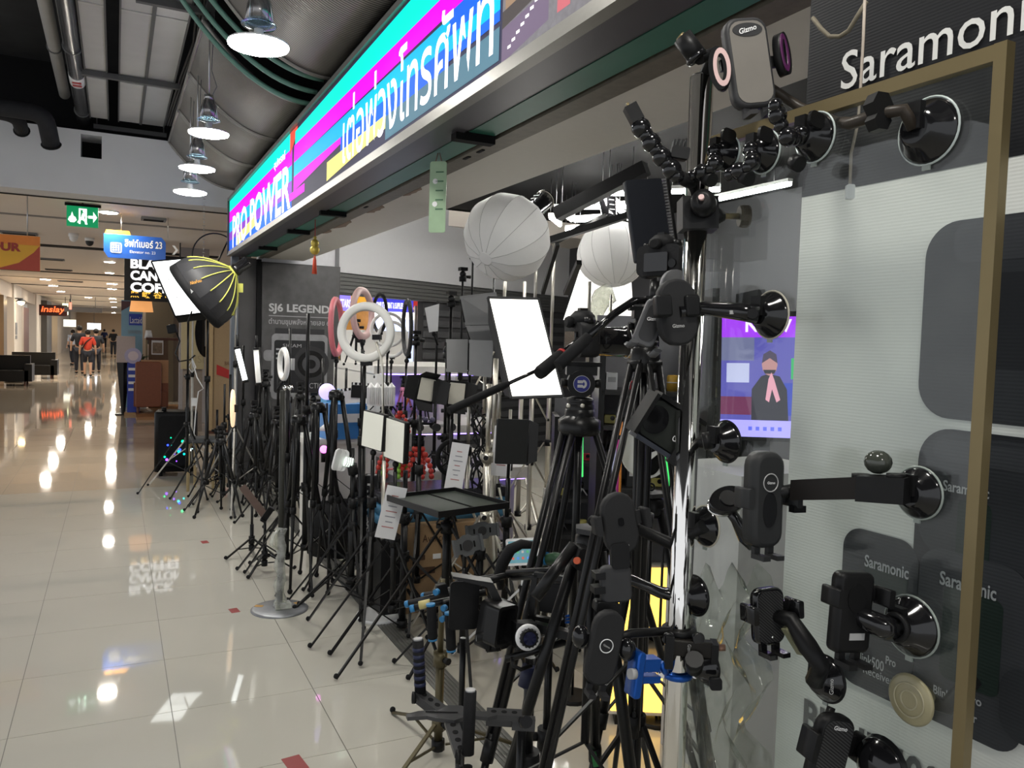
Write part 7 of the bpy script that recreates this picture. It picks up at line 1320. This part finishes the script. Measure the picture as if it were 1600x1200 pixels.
q = [PD(704, 896, 2.05), PD(730, 905, 1.95), PD(790, 953, 1.9), PD(785, 975, 1.95)]; MB().prism([(0, 0), (.1, -.02), (.14, -.10), (.12, -.11), (.085, -.03), (0, -.006)], PD(706, 897, 1.98), *camframe(0, 10), .05).build('french_flag', blk2, t)
for px, y0, y1, dd in ((673, 947, 998, 2.05), (702, 960, 1015, 2.02)): MB().tube([PD(px, y0, dd), PD(px+1, y0+4, dd), PD(px+3, y1-3, dd), PD(px+3, y1, dd)], [.011, .0128, .0128, .011], 14).build('hand_grip', blkr, t); MB().cyl(PD(px-.3, y0-4, dd), PD(px, y0, dd), .012, n=14).build('grip_collar', bcap, t); MB().cyl(PD(px+3, y1, dd), PD(px+3.2, y1+3, dd), .012, n=14).build('grip_collar', bcap, t)
for p_ in ((690, 920), (702, 945), (700, 962)): MB().plate(.026, .026, .004, PD(*p_, 2.08), camframe(10, 20), .03).build('rod_clamp', blk, t); MB().cyl(PD(p_[0]-6, p_[1]+4, 2.05), PD(p_[0]-10, p_[1]+6, 2.04), .008, n=10).build('clamp_knob', bcap, t)
# curved shoulder pad
pp = [PD(*p_, 2.3) for p_ in ((838, 852), (815, 850), (798, 858), (785, 880), (780, 900), (783, 920))]; MB().tube(pp, [.014, .020, .024, .026, .024, .014], 12, flat=.7).build('shoulder_pad', blkr, t); rod((712, 912), (778, 900), .009, 2.25, 2.3, False)
MB().tube([PD(838, 878, 2.2), PD(868, 872, 2.15), PD(893, 878, 2.1)], .016, 12).build('green_sleeve', mk('dark_green_foam', (.012, .055, .02), .6), t); MB().cyl(PD(848, 874, 2.18), PD(856, 873, 2.17), .018, n=14).build('sleeve_ring', bcap, t)
rod((792, 895), (892, 888), .008, 2.15, 2.05, False); rod((800, 903), (895, 897), .008, 2.15, 2.05, False)
# cage with holes
ac = camframe(-4, -20); c = PD(858, 935, 2.0); cg = MB()
for dx, dy, w, h in ((0, .055, .085, .012), (.040, 0, .014, .11), (-.040, 0, .014, .11), (0, -.055, .10, .014)): cg.box(c+ac[0]*dx+ac[1]*dy, (w, h, .018), ac)
cg.build('cage_frame', blk2, t)
for k in range(7): MB().prism(circ(.0032, 10), c+ac[0]*.040+ac[1]*(-.042+.014*k)+ac[2]*.0095, *ac, .001).build('cage_hole', lgry, t)
MB().plate(.05, .075, .005, c-ac[2]*.02, ac, .03).build('battery_plate', blk, t)
for k in range(3): MB().cyl(PD(884, 963+5*k, 1.95), PD(889, 962+5*k, 1.94), .003, n=8).build('blue_screw', blue, t)
MB().box(PD(862, 985, 1.95), (.09, .02, .03), camframe(-12, -10)).build('base_rail', blk2, t)
# follow focus wheel
fw_ = PD(824, 995, 1.9); af = frame((CB+CR*.25+CU*.1).normalized()); MB().lathe([(.029, 0), (.031, .004), (.031, .008), (.027, .010), (.021, .010)], fw_, af, 32).build('focus_wheel', wplas, t); MB().lathe([(.021, .004), (.0205, .022), (.017, .024), (.016, .022)], fw_, af, 24).build('focus_knob', blk, t); MB().lathe([(0, .0225), (.0155, .0225)], fw_, af, 24).build('focus_cap', mk('dark_blue_cap', (.012, .016, .10), .3), t); MB().box(fw_-af[2]*.03, (.05, .06, .05), af).build('gear_box', blk2, t)
for k in range(16): an = 2*math.pi*k/16; MB().box(fw_+af[0]*.021*math.cos(an)+af[1]*.021*math.sin(an)+af[2]*.014, (.003, .003, .014), af).build('knob_ridge', blk2, t)
MB().tube([PD(800, 1028, 1.92), PD(802, 1040, 1.9), PD(814, 1046, 1.9), PD(830, 1040, 1.92)], .005, 8).build('cable_loop', blk, t); rod((790, 1030), (885, 1002), .009, 1.95, 1.95, False)
q = PD(828, 1045, 2.0); st_ = light_stand('thick black stand carrying the follow focus end of the rig', q.x, q.y, q.z+.03, .35, .34, 15, blk2, .016); MB().cyl(PD(827, 1040, 1.98), PD(820, 1072, 1.98), .018, n=16).build('blue_striped_grip', mk('blue_black_grip', (.015, .02, .06), .5), t)
q = PD(724, 985, 2.12); light_stand('slim black stand under the matte box', q.x, q.y, q.z-.02, .40, .36, 50, blk2, .010); q = PD(858, 1010, 2.1); light_stand('black stand with small clamp knob under the cage', q.x, q.y, q.z, .38, .34, 80, blk2, .012)
for p_ in ((745, 996), (760, 1012)): MB().cyl(PD(*p_, 1.95), PD(p_[0]+22, p_[1]-3, 1.95), .012, n=12).build('rail_end', blk, t); MB().cyl(PD(p_[0]-1, p_[1], 1.95), PD(*p_, 1.95), .009, n=12).build('rail_cap', lgry if p_[0] == 745 else blk, t)
# ------------------------------------------------ stabiliser bracket with upright grips at the bottom
d_ = 1.72; t = T('stabiliser_bracket', 'dark grey perforated handheld bracket with upright black grips', 'camera bracket', PD(700, 1130, d_)-Vector((0, 0, .1))); gm = mk('gunmetal', (.05, .05, .052), .4, .3)
def bar(a, b, w=.030, th=.010, da=d_, db=d_, holes=4):
    A, B = PD(*a, da), PD(*b, db); d = (B-A).normalized(); up = Vector((0, 0, 1)); s_ = d.cross(up).normalized(); n_ = s_.cross(d); MB().box((A+B)/2, ((B-A).length, w, th), (d, s_, n_)).build('bar', gm, t)
    MB().box((A+B)/2-n_*.012, ((B-A).length, .006, .028), (d, s_, n_)).build('bar_web', gm, t)
    for k in range(holes): MB().prism(circ(.0062, 14), A.lerp(B, (k+.7)/(holes+.4))+n_*(th/2+.0003), d, s_, n_, .0008).build('bar_hole', black, t)
bar((655, 1083), (690, 1110), holes=3, da=1.78, db=1.74); bar((705, 1128), (722, 1180), da=1.70, db=1.60); bar((760, 1115), (815, 1118), .034, .012, 1.74, 1.74, 3)
MB().prism([(-.075, -.012), (-.05, .004), (-.02, .012), (.0, .034), (.04, .036), (.065, .012), (.10, .010), (.12, -.004), (.10, -.016), (.06, -.010), (.03, -.034), (-.01, -.026), (-.03, -.018), (-.07, -.026)], PD(690, 1116, d_), Vector((CR.x, CR.y, 0)).normalized(), Vector((-CR.y, CR.x, 0)).normalized(), Z1, .008).build('spider_plate', gm, t)
MB().prism(rrect(.07, .004, .002), PD(690, 1116, d_)+Vector((0, 0, .005)), Vector((CR.x, CR.y, 0)).normalized(), Vector((-CR.y, CR.x, 0)).normalized(), Z1, .001).build('slot', black, t)
def grip(a, b, dd, r=.0125, ridges=True):
    A, B = PD(*a, dd), PD(*b, dd); MB().cyl(A, B, r, n=18).build('upright_grip', blkr, t); MB().cyl(B, B+(B-A).normalized()*.004, r*.8, n=16).build('grip_cap', lgry, t)
    if ridges:
        for k in range(6): q = A.lerp(B, .15+.13*k); MB().cyl(q, q+(B-A).normalized()*.008, r*1.06, n=18).build('grip_ridge', mk('blue_black_grip', (.015, .02, .06), .5), t)
grip((657, 1084), (653, 1000), 1.78); grip((731, 1178), (735, 1080), 1.6, .0125, False)
MB().cyl(PD(644, 1090, 1.77), PD(650, 1090, 1.77), .013, n=12).build('clamp_knob', blk, t); MB().cyl(PD(712, 1183, 1.6), PD(720, 1183, 1.6), .014, n=12).build('clamp_knob', blk, t); MB().cyl(PD(819, 1128, 1.72), PD(823, 1128, 1.70), .013, n=14).build('end_disc', blk2, t); MB().box(PD(818, 1130, 1.74), (.05, .026, .02), camframe(-4)).build('end_block', gm, t)
brz = mk('bronze_pole', (.085, .07, .035), .35, .5); A = PD(683, 1163, 1.98); x, y = base(684, 1180)
light_stand('bronze brown light stand under the perforated bracket', x, y, zat(x, y, 905), zat(x, y, 1128), .40, 218, brz, .014, low=zat(x, y, 1163), knobm=brz)
q = PD(815, 1140, 1.78); light_stand('short black stand under the right end of the bracket', q.x, q.y, q.z, .25, .30, 10, blk2, .012); q = PD(731, 1190, 1.62); light_stand('short black stand under the near end of the bracket', q.x, q.y, q.z-.01, .22, .28, 200, blk2, .012)
# ================================================================== inside the shop on the right
# display screen
c = PD(1192, 588, 3.1); a = camframe(-1, -16); w_, h_ = .34, .50; t = T('display_screen', 'purple lit display screen showing a figure with pressed hands behind the glass', 'display screen', (c.x, c.y, 0))
MB().plate(w_, h_, .008, c, a, .03).build('bezel', blk, t); em = lambda n_, c_, s_=1.: emat('screen_'+n_, c_, s_)
def sq(x0, x1, y0, y1, m_, z, nm='picture_patch'): MB().poly([c+a[0]*(x*w_)+a[1]*(y*h_)+a[2]*(.0155+z*.0004) for x, y in ((x0, y0), (x1, y0), (x1, y1), (x0, y1))]).build(nm, m_, t)
sq(-.46, .46, -.44, .46, em('violet', (.07, .065, .30), .9), 0); sq(-.46, .46, .30, .46, em('magenta', (.25, .03, .60)), 1); sq(-.46, .46, -.47, -.34, em('lilac', (.30, .27, .80)), 1); sq(-.46, -.1, .12, .3, em('slate', (.12, .13, .24), .8), 1); sq(.2, .46, -.30, -.05, em('deep_blue', (.02, .04, .30)), 1); sq(.30, .46, -.02, .14, em('green', (.02, .35, .10), .8), 2); sq(-.40, -.15, -.05, .10, em('pale', (.40, .42, .62), .8), 2); sq(-.46, -.05, -.30, -.16, em('maroon', (.10, .02, .06)), 2)
text('NOW', c+a[0]*(-.20*w_)+a[1]*.34*h_+a[2]*.018, a[0], a[1], .17, .05, em('white', (.75, .65, .95)), t, bold=.03)
def sp(pts, m_, z, nm='picture_figure'): MB().poly([c+a[0]*(x*w_)+a[1]*(y*h_)+a[2]*(.0155+z*.0004) for x, y in pts]).build(nm, m_, t)
sp([(-.12, -.34), (-.12, -.10), (-.02, .0), (.06, .02), (.18, .0), (.26, -.10), (.28, -.34)], em('shirt', (.012, .012, .02)), 3); sp([(.07+.085*math.cos(k*.52), .09+.085*math.sin(k*.52)) for k in range(12)], em('face', (.35, .17, .17), .9), 4); sp([(-.015, .10), (.0, .17), (.07, .20), (.14, .17), (.155, .10), (.07, .14)], em('hair', (.03, .02, .05)), 5); sp([(.0, .05), (.14, .05), (.12, .02), (.02, .02)], em('mask', (.01, .01, .015)), 6); sp([(.03, -.18), (.06, -.02), (.09, .03), (.12, -.02), (.19, -.18), (.15, -.20), (.10, -.10), (.07, -.20)], em('hands', (.55, .25, .32), .9), 7)
for k in range(5): sq(-.15+.08*k, -.11+.08*k, -.42, -.39, em('icon', (.08, .10, .55)), 3, 'icon')
MB().box(c-a[1]*h_*.62-a[2]*.02, (.06, .16, .02), a).build('stand_neck', dgry, t); zb = (c-a[1]*h_*.70).z; MB().box((c.x, c.y+.02, zb*.5), (.5, .4, zb)).build('counter_base', lgry, t)
MB().tube([c-a[1]*h_*.5-a[0]*.06, c-a[1]*h_*.62-a[0]*.05, c-a[1]*h_*.60+a[0]*.0, c-a[1]*h_*.75-a[0]*.04], .003, 6).build('cable', blk, t)
# product racks: dark shelves with small goods
def rack(label, px0, px1, d_, rows, base_y):
    A, B = PD(px0, 600, d_), PD(px1, 600, d_); u = Vector((B.x-A.x, B.y-A.y, 0)); L_ = u.length; u.normalize(); n = Vector((u.y, -u.x, 0)); c = (A+B)/2; t = T('product_rack', label, 'shelf unit', (c.x, c.y, 0)); z_ = [zat(c.x, c.y, y_) for y_ in rows]
    for z in z_: MB().box(Vector((c.x, c.y, z)), (L_, .34, .022), (u, n, Z1)).build('shelf', mk('black_shelf', (.03, .03, .031), .5), t)
    for s_ in (-1, 1): MB().box(Vector((c.x, c.y, z_[0]/2+.15))+u*s_*L_/2, (.03, .34, z_[0]+.3), (u, n, Z1)).build('upright', blk2, t)
    MB().box(Vector((c.x, c.y, z_[0]/2+.2))-n*.17, (L_, .015, z_[0]+.4), (u, n, Z1)).build('back_board', mk('grey_back_board', (.16, .16, .17), .6), t)
    return c, u, n, L_, z_
pal = [(.55, .55, .56), (.02, .02, .022), (.05, .05, .055), (.50, .30, .04), (.03, .12, .45), (.35, .02, .03), (.04, .25, .10), (.45, .40, .12), (.35, .05, .28), (.25, .25, .26), (.7, .7, .7), (.02, .02, .03)]
pnames = ['white', 'black', 'charcoal', 'orange', 'blue', 'red', 'green', 'yellow', 'magenta', 'grey', 'bright white', 'black']
ords = ['first', 'second', 'third', 'fourth', 'fifth', 'sixth', 'seventh', 'eighth', 'ninth', 'tenth', 'eleventh', 'twelfth']
def stock(R, nm, step=.085, lift=.011):
    c, u, n, L_, z_ = R
    for r_, z in enumerate(z_):
        k = 0; x = -L_/2+.06
        while x < L_/2-.05 and k < 12:
            i = (k*5+r_*7) % 12; w = random.uniform(.04, .075); h = random.uniform(.05, .15); q = Vector((c.x, c.y, z+lift))+u*x+n*.05; m_ = mk('goods_'+pnames[i].replace(' ', '_'), pal[i], .4); lab = '%s item, %s from left, %s shelf, %s' % (pnames[i], ords[k], ('top', 'middle', 'lower', 'lowest')[r_], nm)
            kind = (k+r_) % 4
            if kind == 0: t = T('product_box', lab, 'box', q, 'goods on the '+nm); MB().box(q+Z1*h/2, (w, .06, h), (u, n, Z1)).build('carton', m_, t); MB().box(q+Z1*h*.6+n*.0305, (w*.7, .001, h*.3), (u, n, Z1)).build('label_print', wht if i != 0 else gryp, t)
            elif kind == 1: t = T('action_camera', lab, 'camera', q, 'goods on the '+nm); MB().plate(.06, .045, .006, q+Z1*.024, (u, Z1, n), .03, bev=.003).build('body', m_, t); MB().cyl(q+Z1*.03+n*.015+u*.012, q+Z1*.03+n*.022+u*.012, .012, n=14).build('lens', gblk, t)
            elif kind == 2: t = T('mini_tripod', lab, 'mini tripod', q, 'goods on the '+nm); [MB().cyl(q+Z1*h*.7, q+rz(90+120*s_)[0]*.035+Z1*.004, .005, n=6).build('leg', m_, t) for s_ in range(3)]; MB().cyl(q+Z1*h*.7, q+Z1*(h*.7+.04), .010, n=10).build('head', blk, t)
            else: t = T('lens_filter_case', lab, 'case', q, 'goods on the '+nm); MB().lathe([(w*.45, 0), (w*.45, h*.5), (w*.38, h*.55), (0, h*.56)], q, WAX, 16).build('case', m_, t); MB().torus(q+Z1*h*.3, WAX, w*.45, .003, 16, 6).build('band', lgry, t)
            x += w+step*random.uniform(.5, 1.0); k += 1
R1 = rack('black product rack with small camera goods behind the video tripod', 935, 1075, 4.2, (612, 665, 705, 760), 800); stock(R1, 'rack behind the video tripod')
R2 = rack('grey equipment rack seen through the glass beside the screen', 1098, 1165, 3.6, (560, 625, 665), 760); stock(R2, 'rack seen through the glass')
R3 = rack('long low rack of cartons in the back of the shop', 870, 960, 5.2, (720, 775, 830), 850); stock(R3, 'low rack in the back')
# rear counter clutter: white cartons
for k, (px, py, d_, w, h, lab) in enumerate(((880, 800, 4.4, .12, .16, 'white carton stacked by the low rack, left one'), (893, 812, 4.3, .14, .12, 'white carton stacked by the low rack, right one'))): q = PZ(px, py+60); carton(lab, (q.x+.2, q.y+.4, 0), w*2, .2, h*2.5, offw, 10*k)
# green light sticks and yellow light box
for k, (px, y0, y1, d_) in enumerate(((906, 683, 745, 3.6), (1040, 700, 760, 3.4), (1094, 735, 800, 3.3))):
    A, B = PD(px, y0, d_), PD(px, y1, d_); t = T('green_light_stick', ['flat green glowing stick between the tripod legs', 'green glowing stick right of the tilted holder', 'green glowing stick behind the glass'][k], 'light stick', B); MB().plate(.03, (A-B).length, .004, (A+B)/2, camframe(), .015).build('stick', emat('green_stick', (.05, .55, .12), .8), t); MB().cyl(B, (B.x, B.y, .02), .006).build('pole', blk2, t); MB().cyl((B.x, B.y, 0), (B.x, B.y, .02), .08, n=14).build('base', blk2, t)
q = PZ(1000, 1015); t = T('yellow_light_box', 'glowing yellow light box standing on the floor behind the tripods', 'light box', q); ub = rz(-20); MB().plate(.40, .38, .01, q+Vector((0, .06, .26)), (ub[0], Z1, -ub[1]), .06).build('box', offw, t); MB().plate(.37, .35, .006, q+Vector((0, .06, .26))-ub[1]*.031, (ub[0], Z1, -ub[1]), .002).build('lit_face', emat('yellow_face', (1, .58, .09), 1.7), t); [MB().box(q+Vector((s_*.15, .06, .035)), (.03, .12, .07)).build('foot', blk, t) for s_ in (-1, 1)]
q = PZ(1000, 1125); t = T('yellow_light_box', 'low yellow box added for the floor glow, close left of the chrome pole', 'light box', q); ub = rz(-28)  # added glow box, there to cast yellow light on the floor
MB().plate(.30, .20, .01, q+Vector((0, 0, .14)), (ub[0], Z1, -ub[1]), .08).build('box', offw, t); MB().plate(.27, .17, .006, q+Vector((0, 0, .14))-ub[1]*.041, (ub[0], Z1, -ub[1]), .002).build('lit_face', emat('yellow_face', (1, .58, .09), 1.7), t); [MB().box(q+ub[0]*s_*.10+Vector((0, 0, .02)), (.03, .10, .04), ub).build('foot', blk, t) for s_ in (-1, 1)]
q = PD(1010, 705, 3.8); t = T('round_reflector', 'white round reflector with black disc pattern behind the tilted holder', 'reflector', (q.x, q.y, 0)); ar = camframe(0, 15); MB().prism(circ(.13, 32), q, *ar, .01, sm=True).build('disc', wplas, t); MB().prism(circ(.055, 24, .085), q+ar[0]*.02-ar[1]*.03+ar[2]*.006, *ar, .002, sm=True).build('black_oval', blk, t); MB().box(q+ar[0]*.02-ar[1]*.02+ar[2]*.008, (.16, .03, .002), camframe(35, 15)).build('white_bar', wplas, t); MB().cyl(q-ar[2]*.01, (q.x, q.y, .02), .01).build('pole', blk2, t); MB().cyl((q.x, q.y, 0), (q.x, q.y, .02), .12, n=16).build('base', blk2, t)
for k, (a_, b_, m_) in enumerate((((966, 683), (965, 745), mk('magenta_stick', (.45, .03, .25), .4)), ((961, 690), (959, 750), mk('lavender_stick', (.35, .35, .55), .4)), ((970, 655), (974, 675), mk('orange_tag', (.65, .22, .03), .5)))):
    A, B = PD(*a_, 3.7), PD(*b_, 3.7); t = T('selfie_stick', ['magenta selfie stick standing behind the tripod leg', 'lavender selfie stick beside the magenta one', 'orange handled selfie stick above the magenta one'][k], 'selfie stick', (B.x, B.y, 0)); MB().cyl(A, (B.x, B.y, .0), .010, n=10).build('tube', m_, t); MB().box(A, (.03, .02, .02)).build('clip', blk, t)
# hanging green plastic card and gold charm under the soffit
t = T('hanging_card', 'pale green plastic card with white marks hanging under the soffit', 'hanging card', PD(684, 360, 3.3)); c = PX(684, 308, 1.26); a = (Vector((-.30, -.95, 0)).normalized(), Z1, Vector((-.95, .30, 0)).normalized()); a = frame((-.62, -.78, 0)); gc = mk('pale_green_card', (.35, .50, .32), .35, var=.15, scale=14)
w_ = .075; hh = PX(684, 252, 1.26).z-PX(684, 362, 1.26).z; MB().plate(w_, hh, .01, c, a, .006).build('card', gc, t)
for dy, m_ in ((.22, wht), (-.10, wht)): MB().prism(circ(.012, 8), c+a[1]*hh*dy+a[2]*.004-a[0]*.012, *a, .001).build('white_mark', m_, t)
for k in range(5): MB().box(c+a[1]*hh*(.35-.13*k)+a[2]*.004+a[0]*.008, (.035, .006, .001), a).build('written_line', mk('green_ink', (.08, .18, .10), .6), t)
for s_ in (-.5, .5): MB().cyl(c+a[0]*w_*.4*s_+a[1]*hh*.48, Vector((c.x, c.y, 2.43))+a[0]*.008*s_, .0025, n=5).build('string', mk('brown_string', (.2, .12, .1), .7), t)
p_ = PX(492, 385, 1.25); t = T('gold_charm', 'gold charm with red tassel hanging under the soffit', 'charm', p_-Vector((0, 0, .2))); gold = mk('gold_foil', (.55, .42, .08), .35, .5); MB().sph(p_+Z1*.02, .028, sc=(1, .6, 1.1)).build('charm_upper', gold, t); MB().sph(p_-Z1*.025, .034, sc=(1, .6, 1)).build('charm_lower', gold, t); MB().sph(p_+Z1*.06, .012).build('bead', gold, t); MB().cyl(p_+Z1*.06, (p_.x, p_.y, 2.43), .003, n=5).build('string', red, t)
zt, zb = PX(491, 400, 1.25).z, PX(491, 428, 1.25).z; MB().tube([(p_.x, p_.y, p_.z-.05), (p_.x, p_.y, zt)], .002, 5).build('thread', red, t); MB().lathe([(.018, zb-zt), (.012, -.03), (.005, 0)], (p_.x, p_.y, zt), WAX, 14).build('tassel', mk('red_tassel', (.55, .06, .02), .6), t)
# clear plastic sheeting gathered behind the glass, low
m_ = glassmat('crumpled_clear_film', (.80, .83, .78), 1.6, .12, haze=.045); pts = []; N_ = 16
for i in range(N_+1):
    for j in range(N_+1):
        q = PX(1075+(110+25*math.sin(j*.9))*i/N_, 900+22*math.sin(i*1.1)+320*j/N_, XG+.07+.03*math.sin(i*1.3+j*.7)+.02*math.sin(j*2.1-i)); pts.append(q)
f_ = MB(); f_._a(pts, [(i*(N_+1)+j, (i+1)*(N_+1)+j, (i+1)*(N_+1)+j+1, i*(N_+1)+j+1) for i in range(N_) for j in range(N_)], True); tag(f_.build('clear_film', m_), 'crumpled clear plastic film hanging behind the lower glass', 'plastic film')
